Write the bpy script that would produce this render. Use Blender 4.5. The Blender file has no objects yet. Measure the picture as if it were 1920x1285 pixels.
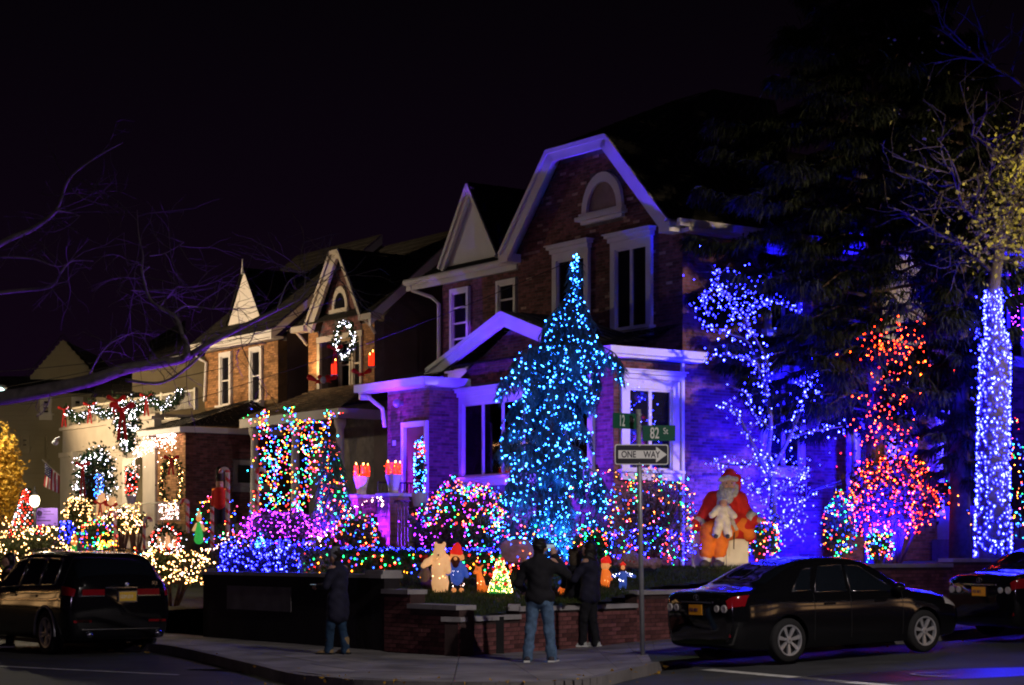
import bpy, bmesh, math, random
import numpy as np
from mathutils import Vector, Matrix
random.seed(7)
RNG = np.random.default_rng(7)
SC = bpy.context.scene
COL = SC.collection
R = math.radians

# ------------------------------------------------------------------ camera
# photograph frame 1920 x 1285; level camera with a vertical shift (upright verticals), eye 1.6 m above the pavement
F, HOR, EYE = 3627.0, 1035.0, 1.6
cam = bpy.data.cameras.new("camera")
cam.sensor_width = 36
cam.lens = 36 * F / 1920
cam.shift_y = (HOR - 642.5) / 1920
cam.clip_end = 2000
camo = bpy.data.objects.new("camera", cam)
camo.location = (0, 0, EYE)
camo.rotation_euler = (R(90), 0, 0)
COL.objects.link(camo)
SC.camera = camo

# ------------------------------------------------------------------ night sky
world = bpy.data.worlds.new("World")
SC.world = world
world.use_nodes = True
wn = world.node_tree.nodes
wl = world.node_tree.links
bg = wn["Background"]
tc = wn.new("ShaderNodeTexCoord")
sep = wn.new("ShaderNodeSeparateXYZ")
ramp = wn.new("ShaderNodeValToRGB")
wl.new(tc.outputs["Generated"], sep.inputs[0])
wl.new(sep.outputs["Z"], ramp.inputs[0])
ramp.color_ramp.elements[0].position = 0.0
ramp.color_ramp.elements[0].color = (0.0060, 0.0018, 0.0072, 1)
ramp.color_ramp.elements[1].position = 0.30
ramp.color_ramp.elements[1].color = (0.0011, 0.0007, 0.0014, 1)
wl.new(ramp.outputs[0], bg.inputs["Color"])
bg.inputs["Strength"].default_value = 1.0

SC.view_settings.view_transform = 'Standard'
SC.view_settings.look = 'None'
SC.view_settings.exposure = 0
SC.view_settings.gamma = 1
SC.view_settings.use_curve_mapping = False
SC.render.engine = 'CYCLES'
cy = SC.cycles
cy.use_denoising = True
cy.max_bounces = 5
cy.diffuse_bounces = 2
cy.glossy_bounces = 3
cy.transmission_bounces = 4
cy.transparent_max_bounces = 6
cy.sample_clamp_indirect = 4
cy.sample_clamp_direct = 40
cy.use_light_tree = True
cy.pixel_filter_type = 'BLACKMAN_HARRIS'
cy.filter_width = 2.0
cy.caustics_reflective = False
cy.caustics_refractive = False

# ------------------------------------------------------------------ frames
AA = R(35.7)
CC, SS = math.cos(AA), math.sin(AA)
C0 = (320 / F * 42, 42.0)          # street corner of the corner house


def W(x, y, z):
    """lot frame (x back from the house fronts, y along the row of houses) -> world"""
    return (C0[0] + CC * x - SS * y, C0[1] + SS * x + CC * y, z)


def at(px, py, Y):
    return Vector(((px - 960) / F * Y, Y, EYE + (HOR - py) / F * Y))


def lot(X, Y):
    dx, dy = X - C0[0], Y - C0[1]
    return CC * dx + SS * dy, -SS * dx + CC * dy


VD = Vector((CC, SS, 0))            # back from the fronts
UD = Vector((-SS, CC, 0))           # along the row
ZD = Vector((0, 0, 1))


def gz(X):                          # pavement height: the side street climbs gently
    return 0.04 * min(max(0.0, X - 0.5), 14)


def lawn_z(X, Y):
    return min(0.58 + 0.1 * (Y - 30), 1.27) + 0.02 * min(max(0, X - 4), 8)


# lamps -------------------------------------------------------------
def lamp(name, kind, loc, power, color, radius=0.1, target=None, spot=None, blend=0.6):
    l = bpy.data.lights.new(name, kind)
    l.energy = power
    l.color = color
    l.shadow_soft_size = radius
    o = bpy.data.objects.new(name, l)
    o.location = loc
    if target is not None:
        o.rotation_euler = (Vector(target) - Vector(loc)).to_track_quat('-Z', 'Y').to_euler()
    if kind == 'SPOT':
        l.spot_size = R(spot)
        l.spot_blend = blend
    COL.objects.link(o)
    return o


# street lamps that light the crossing from our side of the street
lamp("street_light", 'POINT', (-8.5, -1.0, 5.2), 760, (0.86, 0.62, 1.0), 0.2)
lamp("street_light", 'SPOT', (16.0, 30.0, 8.0), 7500, (1.0, 0.76, 0.42), 0.18, (10.2, 37.4, 6.9), 50, 0.8)
lamp("street_light", 'SPOT', W(-15, 29.5, 7.0), 13000, (1.0, 0.68, 0.36), 0.18, W(0, 20.6, 7.6), 42, 0.8)
lamp("street_light", 'SPOT', (7.0, 17.0, 9.0), 3700, (1.0, 0.88, 0.84), 0.15, (-.3, 28.5, 0), 78, 0.7)
# flood lamps on the lawn, some of them added only to boost a glow
FLOODS = [
    (W(-6.2, 6.2, 1.35), W(-1.8, 4.6, 4.4), 7000, (0.20, 0.015, 1.0), 88),
    (W(-5.4, 8.2, 1.2), W(-3.2, 6.6, 2.2), 3500, (0.07, 0.01, 1.0), 100),
    (W(-5.2, 1.2, 1.4), W(-1.9, 2.8, 5.2), 4200, (0.07, 0.02, 1.0), 110),
    (W(2.0, -4.2, 1.5), W(2.6, 0, 5.6), 19000, (0.008, 0.004, 1.0), 120),
    (W(6.6, -2.1, 1.9), W(6.8, 0.3, 6.6), 12000, (0.010, 0.005, 1.0), 125),
    (W(6.2, -6.6, 1.6), W(5.5, -13.5, 0), 8000, (0.006, 0.003, 1.0), 92),
    (W(-6.4, 24.6, 1.5), W(-1.6, 21.5, 5.4), 160, (1.0, 0.70, 0.40), 110),
    (W(-0.45, 15.9, 6.5), W(-0.1, 15.6, 9), 60, (1.0, 0.55, 0.2), 150),
    (at(1530, 1050, 38.6), at(1590, 480, 41.5), 9000, (0.008, 0.004, 1.0), 85),  # added lamp, washes the spruce and upper walls in blue
    (at(1452, 1072, 35.0), at(1372, 1010, 37.4), 130, (1.0, 0.72, 0.42), 60),
    (at(575, 1040, 37.0), at(330, 690, 35), 5000, (0.22, 0.03, 1.0), 70),  # added lamp, stands in for the violet shrub's glow on the bare limb
    (at(1062, 1062, 35.7), at(1040, 760, 36.9), 2400, (0.008, 0.16, 1.0), 95),  # added lamp, boosts the azure bulbs' glow on the conifer foliage
]
for a, b, p, c, s in FLOODS:
    lamp("flood_light", 'SPOT', a, p, c, 0.06, b, s, 0.7)


# ------------------------------------------------------------------ object helpers
MW = {}


def thing(name, label, cat, loc=(0, 0, 0), rz=0.0, group=None):
    o = bpy.data.objects.new(name, None)
    o.empty_display_size = 0.2
    COL.objects.link(o)
    o.location = loc
    o.rotation_euler = (0, 0, rz)
    MW[o.name] = Matrix.Translation(Vector(loc)) @ Matrix.Rotation(rz, 4, 'Z')
    return tag(o, label, cat, group)


def tag(o, label=None, cat=None, group=None, kind=None):
    if label: o['label'] = label
    if cat: o['category'] = cat
    if group: o['group'] = group
    if kind: o['kind'] = kind
    return o


def link_mesh(name, me, parent=None, kind=None):
    o = bpy.data.objects.new(name, me)
    COL.objects.link(o)
    if parent is not None:
        o.parent = parent
        MW[o.name] = MW[parent.name]
    else:
        MW[o.name] = Matrix.Identity(4)
    if kind: o['kind'] = kind
    return o


def np_mesh(name, verts, faces, mats, parent=None, smooth=False, kind=None, mi=None, cols=None):
    """verts (N,3) in world space, faces (M,3|4) int array"""
    verts = np.asarray(verts, dtype=np.float64)
    if parent is not None:
        inv = np.array(MW[parent.name].inverted())
        verts = verts @ inv[:3, :3].T + inv[:3, 3]
    faces = np.asarray(faces, dtype=np.int32)
    k = faces.shape[1]
    me = bpy.data.meshes.new(name)
    me.vertices.add(len(verts))
    me.vertices.foreach_set("co", verts.astype(np.float32).ravel())
    me.loops.add(faces.size)
    me.loops.foreach_set("vertex_index", faces.ravel())
    me.polygons.add(len(faces))
    me.polygons.foreach_set("loop_start", np.arange(0, faces.size, k, dtype=np.int32))
    me.polygons.foreach_set("loop_total", np.full(len(faces), k, dtype=np.int32))
    if mi is not None:
        me.polygons.foreach_set("material_index", np.asarray(mi, dtype=np.int32))
    me.polygons.foreach_set("use_smooth", np.full(len(faces), smooth, dtype=bool))
    for m in (mats if isinstance(mats, (list, tuple)) else [mats]):
        me.materials.append(m)
    if cols is not None:
        a = me.color_attributes.new("col", 'FLOAT_COLOR', 'POINT')
        a.data.foreach_set("color", np.asarray(cols, dtype=np.float32).ravel())
    me.update()
    me.validate()
    return link_mesh(name, me, parent, kind)


class MB:
    def __init__(self):
        self.v, self.f, self.m = [], [], []

    def add(self, vs, fs, mi=0):
        n = len(self.v)
        self.v += [tuple(p) for p in vs]
        self.f += [tuple(i + n for i in q) for q in fs]
        self.m += [mi] * len(fs)

    def hexa(self, p, mi=0):            # 8 points: bottom 4 ccw, top 4 ccw
        self.add(p, [(0, 3, 2, 1), (4, 5, 6, 7), (0, 1, 5, 4), (1, 2, 6, 5), (2, 3, 7, 6), (3, 0, 4, 7)], mi)

    def qb(self, Q, a0, a1, b0, b1, d0, d1, mi=0):
        self.hexa([Q(a0, b0, d0), Q(a1, b0, d0), Q(a1, b0, d1), Q(a0, b0, d1),
                   Q(a0, b1, d0), Q(a1, b1, d0), Q(a1, b1, d1), Q(a0, b1, d1)], mi)

    def lbox(self, x0, x1, y0, y1, z0, z1, mi=0):   # box in the lot frame
        self.hexa([W(x0, y0, z0), W(x1, y0, z0), W(x1, y1, z0), W(x0, y1, z0),
                   W(x0, y0, z1), W(x1, y0, z1), W(x1, y1, z1), W(x0, y1, z1)], mi)

    def box(self, c, s, rz=0.0, mi=0):
        c = Vector(c)
        ca, sa = math.cos(rz), math.sin(rz)
        ax, ay = Vector((ca, sa, 0)) * s[0] / 2, Vector((-sa, ca, 0)) * s[1] / 2
        az = Vector((0, 0, s[2] / 2))
        self.hexa([c - ax - ay - az, c + ax - ay - az, c + ax + ay - az, c - ax + ay - az,
                   c - ax - ay + az, c + ax - ay + az, c + ax + ay + az, c - ax + ay + az], mi)

    def prism(self, poly, vec, mi=0):
        n = len(poly)
        vec = Vector(vec)
        a = [Vector(p) for p in poly]
        b = [p + vec for p in a]
        self.add(a + b, [tuple(range(n))[::-1], tuple(range(n, 2 * n))] + [(i, (i + 1) % n, n + (i + 1) % n, n + i) for i in range(n)], mi)

    def tube(self, pts, rad, n=6, mi=0, cap=True, mfun=None):
        pts = [Vector(p) for p in pts]
        if not isinstance(rad, (list, tuple)): rad = [rad] * len(pts)
        rings = []
        ref = Vector((0.31, 0.17, 0.93))
        for i, p in enumerate(pts):
            t = (pts[min(i + 1, len(pts) - 1)] - pts[max(i - 1, 0)])
            if t.length < 1e-9: t = Vector((0, 0, 1))
            t.normalize()
            e = t.cross(ref)
            if e.length < 0.1: e = t.cross(Vector((1, 0, 0)))
            e.normalize()
            g = t.cross(e)
            rings.append([p + (e * math.cos(2 * math.pi * k / n) + g * math.sin(2 * math.pi * k / n)) * rad[i] for k in range(n)])
        base = len(self.v)
        for r in rings: self.v += [tuple(q) for q in r]
        for i in range(len(pts) - 1):
            for k in range(n):
                a = base + i * n + k
                b = base + i * n + (k + 1) % n
                self.f.append((a, b, b + n, a + n))
                self.m.append(mfun(i, k) if mfun else mi)
        if cap:
            self.f.append(tuple(base + k for k in range(n))[::-1]); self.m.append(mi)
            self.f.append(tuple(base + (len(pts) - 1) * n + k for k in range(n))); self.m.append(mi)

    def lathe(self, prof, c, n=16, mi=0, M=None):
        c = Vector(c)
        base = len(self.v)
        for r, z in prof:
            for k in range(n):
                a = 2 * math.pi * k / n
                p = Vector((r * math.cos(a), r * math.sin(a), z))
                if M is not None: p = M @ p
                self.v.append(tuple(c + p))
        for i in range(len(prof) - 1):
            for k in range(n):
                a = base + i * n + k
                b = base + i * n + (k + 1) % n
                self.f.append((a, b, b + n, a + n)); self.m.append(mi)
        self.f.append(tuple(base + k for k in range(n))[::-1]); self.m.append(mi)
        self.f.append(tuple(base + (len(prof) - 1) * n + k for k in range(n))); self.m.append(mi)

    def ball(self, c, r, n=10, mi=0):
        if not isinstance(r, (list, tuple)): r = (r, r, r)
        m = max(4, n // 2 + 1)
        pr = [(math.sin(math.pi * i / m), -math.cos(math.pi * i / m)) for i in range(m + 1)]
        pr[0] = (0.02, -1); pr[-1] = (0.02, 1)
        self.lathe(pr, c, n, mi, Matrix.Diagonal((r[0], r[1], r[2])))

    def build(self, name, mats, parent=None, smooth=False, kind=None):
        me = bpy.data.meshes.new(name)
        if parent is not None:
            inv = MW[parent.name].inverted()
            vs = [inv @ Vector(p) for p in self.v]
        else:
            vs = self.v
        me.from_pydata(vs, [], self.f)
        for m in (mats if isinstance(mats, (list, tuple)) else [mats]):
            me.materials.append(m)
        me.polygons.foreach_set("material_index", self.m)
        if smooth:
            me.polygons.foreach_set("use_smooth", [True] * len(self.f))
        me.update()
        return link_mesh(name, me, parent, kind)


def one(fn, name, mats, parent=None, smooth=False, kind=None):
    mb = MB(); fn(mb)
    return mb.build(name, mats, parent, smooth, kind)


# ------------------------------------------------------------------ materials
def mat(name, color, rough=0.7, var=0.25, scale=6.0, bump=0.0, metal=0.0, spec=0.3, emit=None, estr=0.0, coat=0.0, island=0.0, color2=None):
    m = bpy.data.materials.new(name)
    m.use_nodes = True
    nt = m.node_tree
    b = nt.nodes["Principled BSDF"]
    b.inputs["Roughness"].default_value = rough
    b.inputs["Metallic"].default_value = metal
    b.inputs["Specular IOR Level"].default_value = spec
    b.inputs["Coat Weight"].default_value = coat
    b.inputs["Coat Roughness"].default_value = 0.04
    t = nt.nodes.new("ShaderNodeTexCoord")
    nz = nt.nodes.new("ShaderNodeTexNoise")
    nz.inputs["Scale"].default_value = scale
    nz.inputs["Detail"].default_value = 5
    nt.links.new(t.outputs["Object"], nz.inputs["Vector"])
    mix = nt.nodes.new("ShaderNodeMix")
    mix.data_type = 'RGBA'
    c2 = color2 or tuple(min(1, c * (1 + var)) for c in color)
    c1 = color if color2 else tuple(c * (1 - var) for c in color)
    mix.inputs["A"].default_value = (*c1, 1)
    mix.inputs["B"].default_value = (*c2, 1)
    mr = nt.nodes.new("ShaderNodeMapRange")
    mr.inputs["From Min"].default_value = 0.3
    mr.inputs["From Max"].default_value = 0.7
    nt.links.new(nz.outputs["Fac"], mr.inputs["Value"])
    nt.links.new(mr.outputs["Result"], mix.inputs["Factor"])
    out = mix.outputs["Result"]
    if island:
        geo = nt.nodes.new("ShaderNodeNewGeometry")
        oi = nt.nodes.new("ShaderNodeObjectInfo")
        ad = nt.nodes.new("ShaderNodeMath"); ad.operation = 'ADD'
        fr = nt.nodes.new("ShaderNodeMath"); fr.operation = 'FRACT'
        nt.links.new(geo.outputs["Random Per Island"], ad.inputs[0])
        nt.links.new(oi.outputs["Random"], ad.inputs[1])
        nt.links.new(ad.outputs[0], fr.inputs[0])
        hs = nt.nodes.new("ShaderNodeHueSaturation")
        m2 = nt.nodes.new("ShaderNodeMapRange")
        m2.inputs["To Min"].default_value = 1 - island
        m2.inputs["To Max"].default_value = 1 + island
        nt.links.new(fr.outputs[0], m2.inputs["Value"])
        nt.links.new(m2.outputs["Result"], hs.inputs["Value"])
        nt.links.new(out, hs.inputs["Color"])
        out = hs.outputs["Color"]
    nt.links.new(out, b.inputs["Base Color"])
    if bump:
        bp = nt.nodes.new("ShaderNodeBump")
        bp.inputs["Strength"].default_value = bump
        bp.inputs["Distance"].default_value = 0.02
        nz2 = nt.nodes.new("ShaderNodeTexNoise")
        nz2.inputs["Scale"].default_value = scale * 8
        nz2.inputs["Detail"].default_value = 4
        nt.links.new(t.outputs["Object"], nz2.inputs["Vector"])
        nt.links.new(nz2.outputs["Fac"], bp.inputs["Height"])
        nt.links.new(bp.outputs["Normal"], b.inputs["Normal"])
    if emit:
        b.inputs["Emission Color"].default_value = (*emit, 1)
        b.inputs["Emission Strength"].default_value = estr
    return m


def leaf_mat(name, color, var=0.5, rough=0.6):
    m = mat(name, color, rough, 0.3, 3.0, spec=0.2, island=var)
    nt = m.node_tree
    b = nt.nodes["Principled BSDF"]
    o = nt.nodes["Material Output"]
    tr = nt.nodes.new("ShaderNodeBsdfTranslucent")
    ms = nt.nodes.new("ShaderNodeMixShader")
    ms.inputs[0].default_value = 0.3
    src = b.inputs["Base Color"].links[0].from_socket
    nt.links.new(src, tr.inputs["Color"])
    nt.links.new(b.outputs[0], ms.inputs[1])
    nt.links.new(tr.outputs[0], ms.inputs[2])
    nt.links.new(ms.outputs[0], o.inputs["Surface"])
    return m


def bulb_mat():
    m = bpy.data.materials.new("lit_bulb")
    m.use_nodes = True
    nt = m.node_tree
    b = nt.nodes["Principled BSDF"]
    a = nt.nodes.new("ShaderNodeAttribute")
    a.attribute_name = "col"
    nt.links.new(a.outputs["Color"], b.inputs["Emission Color"])
    b.inputs["Emission Strength"].default_value = 1.0
    b.inputs["Base Color"].default_value = (0.02, 0.02, 0.02, 1)
    b.inputs["Roughness"].default_value = 0.3
    m.cycles.emission_sampling = 'FRONT'
    return m


def clear_mat():
    m = bpy.data.materials.new("clear_glass")
    m.use_nodes = True
    nt = m.node_tree
    o = nt.nodes["Material Output"]
    nt.nodes.remove(nt.nodes["Principled BSDF"])
    g, t, x, l = [nt.nodes.new(k) for k in ("ShaderNodeBsdfGlossy", "ShaderNodeBsdfTransparent", "ShaderNodeMixShader", "ShaderNodeFresnel")]
    g.inputs["Roughness"].default_value = 0.03
    t.inputs["Color"].default_value = (.8, .8, .8, 1)
    nt.links.new(l.outputs[0], x.inputs[0]); nt.links.new(t.outputs[0], x.inputs[1]); nt.links.new(g.outputs[0], x.inputs[2]); nt.links.new(x.outputs[0], o.inputs["Surface"])
    return m


M = dict(
    asphalt=mat("asphalt", (0.040, 0.041, 0.046), 0.75, 0.35, 1.2, 0.35),
    patch=mat("asphalt_patch", (0.022, 0.022, 0.026), 0.35, 0.4, 2.0, 0.3),
    concrete=mat("pavement_concrete", (0.20, 0.19, 0.19), 0.85, 0.5, 1.1, 0.5, island=0.12),
    curb=mat("curb_stone", (0.15, 0.14, 0.14), 0.85, 0.3, 2.0, 0.25),
    paint=mat("road_paint", (0.55, 0.55, 0.52), 0.7, 0.3, 5.0),
    soil=mat("lawn_soil", (0.030, 0.040, 0.014), 0.95, 0.4, 2.0, 0.4),
    grass=leaf_mat("grass", (0.055, 0.080, 0.018), 0.5),
    stucco=mat("dark_stucco", (0.022, 0.018, 0.022), 0.9, 0.35, 1.5, 0.3),
    mortar=mat("mortar", (0.13, 0.115, 0.115), 0.95, 0.3, 5.0, 0.3),
    brick=mat("red_brick", (0.165, 0.062, 0.060), 0.85, 0.3, 9.0, 0.4, island=0.45),
    palebrick=mat("pale_brick", (0.42, 0.27, 0.22), 0.85, 0.3, 9.0, 0.3, island=0.2),
    mortar2=mat("brown_mortar", (0.16, 0.10, 0.05), 0.95, 0.3, 5.0, 0.3),
    tanbrick=mat("tan_brick", (0.34, 0.17, 0.075), 0.85, 0.3, 9.0, 0.4, island=0.45),
    stone=mat("cap_stone", (0.36, 0.34, 0.34), 0.8, 0.25, 3.0, 0.25),
    white=mat("white_trim", (0.76, 0.74, 0.76), 0.5, 0.06, 2.0),
    cream=mat("cream_trim", (0.52, 0.47, 0.41), 0.6, 0.10, 2.0),
    shingle=mat("roof_shingle", (0.011, 0.010, 0.011), 0.9, 0.4, 4.0, 0.4, island=0.35),
    brownshingle=mat("brown_shingle", (0.13, 0.085, 0.05), 0.9, 0.4, 4.0, 0.4, island=0.35),
    glass=mat("window_glass", (0.012, 0.012, 0.016), 0.06, 0.2, 1.0, spec=0.5),
    curtain=mat("curtain", (0.28, 0.20, 0.19), 0.8, 0.2, 3.0),
    door=mat("brown_door", (0.12, 0.045, 0.035), 0.5, 0.2, 3.0),
    siding=mat("beige_siding", (0.30, 0.25, 0.16), 0.8, 0.12, 1.0),
    darkwall=mat("dark_party_wall", (0.11, 0.085, 0.085), 0.9, 0.25, 1.2, 0.3),
    iron=mat("black_iron", (0.012, 0.012, 0.014), 0.45, 0.2, 4.0),
    whitemetal=mat("white_railing", (0.60, 0.55, 0.45), 0.5, 0.1, 4.0),
    steel=mat("galvanised_steel", (0.30, 0.31, 0.33), 0.45, 0.2, 5.0, metal=0.4),
    wire=mat("green_wire", (0.01, 0.018, 0.012), 0.7),
    red=mat("red_ribbon", (0.60, 0.012, 0.012), 0.45, 0.15, 8.0),
    darkbark=mat("dark_bark", (0.045, 0.036, 0.034), 0.95, 0.35, 8.0, 0.7),
    litpane=mat("lit_window_pane", (0.5, 0.4, 0.3), 0.5, 0.3, 1.0, emit=(1.0, 0.55, 0.22), estr=2.2),  # glowing panes of the added houses out of frame
    wallcore=mat("wall_core", (0.06, 0.036, 0.034), 0.95, 0.3, 5.0, 0.3),
    bark=mat("grey_bark", (0.095, 0.08, 0.078), 0.95, 0.35, 8.0, 0.7),
    brownbark=mat("brown_bark", (0.075, 0.05, 0.04), 0.95, 0.35, 8.0, 0.7),
    conifer=leaf_mat("cypress_spray", (0.06, 0.12, 0.12)),
    spruce=leaf_mat("spruce_spray", (0.020, 0.026, 0.015)),
    shrub=leaf_mat("shrub_leaf", (0.06, 0.085, 0.035)),
    pinkshrub=leaf_mat("twiggy_shrub_leaf", (0.18, 0.15, 0.17)),
    holly=leaf_mat("holly_leaf", (0.028, 0.030, 0.018)),
    garland=leaf_mat("garland_needles", (0.035, 0.075, 0.030)),
    yleaf=leaf_mat("yellow_green_leaf", (0.30, 0.29, 0.05)),
    gold=leaf_mat("golden_leaf", (0.42, 0.24, 0.03)),
    paintblack=mat("black_car_paint", (0.004, 0.004, 0.005), 0.10, 0.1, 1.0, spec=0.5, coat=0.5),
    carglass=mat("car_glass", (0.006, 0.008, 0.012), 0.02, 0.1, 1.0, spec=0.6),
    chrome=mat("chrome", (0.62, 0.63, 0.66), 0.18, 0.05, 3.0, metal=1.0),
    rubber=mat("tyre_rubber", (0.014, 0.014, 0.015), 0.85, 0.2, 9.0),
    alloy=mat("silver_alloy", (0.42, 0.43, 0.46), 0.35, 0.1, 4.0, metal=0.5),
    redlens=mat("red_lens", (0.22, 0.005, 0.010), 0.12, 0.1, 6.0, coat=0.8),
    clearlens=mat("clear_lens", (0.45, 0.42, 0.42), 0.1, 0.1, 6.0, coat=0.8),
    plate=mat("orange_plate", (0.85, 0.36, 0.02), 0.45, 0.05, 6.0),
    goldplate=mat("gold_plate", (0.70, 0.45, 0.04), 0.45, 0.1, 6.0),
    signgreen=mat("sign_green", (0.006, 0.085, 0.050), 0.4, 0.05, 3.0),
    signblack=mat("sign_black", (0.010, 0.010, 0.022), 0.4, 0.1, 3.0),
    signwhite=mat("sign_white", (0.72, 0.73, 0.70), 0.4, 0.08, 3.0),
    purple=mat("purple_board", (0.20, 0.10, 0.62), 0.5, 0.06, 3.0),
    ink=mat("dark_print", (0.03, 0.01, 0.10), 0.5, 0.05, 3.0),
    skin=mat("skin", (0.48, 0.27, 0.19), 0.55, 0.08, 9.0),
    hair=mat("dark_hair", (0.012, 0.009, 0.008), 0.55, 0.3, 30.0),
    blackcloth=mat("black_cloth", (0.012, 0.012, 0.016), 0.9, 0.3, 12.0, 0.3),
    navy=mat("navy_cloth", (0.016, 0.016, 0.036), 0.85, 0.3, 12.0, 0.3),
    denim=mat("blue_denim", (0.085, 0.15, 0.25), 0.9, 0.35, 14.0, 0.4),
    darkdenim=mat("dark_blue_denim", (0.020, 0.050, 0.10), 0.9, 0.3, 14.0, 0.4),
    tan=mat("tan_suede", (0.26, 0.18, 0.09), 0.85, 0.2, 14.0, 0.2),
    knit=mat("grey_knit", (0.20, 0.20, 0.25), 0.95, 0.3, 40.0, 0.6),
    fur=mat("fur_trim", (0.10, 0.075, 0.05), 0.95, 0.5, 40.0, 0.8),
    sneaker=mat("pale_sneaker", (0.46, 0.48, 0.46), 0.7, 0.1, 9.0),
    darkshoe=mat("dark_shoe", (0.05, 0.045, 0.06), 0.7, 0.2, 9.0),
    phone=mat("phone_case", (0.02, 0.02, 0.022), 0.3, 0.1, 3.0),
    screen=mat("phone_screen", (0.02, 0.02, 0.02), 0.2, 0.0, 3.0, emit=(0.6, 0.75, 0.9), estr=0.5),
    urn=mat("stone_urn", (0.55, 0.50, 0.58), 0.8, 0.15, 5.0, 0.2),
    granite=mat("pink_boulder", (0.34, 0.20, 0.20), 0.9, 0.35, 5.0, 0.6),
    robe=mat("red_robe", (0.48, 0.018, 0.012), 0.8, 0.2, 7.0, 0.2),
    orange=mat("orange_cloth", (0.72, 0.17, 0.02), 0.8, 0.15, 7.0, 0.2),
    whitefur=mat("white_beard", (0.50, 0.49, 0.48), 0.95, 0.35, 24.0, 0.8),
    boxwhite=mat("painted_box", (0.78, 0.73, 0.60), 0.7, 0.12, 4.0, 0.1),
    creamcloth=mat("pale_cloth", (0.66, 0.60, 0.50), 0.85, 0.2, 9.0, 0.2),
    glove=mat("pale_glove", (0.58, 0.58, 0.60), 0.85, 0.1, 9.0),
    candywhite=mat("candy_white", (0.42, 0.34, 0.38), 0.4, 0.1, 5.0),
    candyred=mat("candy_red", (0.45, 0.02, 0.03), 0.4, 0.1, 5.0),
    flagred=mat("flag_red", (0.50, 0.03, 0.05), 0.8, 0.1, 4.0),
    flagwhite=mat("flag_white", (0.72, 0.70, 0.68), 0.8, 0.1, 4.0),
    flagblue=mat("flag_blue", (0.05, 0.07, 0.26), 0.8, 0.1, 4.0),
    lampglow=mat("lamp_globe", (0.8, 0.8, 0.8), 0.4, 0.0, 3.0, emit=(1.0, 0.80, 0.50), estr=14),
    candle=mat("candle_glow", (0.8, 0.1, 0.03), 0.4, 0.0, 3.0, emit=(1.0, 0.022, 0.004), estr=2.2),
    flame=mat("flame_glow", (0.8, 0.6, 0.2), 0.4, 0.0, 3.0, emit=(1.0, 0.45, 0.08), estr=14),
    creamglow=mat("lit_cream_mesh", (0.7, 0.5, 0.3), 0.6, 0.2, 12.0, emit=(1.0, 0.50, 0.20), estr=0.55),
    orangeglow=mat("lit_orange_mesh", (0.7, 0.2, 0.03), 0.6, 0.2, 12.0, emit=(1.0, 0.18, 0.02), estr=0.62),
    redglow=mat("lit_red_mesh", (0.7, 0.03, 0.02), 0.6, 0.2, 12.0, emit=(1.0, 0.02, 0.01), estr=0.5),
    blueglow=mat("lit_blue_mesh", (0.06, 0.12, 0.45), 0.6, 0.2, 12.0, emit=(0.06, 0.16, 0.9), estr=0.25),
    greenglow=mat("lit_green_mesh", (0.05, 0.4, 0.08), 0.6, 0.2, 12.0, emit=(0.05, 0.8, 0.12), estr=0.35),
    faceglow=mat("lit_face_mesh", (0.7, 0.3, 0.12), 0.6, 0.2, 12.0, emit=(1.0, 0.36, 0.10), estr=0.55),
    beard=mat("brown_beard_mesh", (0.10, 0.02, 0.012), 0.8, 0.3, 14.0),
    clear=clear_mat(),
    bulb=bulb_mat(),
)

# ------------------------------------------------------------------ builders
def frame(P, du, n):
    P, du, n = Vector(P), Vector(du), Vector(n)
    return lambda a, b, d: P + du * a + ZD * b + n * d


BL, BH, BG = 0.215, 0.068, 0.011


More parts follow.
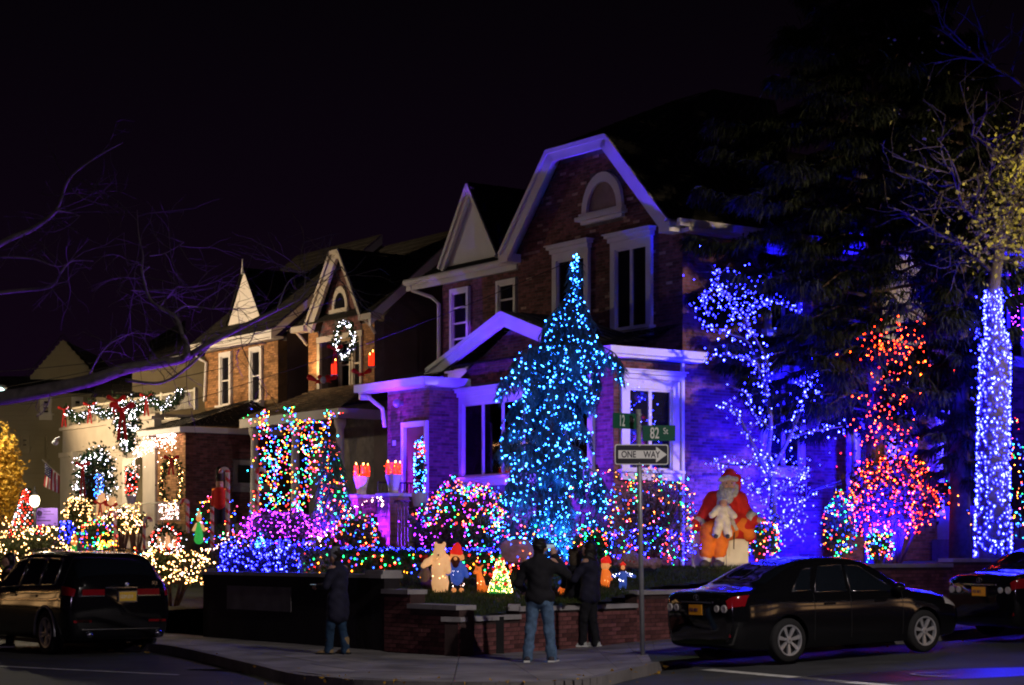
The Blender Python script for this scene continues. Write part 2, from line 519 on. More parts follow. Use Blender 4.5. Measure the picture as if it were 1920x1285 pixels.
def brickwork(parent, Q, du, L, H, holes=(), zone=None, nparts=0, m='brick', pale=0.0, clip=None):
    """running bond of real bricks, 7 mm proud of the mortar face.  Bricks inside `zone` become parts, the rest one joined part"""
    ang = math.atan2(du[1], du[0])
    me = None
    inv = MW[parent.name].inverted()
    prz = parent.rotation_euler[2]
    stuff = [MB(), MB()]
    made = 0
    row = 0
    b = 0.0
    while b + BH <= H + 0.02:
        a = -(BL + BG) * (0.5 if row % 2 else 0.0)
        while a < L:
            a0, a1 = max(a, 0.0), min(a + BL, L)
            a += BL + BG
            if a1 - a0 < 0.03: continue
            b0, b1 = b, b + BH - BG
            if clip and not clip((a0 + a1) / 2, (b0 + b1) / 2): continue
            skip = False
            for h in holes:
                if a1 > h[0] and a0 < h[1] and b1 > h[2] and b0 < h[3]:
                    if a0 < h[0] - 0.04: a1 = min(a1, h[0])
                    elif a1 > h[1] + 0.04: a0 = max(a0, h[1])
                    else: skip = True
            if skip: continue
            pl = random.random() < pale
            dd = 0.006 + random.random() * 0.004
            if zone and made < nparts and zone[0] < a0 and a1 < zone[1] and zone[2] < b0 and b1 < zone[3] and a1 - a0 > 0.2:
                if me is None:
                    mb = MB(); mb.box((0, 0, 0), (BL, 0.03, BH - BG))
                    mes = [None, None]
                    me = True
                    for mm in (0, 1):
                        d = bpy.data.meshes.new('brick')
                        d.from_pydata(mb.v, [], mb.f)
                        d.materials.append(M[m if mm == 0 else 'palebrick'])
                        mes[mm] = d
                o = bpy.data.objects.new('brick', mes[1 if pl else 0])
                o.parent = parent
                o.location = inv @ Q((a0 + a1) / 2, (b0 + b1) / 2, dd - 0.015)
                o.rotation_euler = (0, 0, ang - prz)
                COL.objects.link(o)
                made += 1
                continue
            mb = stuff[1 if pl else 0]
            p = [Q(a0, b0, -0.004), Q(a1, b0, -0.004), Q(a1, b1, -0.004), Q(a0, b1, -0.004), Q(a0, b0, dd), Q(a1, b0, dd), Q(a1, b1, dd), Q(a0, b1, dd)]
            mb.add(p, [(4, 5, 6, 7), (0, 1, 5, 4), (1, 2, 6, 5), (2, 3, 7, 6), (3, 0, 4, 7)])
        b += BH
        row += 1
    if stuff[1].f:
        n = len(stuff[0].v)
        stuff[0].add(stuff[1].v, stuff[1].f, 1)
    if stuff[0].f:
        stuff[0].build('bricks', [M[m], M['palebrick']], parent, kind='stuff')


def window(parent, Q, a0, a1, b0, b1, cas=0.13, cols=1, rows=1, head=True, sill=True, frame_m='white', glass='glass', proud=0.09, curtain=False):
    """casing with moulded head and sill; sash, panes as sub-parts"""
    mb = MB()
    mb.qb(Q, a0, a0 + cas, b0, b1, -0.1, proud)
    mb.qb(Q, a1 - cas, a1, b0, b1, -0.1, proud)
    mb.qb(Q, a0 + cas, a1 - cas, b1 - cas, b1, -0.1, proud)
    if head:
        mb.qb(Q, a0 - 0.04, a1 + 0.04, b1 + 0.002, b1 + 0.10, -0.05, proud + 0.05)
        mb.qb(Q, a0 - 0.09, a1 + 0.09, b1 + 0.102, b1 + 0.17, -0.05, proud + 0.11)
        mb.qb(Q, a0 - 0.13, a1 + 0.13, b1 + 0.172, b1 + 0.20, -0.05, proud + 0.15)
    if sill:
        mb.qb(Q, a0 - 0.08, a1 + 0.08, b0 - 0.06, b0 - 0.002, -0.05, proud + 0.10)
        mb.qb(Q, a0 - 0.02, a1 + 0.02, b0 - 0.22, b0 - 0.062, -0.05, proud + 0.03)
    w = mb.build('window', M[frame_m], parent)
    ia0, ia1, ib0, ib1 = a0 + cas, a1 - cas, b0, b1 - cas
    s = MB()
    t = 0.045
    s.qb(Q, ia0, ia1, ib0, ib0 + t, 0.002, 0.052)
    s.qb(Q, ia0, ia1, ib1 - t, ib1, 0.002, 0.052)
    cw = (ia1 - ia0) / cols
    for i in range(cols + 1):
        x = ia0 + cw * i
        s.qb(Q, max(ia0, x - t), min(ia1, x + t), ib0 + t, ib1 - t, 0.003, 0.056)
    for j in range(1, rows):
        z = ib0 + (ib1 - ib0) * j / rows
        for i in range(cols):
            s.qb(Q, ia0 + cw * i + t, ia0 + cw * (i + 1) - t, z - 0.022, z + 0.022, 0.004, 0.046)
    s.build('sash', M[frame_m], w)
    for i in range(cols):
        for j in range(rows):
            z0 = ib0 + (ib1 - ib0) * j / rows
            z1 = ib0 + (ib1 - ib0) * (j + 1) / rows
            one(lambda k: k.qb(Q, ia0 + cw * i + t * .5, ia0 + cw * (i + 1) - t * .5, z0 + .02, z1 - .02, *((.034, .038) if curtain else (0.012, 0.022))), 'pane', M['clear' if curtain else glass], w)
    if curtain:
        c = MB()
        n = int((ia1 - ia0) / 0.09)
        for i in range(n):
            x = ia0 + (ia1 - ia0) * (i + .5) / n
            c.tube([Q(x, ib0, 0.005), Q(x, ib1 - t, 0.005)], 0.024, 5)
        c.build('curtain', M['curtain'], w)
    return w


def courses(mb, p00, p10, p11, p01, n, lift=0.022, cut=0.3):
    """stepped shingle courses on a roof plane, p00-p10 the eave, p01-p11 the ridge; each course split into tabs"""
    p00, p10, p11, p01 = map(Vector, (p00, p10, p11, p01))
    nor = (p10 - p00).cross(p01 - p00)
    if nor.length < 1e-6: nor = (p11 - p10).cross(p01 - p10)
    nor.normalize()
    if nor.z < 0: nor = -nor
    for i in range(n):
        t0, t1 = i / n, (i + 1.06) / n
        a, b = p00.lerp(p01, t0), p10.lerp(p11, t0)
        c, d = p10.lerp(p11, min(t1, 1)), p00.lerp(p01, min(t1, 1))
        L = (b - a).length
        k = max(1, int(L / cut))
        off = random.random()
        e = [0.0] + [(j + off) / k for j in range(k) if 0 < (j + off) / k < 1] + [1.0]
        for j in range(len(e) - 1):
            s0, s1 = e[j] + 0.004 / max(L, .1), e[j + 1] - 0.004 / max(L, .1)
            l = lift * random.uniform(0.8, 1.15)
            q = [a.lerp(b, s0), a.lerp(b, s1), d.lerp(c, s1), d.lerp(c, s0)]
            mb.add([q[0] + nor * l, q[1] + nor * l, q[2] + nor * .004, q[3] + nor * .004, q[0], q[1]], [(0, 1, 2, 3), (4, 5, 1, 0)])


def rand_dirs(n):
    v = RNG.normal(size=(n, 3))
    return v / np.linalg.norm(v, axis=1, keepdims=True)


def leaf_mesh(name, m, parent, pts, size, ratio=0.55, dirs=None, kind='stuff'):
    pts = np.asarray(pts, float)
    n = len(pts)
    d = rand_dirs(n) if dirs is None else np.asarray(dirs, float)
    s = rand_dirs(n)
    s = np.cross(d, s); s /= np.linalg.norm(s, axis=1, keepdims=True) + 1e-9
    u = np.cross(d, s)
    L = size * RNG.uniform(0.6, 1.3, (n, 1))
    wv = L * ratio * 0.5
    v = np.stack([pts, pts + d * L * .45 + s * wv + u * L * .08, pts + d * L, pts + d * L * .45 - s * wv + u * L * .08], 1).reshape(-1, 3)
    f = np.arange(4 * n).reshape(n, 4)
    return np_mesh(name, v, f, m, parent, kind=kind)


def strand_mesh(name, m, parent, pts, dirs, length, width, droop=1.0, kind='stuff', segs=3):
    """hanging sprays: narrow ribbons that start along dirs and bend down"""
    pts = np.asarray(pts, float); d = np.asarray(dirs, float)
    n = len(pts)
    L = length * RNG.uniform(0.5, 1.35, (n, 1))
    side = np.cross(d, np.array([0, 0, 1.0])) + rand_dirs(n) * 0.7
    side /= np.linalg.norm(side, axis=1, keepdims=True) + 1e-9
    cur = pts.copy()
    dd = d.copy()
    rows = []
    for i in range(segs + 1):
        w = width * (0.55, 1.0, 0.8, 0.12)[min(3, int(round(3 * i / segs)))]
        rows.append(cur - side * w / 2); rows.append(cur + side * w / 2)
        dd = dd + np.array([0, 0, -1.0]) * droop * 0.55 + rand_dirs(n) * 0.12
        dd /= np.linalg.norm(dd, axis=1, keepdims=True)
        cur = cur + dd * L / segs
    k = 2 * (segs + 1)
    v = np.stack(rows, 1).reshape(-1, 3)
    base = (np.arange(n) * k)[:, None]
    f = np.concatenate([base + np.array([[2 * i, 2 * i + 1, 2 * i + 3, 2 * i + 2]]) for i in range(segs)], 0)
    return np_mesh(name, v, f, m, parent, kind=kind)


OCT_V = np.array([(1, 0, 0), (-1, 0, 0), (0, 1, 0), (0, -1, 0), (0, 0, 1.25), (0, 0, -1.25)], float)
OCT_F = np.array([(0, 2, 4), (2, 1, 4), (1, 3, 4), (3, 0, 4), (2, 0, 5), (1, 2, 5), (3, 1, 5), (0, 3, 5)])
PAL = dict(
    azure=[(0.016, 0.13, 1.0)] * 4 + [(0.03, 0.20, 1.0)],
    blue=[(0.010, 0.010, 1.0)] * 3 + [(0.022, 0.028, 1.0)] * 2,
    deep=[(0.012, 0.015, 1.0)] * 3 + [(0.04, 0.05, 1.0)],
    warm=[(1.0, 0.50, 0.17), (1.0, 0.60, 0.27), (1.0, 0.42, 0.12)],
    cool=[(0.95, 0.85, 1.0), (1.0, 0.86, 0.80), (0.8, 0.8, 1.0)],
    pinkw=[(1.0, 0.60, 0.50), (1.0, 0.52, 0.48), (1.0, 0.7, 0.6)],
    mag=[(0.36, 0.015, 1.0), (0.26, 0.015, 1.0), (0.55, 0.04, 1.0)],
    multi=[(1, .02, .015), (.015, 1, .18), (.02, .05, 1), (1, .28, .015), (1, .06, .22), (.03, .6, .85), (.03, .08, 1), (1, .16, .03)],
    multiw=[(1, .015, .012), (.012, 1, .16), (.02, .05, 1), (1, .28, .015), (.02, .08, 1), (.012, 1, .2), (1, .03, .02)],
    redw=[(1, .012, .012), (1, .012, .012), (1, .04, .015), (.9, .85, 1), (.9, .8, .9)],
    ember=[(1.0, 0.035, 0.002), (1.0, 0.06, 0.003), (1.0, 0.015, 0.002)],
    amber=[(1.0, 0.42, 0.03), (1.0, 0.28, 0.02)],
)


def bulbs(parent, pts, pal, r=0.02, power=9.0, name='bulbs'):
    pts = np.asarray(pts, float)
    n = len(pts)
    r *= 0.57
    power *= 2.0 if pal in ('multi', 'multiw', 'mag', 'blue', 'ember') else 3.2 if pal not in ('warm', 'pinkw', 'cool', 'redw') else 1.7
    rr = r * RNG.uniform(0.6, 1.35, (n, 1, 1))
    v = (OCT_V[None] * rr + pts[:, None, :]).reshape(-1, 3)
    f = (OCT_F[None] + (np.arange(n) * 6)[:, None, None]).reshape(-1, 3)
    p = np.array(PAL[pal])
    c = p[RNG.integers(0, len(p), n)] * power * np.clip(RNG.lognormal(-.2, .55, (n, 1)), .2, 2.4)
    c = np.concatenate([c, np.ones((n, 1))], 1)
    c = np.repeat(c, 6, 0)
    return np_mesh(name, v, f, M['bulb'], parent, smooth=True, kind='stuff', cols=c)


def wire_mesh(parent, pts, r=0.004, maxd=0.6):
    pts = np.asarray(pts, float)
    a, b = pts[:-1], pts[1:]
    ok = np.linalg.norm(b - a, axis=1) < maxd
    a, b = a[ok], b[ok]
    n = len(a)
    if n == 0: return None
    d = b - a
    d /= np.linalg.norm(d, axis=1, keepdims=True) + 1e-9
    e = np.cross(d, np.array([0.3, 0.5, 0.81])); e /= np.linalg.norm(e, axis=1, keepdims=True) + 1e-9
    g = np.cross(d, e)
    ring = [e * r, (-0.5 * e + 0.87 * g) * r, (-0.5 * e - 0.87 * g) * r]
    v = np.stack([a + q for q in ring] + [b + q for q in ring], 1).reshape(-1, 3)
    f = (np.array([(0, 1, 4, 3), (1, 2, 5, 4), (2, 0, 3, 5)])[None] + (np.arange(n) * 6)[:, None, None]).reshape(-1, 4)
    return np_mesh('wire', v, f, M['wire'], parent, kind='stuff')


def lights(label, pts, pal, r=0.02, power=9.0, group=None, maxd=0.6, wire=True):
    pts = np.asarray([tuple(p) for p in pts], float)
    c = pts.mean(0)
    t = thing('string_lights', label, 'string lights', (c[0], c[1], pts[:, 2].min()), 0, group)
    bulbs(t, pts, pal, r, power)
    if wire: wire_mesh(t, pts + np.array([0, 0, 0.012]), maxd=maxd)
    return t


def ell(px0, py0, px1, py1, Y, depth=None):
    c = at((px0 + px1) / 2, (py0 + py1) / 2, Y)
    rx, rz = (px1 - px0) / 2 * Y / F, (py1 - py0) / 2 * Y / F
    return np.array(c), np.array([rx, depth or rx, rz])


def ell_pts(c, r, n, shell=0.75, low=-1.0, front=False):
    """points through the outer part of an ellipsoid, ordered like a wound string"""
    d = rand_dirs(n * 4)
    d = d[d[:, 2] > low]
    if front: d = d[d[:, 1] < 0.35]
    d = d[:n]
    ph = float(c[0]) * 3.1
    s = RNG.uniform(shell, 1.02, (len(d), 1)) * (1 + 0.10 * np.sin(d[:, :1] * 7 + ph) + 0.09 * np.sin(d[:, 2:] * 9 + d[:, 1:2] * 6 + ph * 2) + 0.05 * np.sin(d[:, :1] * 19 + d[:, 2:] * 17)) * np.where(RNG.random((len(d), 1)) < .05, RNG.uniform(1.05, 1.18, (len(d), 1)), 1)
    o = np.argsort(np.floor((d[:, 2] + 1) * 7) + (np.arctan2(d[:, 1], d[:, 0]) + math.pi) / 6.3)
    return (c + d * r * s)[o]


def poly_pts(poly, step, jit=0.0):
    out = []
    poly = [Vector(p) for p in poly]
    for a, b in zip(poly[:-1], poly[1:]):
        k = max(1, int((b - a).length / step))
        for i in range(k):
            out.append(a.lerp(b, i / k))
    out.append(poly[-1])
    out = np.array([tuple(p) for p in out])
    return out + RNG.normal(size=out.shape) * jit


def spline(pts, n=8):
    P = [Vector(p) for p in pts]
    out = []
    for i in range(len(P) - 1):
        p0, p1, p2, p3 = P[max(i - 1, 0)], P[i], P[i + 1], P[min(i + 2, len(P) - 1)]
        for k in range(n):
            t = k / n
            out.append(0.5 * ((2 * p1) + (p2 - p0) * t + (2 * p0 - 5 * p1 + 4 * p2 - p3) * t * t + (3 * p1 - p0 - 3 * p2 + p3) * t ** 3))
    out.append(P[-1])
    return out


def shrub(label, c, r, m, nleaf, leaf, cat='shrub', shell=0.35, ground=None, name='shrub', group=None, low=-0.9, twigs=14):
    c = np.array(c, float)
    g = ground if ground is not None else c[2] - r[2]
    t = thing(name, label, cat, (c[0], c[1], g), 0, group)
    st = MB()
    for i in range(twigs):
        d = rand_dirs(1)[0]; d[2] = abs(d[2]) * 0.8
        e = c + d * r * RNG.uniform(.6, .95)
        b = Vector((c[0] + d[0] * r[0] * .1, c[1] + d[1] * r[1] * .1, g - 0.05))
        mid = b.lerp(Vector(e), .5) + Vector((0, 0, r[2] * .15))
        st.tube([b, mid, Vector(e)], [0.03, 0.02, 0.008], 5)
    st.build('stems', M['brownbark'], t)
    leaf_mesh('foliage', M[m], t, ell_pts(c, np.array(r), nleaf, shell, low), leaf)
    return t


def text_part(s, size, m, parent, P, du, dn, xs=1.0, center=False, name='lettering', ext=0.002, bold=0.0):
    cu = bpy.data.curves.new('t', 'FONT')
    cu.body = s
    cu.size = size
    cu.extrude = ext
    cu.offset = bold
    if center: cu.align_x = 'CENTER'
    o = bpy.data.objects.new('t', cu)
    COL.objects.link(o)
    dg = bpy.context.evaluated_depsgraph_get()
    me = bpy.data.meshes.new_from_object(o.evaluated_get(dg))
    bpy.data.objects.remove(o)
    du = Vector(du).normalized(); dn = Vector(dn).normalized()
    up = dn.cross(du)
    X = Matrix((du * xs, up, dn)).transposed().to_4x4()
    X.translation = Vector(P)
    me.transform(MW[parent.name].inverted() @ X)
    me.materials.clear()
    me.materials.append(M[m])
    return link_mesh(name, me, parent)


# ------------------------------------------------------------------ blended bodies (signed distance + surface nets)
def sdf_mesh(caps, h=0.016, k=0.03, pad=0.05):
    P0 = np.array([c[0] for c in caps], float); P1 = np.array([c[1] for c in caps], float)
    r0 = np.array([c[2] for c in caps]); r1 = np.array([c[3] for c in caps])
    rm = np.maximum(r0, r1)[:, None]
    lo = np.minimum(P0 - rm, P1 - rm).min(0) - pad
    hi = np.maximum(P0 + rm, P1 + rm).max(0) + pad
    n = np.ceil((hi - lo) / h).astype(int) + 1
    ax = [lo[i] + np.arange(n[i]) * h for i in range(3)]
    D = np.full(tuple(n), 1.0, np.float32)
    for i in range(len(caps)):
        cl = np.minimum(P0[i], P1[i]) - rm[i] - 3 * k - h
        ch = np.maximum(P0[i], P1[i]) + rm[i] + 3 * k + h
        i0 = np.maximum(0, ((cl - lo) / h).astype(int)); i1 = np.minimum(n, ((ch - lo) / h).astype(int) + 2)
        X, Y, Z = np.meshgrid(ax[0][i0[0]:i1[0]], ax[1][i0[1]:i1[1]], ax[2][i0[2]:i1[2]], indexing='ij')
        d = P1[i] - P0[i]
        L = max(1e-9, d @ d)
        t = np.clip(((X - P0[i][0]) * d[0] + (Y - P0[i][1]) * d[1] + (Z - P0[i][2]) * d[2]) / L, 0, 1)
        q = np.sqrt((X - P0[i][0] - d[0] * t) ** 2 + (Y - P0[i][1] - d[1] * t) ** 2 + (Z - P0[i][2] - d[2] * t) ** 2) - (r0[i] + (r1[i] - r0[i]) * t)
        S = D[i0[0]:i1[0], i0[1]:i1[1], i0[2]:i1[2]]
        hh = np.maximum(k - np.abs(S - q), 0) / k
        D[i0[0]:i1[0], i0[1]:i1[1], i0[2]:i1[2]] = np.minimum(S, q) - hh * hh * k * 0.25
    # surface nets
    nc = n - 1
    acc = np.zeros((*nc, 3), np.float32); cnt = np.zeros(tuple(nc), np.float32)
    cor = [(a, b, c) for a in (0, 1) for b in (0, 1) for c in (0, 1)]

    def sl(o):
        return D[o[0]:o[0] + nc[0], o[1]:o[1] + nc[1], o[2]:o[2] + nc[2]]
    for a in cor:
        for axx in range(3):
            if a[axx]: continue
            b = list(a); b[axx] = 1
            da, db = sl(a), sl(b)
            mk = (da < 0) != (db < 0)
            t = np.where(mk, da / np.where(mk, da - db, 1), 0)
            for e in range(3):
                acc[..., e] += mk * (a[e] + t * (b[e] - a[e]))
            cnt += mk
    act = cnt > 0
    vid = np.full(tuple(nc), -1, int)
    vid[act] = np.arange(act.sum())
    idx = np.argwhere(act)
    V = (acc[act] / cnt[act][:, None] + idx) * h + lo
    Fs = []
    for axx in range(3):
        o1, o2 = (axx + 1) % 3, (axx + 2) % 3
        s0 = [slice(1, -1)] * 3; s1 = [slice(1, -1)] * 3
        s0[axx] = slice(0, n[axx] - 1); s1[axx] = slice(1, n[axx])
        A, B = D[tuple(s0)] < 0, D[tuple(s1)] < 0
        mk = A != B
        g = np.argwhere(mk)
        off = np.ones(3, int); off[axx] = 0
        g2 = g + off
        q = []
        for (x, y) in ((-1, -1), (0, -1), (0, 0), (-1, 0)):
            c = g2.copy(); c[:, o1] += x; c[:, o2] += y
            q.append(vid[c[:, 0], c[:, 1], c[:, 2]])
        q = np.stack(q, 1)
        fl = A[mk]
        q[~fl] = q[~fl][:, ::-1]
        Fs.append(q)
    return V, np.concatenate(Fs, 0)


def blob(name, caps, m, parent, T=None, h=0.016, k=0.03, extra=None, kind=None, fold=0.0, fq=18.0):
    """smooth union of round cones, in local coordinates mapped by T (Matrix)"""
    V, Fq = sdf_mesh(caps, h, k)
    if fold:
        c0 = V.mean(0)
        n_ = V - c0; n_[:, 2] *= .15
        n_ /= np.linalg.norm(n_, axis=1, keepdims=True) + 1e-6
        w_ = np.sin(V[:, 2] * fq + V[:, 0] * fq * .8 + 2 * np.sin(V[:, 1] * 9)) * .6 + np.sin(V[:, 2] * fq * 2.3 - V[:, 1] * fq * 1.4 + V[:, 0] * 21) * .4
        V = V + n_ * (w_ * fold)[:, None]
    if extra:
        for mb in extra:
            n = len(V)
            V = np.concatenate([V, np.array(mb.v)], 0)
            Fq = np.concatenate([Fq, np.array([tuple(f) if len(f) == 4 else (f[0], f[1], f[2], f[2]) for f in mb.f if len(f) == 4]) + n], 0)
    if T is not None:
        A = np.array(T)
        V = V @ A[:3, :3].T + A[:3, 3]
    return np_mesh(name, V, Fq, m, parent, smooth=True, kind=kind)


def hand_caps(wrist, d, side, up, s=1.0, curl=0.6):
    """palm, four unequal bent fingers and a thumb as round cones"""
    wrist, d, side, up = Vector(wrist), Vector(d).normalized(), Vector(side).normalized(), Vector(up).normalized()
    pc = wrist + d * 0.085 * s
    caps = [(wrist, wrist + d * .03 * s, .026 * s, .028 * s)]
    for i in range(4):
        o = side * (i - 1.5) * 0.021 * s
        caps.append((wrist + d * .03 * s + o * .7, pc + o, .016 * s, .013 * s))
    fing = []
    for i, L in enumerate((0.062, 0.074, 0.070, 0.055)):
        o = side * (i - 1.5) * 0.023 * s
        p = pc + o
        dd = d.copy()
        r = .0095 * s
        for j, f in enumerate((.45, .32, .23)):
            dd = (dd - up * curl * (0.5 + .4 * j)).normalized()
            q = p + dd * L * f * s
            fing.append((p, q, r, r * .88)); r *= .88
            p = q
    th0 = wrist + d * .035 * s - side * .03 * s
    t1 = th0 + (d * .6 - side * .8 - up * .2).normalized() * .035 * s
    t2 = t1 + (d * .9 - side * .1 - up * .4).normalized() * .03 * s
    fing += [(th0, t1, .012 * s, .0105 * s), (t1, t2, .0105 * s, .008 * s)]
    return caps, fing


def tube_mb(capsl, n=6):
    out = []
    for a, b, r0, r1 in capsl:
        mb = MB(); mb.tube([a, Vector(a).lerp(Vector(b), .98), b], [r0, r1, r1 * .6], n)
        out.append(mb)
    return out


def person(label, loc, rz, H, pose, top, legs, shoes, hair=None, hat=None, coat_len=0.47, hood=None, long_hair=False, bulk=1.0, group=None):
    """pose: dict with hand targets; person faces local +y.  one continuous body, clothing as children"""
    t = thing('person', label, 'person', loc, rz, group)
    T = MW[t.name]
    s = H / 1.75
    V3 = lambda x, y, z: Vector((x * s, y * s, z * s))
    st = pose.get('stance', 0.13)
    hip = [V3(-0.09, 0, .90), V3(.09, 0, .90)]
    foot = [V3(-st, pose.get('fl', 0), 0.075), V3(st, pose.get('fr', 0), 0.075)]
    knee = [hip[i].lerp(foot[i], .5) + V3(0, .025, 0) for i in (0, 1)]
    sh = [V3(-.185, 0, 1.42), V3(.185, 0, 1.42)]
    el = [V3(*pose['el']), V3(*pose['er'])]
    wr = [V3(*pose['wl']), V3(*pose['wr'])]
    hd = V3(0, pose.get('head', 0.03), 1.62)
    lx = pose.get('turn', 0.0)
    fd = Vector((math.sin(lx), math.cos(lx), 0))
    sd = Vector((fd.y, -fd.x, 0))
    caps = [
        (V3(0, 0, .95), V3(0, -.01, 1.12), .135 * s, .125 * s), (V3(0, -.01, 1.12), V3(0, 0, 1.33), .125 * s, .14 * s),
        (V3(-.09, 0, 1.34), V3(.09, 0, 1.34), .115 * s, .115 * s), (sh[0], sh[1], .06 * s, .06 * s), (V3(0, 0, 1.40), V3(0, .015, 1.53), .065 * s, .052 * s),
        (hd + V3(0, -.012, .035), hd + V3(0, .0, .03), .094 * s, .094 * s), (hd + fd * .035 * s - V3(0, 0, .055), hd + fd * .02 * s, .058 * s, .078 * s),
        (hd + fd * .092 * s + V3(0, 0, .005), hd + fd * .112 * s - V3(0, 0, .03), .009 * s, .015 * s),
    ]
    for e in (-1, 1):
        caps.append((hd + sd * .088 * s * e, hd + sd * .092 * s * e - V3(0, 0, .035), .018 * s, .013 * s))
        caps.append((hd + sd * .034 * s * e + fd * .082 * s + V3(0, 0, .02), hd + sd * .034 * s * e + fd * .084 * s + V3(0, 0, .02), .014 * s, .014 * s))
    caps.append((hd - sd * .02 * s + fd * .087 * s - V3(0, 0, .06), hd + sd * .02 * s + fd * .087 * s - V3(0, 0, .06), .010 * s, .010 * s))
    for i in (0, 1):
        caps += [(hip[i], knee[i], .092 * s, .062 * s), (knee[i], foot[i], .06 * s, .04 * s), (sh[i], el[i], .054 * s, .042 * s), (el[i], wr[i], .042 * s, .028 * s)]
    extra = []
    for i in (0, 1):
        d = (wr[i] - el[i]).normalized()
        if pose.get('hd%d' % i): d = Vector(pose['hd%d' % i]).normalized()
        u = Vector((0, -0.3, 1)) if abs(d.z) < .7 else Vector((0, -1, .2))
        sdv = d.cross(u).normalized() * (1 if i == 0 else -1)
        u = sdv.cross(d) * (1 if i == 0 else -1)
        pc, fi = hand_caps(wr[i], d, sdv, u, s, pose.get('curl', 0.6))
        caps += pc
        extra += tube_mb(fi)
    blob('body', caps, M['skin'], t, T, 0.015, .03, extra)
    # clothing
    b = bulk
    j = [(V3(0, 0, 1.40 - coat_len * 1.0 + .02), V3(0, -.005, 1.15), .155 * s * b, .150 * s * b), (V3(0, -.005, 1.15), V3(0, 0, 1.35), .15 * s * b, .16 * s * b),
         (V3(-.1, 0, 1.355), V3(.1, 0, 1.355), .125 * s * b, .125 * s * b), (sh[0] * .96, sh[1] * .96, .075 * s * b, .075 * s * b),
         (V3(-.07, 0, 1.40 - coat_len), V3(.07, 0, 1.40 - coat_len), .13 * s * b, .13 * s * b), (V3(0, -.01, 1.44), V3(0, 0, 1.50), .085 * s, .078 * s)]
    if coat_len > 0.5:
        j += [(V3(-.09, 0, 1.40 - coat_len), V3(-.07, 0, .95), .135 * s * b, .14 * s * b), (V3(.09, 0, 1.40 - coat_len), V3(.07, 0, .95), .135 * s * b, .14 * s * b)]
    for i in (0, 1):
        j += [(sh[i] * .97, el[i], .075 * s * b, .06 * s * b), (el[i], el[i].lerp(wr[i], .93), .06 * s * b, .047 * s * b)]
        m1 = sh[i].lerp(el[i], .55)
        j += [(m1, m1 + V3(0.01, 0.01, -.01), .069 * s * b, .068 * s * b)]
    blob('jacket', j, M[top], t, T, 0.015, .035, fold=.009 * s)
    q = [(V3(-.05, -.01, .96), V3(.05, -.01, .96), .135 * s, .135 * s), (V3(-.06, -.025, .88), V3(.06, -.025, .88), .115 * s, .115 * s)]
    for i in (0, 1):
        q += [(hip[i], knee[i], .105 * s, .078 * s), (knee[i], foot[i] + V3(0, -.015, .05), .076 * s, .066 * s), (foot[i] + V3(0, -.01, .06), foot[i] + V3(0, -.005, -.02), .07 * s, .072 * s)]
        for kz in (0.12, 0.16, 0.44, 0.50, 0.84):
            c = foot[i].lerp(hip[i], kz)
            q.append((c - V3(.03, .02, 0), c + V3(.03, .02, .01), .052 * s, .05 * s))
    blob('trousers', q, M[legs], t, T, 0.013, .016, fold=.006 * s, fq=24)
    for i in (0, 1):
        f = foot[i]
        tx = -.05 if i == 0 else .05
        c = [(f + V3(0, -.05, -.03), f + V3(tx * .6, .12, -.045), .045 * s, .036 * s), (f + V3(tx * .6, .12, -.045), f + V3(tx, .17, -.048), .04 * s, .03 * s), (f + V3(0, -.03, -.02), f + V3(0, -.02, .05), .048 * s, .05 * s)]
        if shoes == 'tan': c.append((f + V3(0, -.02, .05), f + V3(0, -.02, .17), .056 * s, .062 * s))
        sh_o = blob('shoe', c, M[shoes], t, T, 0.012, .02)
        so = MB()
        pr = [f + V3(-.045, -.10, -.075), f + V3(.045, -.10, -.075), f + V3(.05 + tx * .5, .08, -.075), f + V3(.035 + tx, .2, -.075), f + V3(-.035 + tx, .2, -.075), f + V3(-.05 + tx * .5, .08, -.075)]
        so.prism([T @ p for p in pr], (0, 0, .028 * s))
        so.build('sole', M['signwhite' if shoes in ('sneaker', 'darkshoe') else 'rubber'], sh_o)
    if hair:
        c = [(hd + V3(0, -.02, .05) - fd * .01 * s, hd + V3(0, -.02, .06) - fd * .02 * s, .103 * s, .103 * s), (hd - fd * .055 * s + V3(0, 0, .02), hd - fd * .055 * s - V3(0, 0, .04), .078 * s, .06 * s)]
        if long_hair:
            c += [(hd - fd * .05 * s, hd - fd * .075 * s - V3(0, 0, .26), .10 * s, .085 * s), (hd - fd * .03 * s + sd * .07 * s, hd - fd * .02 * s + sd * .09 * s - V3(0, 0, .27), .05 * s, .04 * s), (hd - fd * .03 * s - sd * .07 * s, hd - fd * .02 * s - sd * .09 * s - V3(0, 0, .27), .05 * s, .04 * s)]
        blob('hair', c, M[hair], t, T, 0.013, .03, fold=.010, fq=55)
    if hat:
        c = [(hd + V3(0, -.01, .05), hd + V3(0, -.015, .085), .112 * s, .102 * s), (hd + V3(0, -.015, .085), hd + V3(0, -.02, .14), .098 * s, .06 * s)]
        hh = blob('beanie', c, M[hat], t, T, 0.012, .03)
        blob('pompom', [(hd + V3(0, -.025, .205), hd + V3(0, -.025, .215), .052 * s, .052 * s)] + [(hd + V3(0, -.025, .21), hd + V3(0, -.025, .21) + Vector(tuple(d)) * .055 * s, .02 * s, .012 * s) for d in rand_dirs(16)], M['hair'], hh, T, .01, .012)
    if hood:
        c = [(hd + V3(0, -.02, .06) - fd * .02 * s, hd - fd * .05 * s - V3(0, 0, .06), .128 * s, .12 * s)]
        blob('hood', c, M[hood], t, T, .014, .03)
    return t, T, wr, s

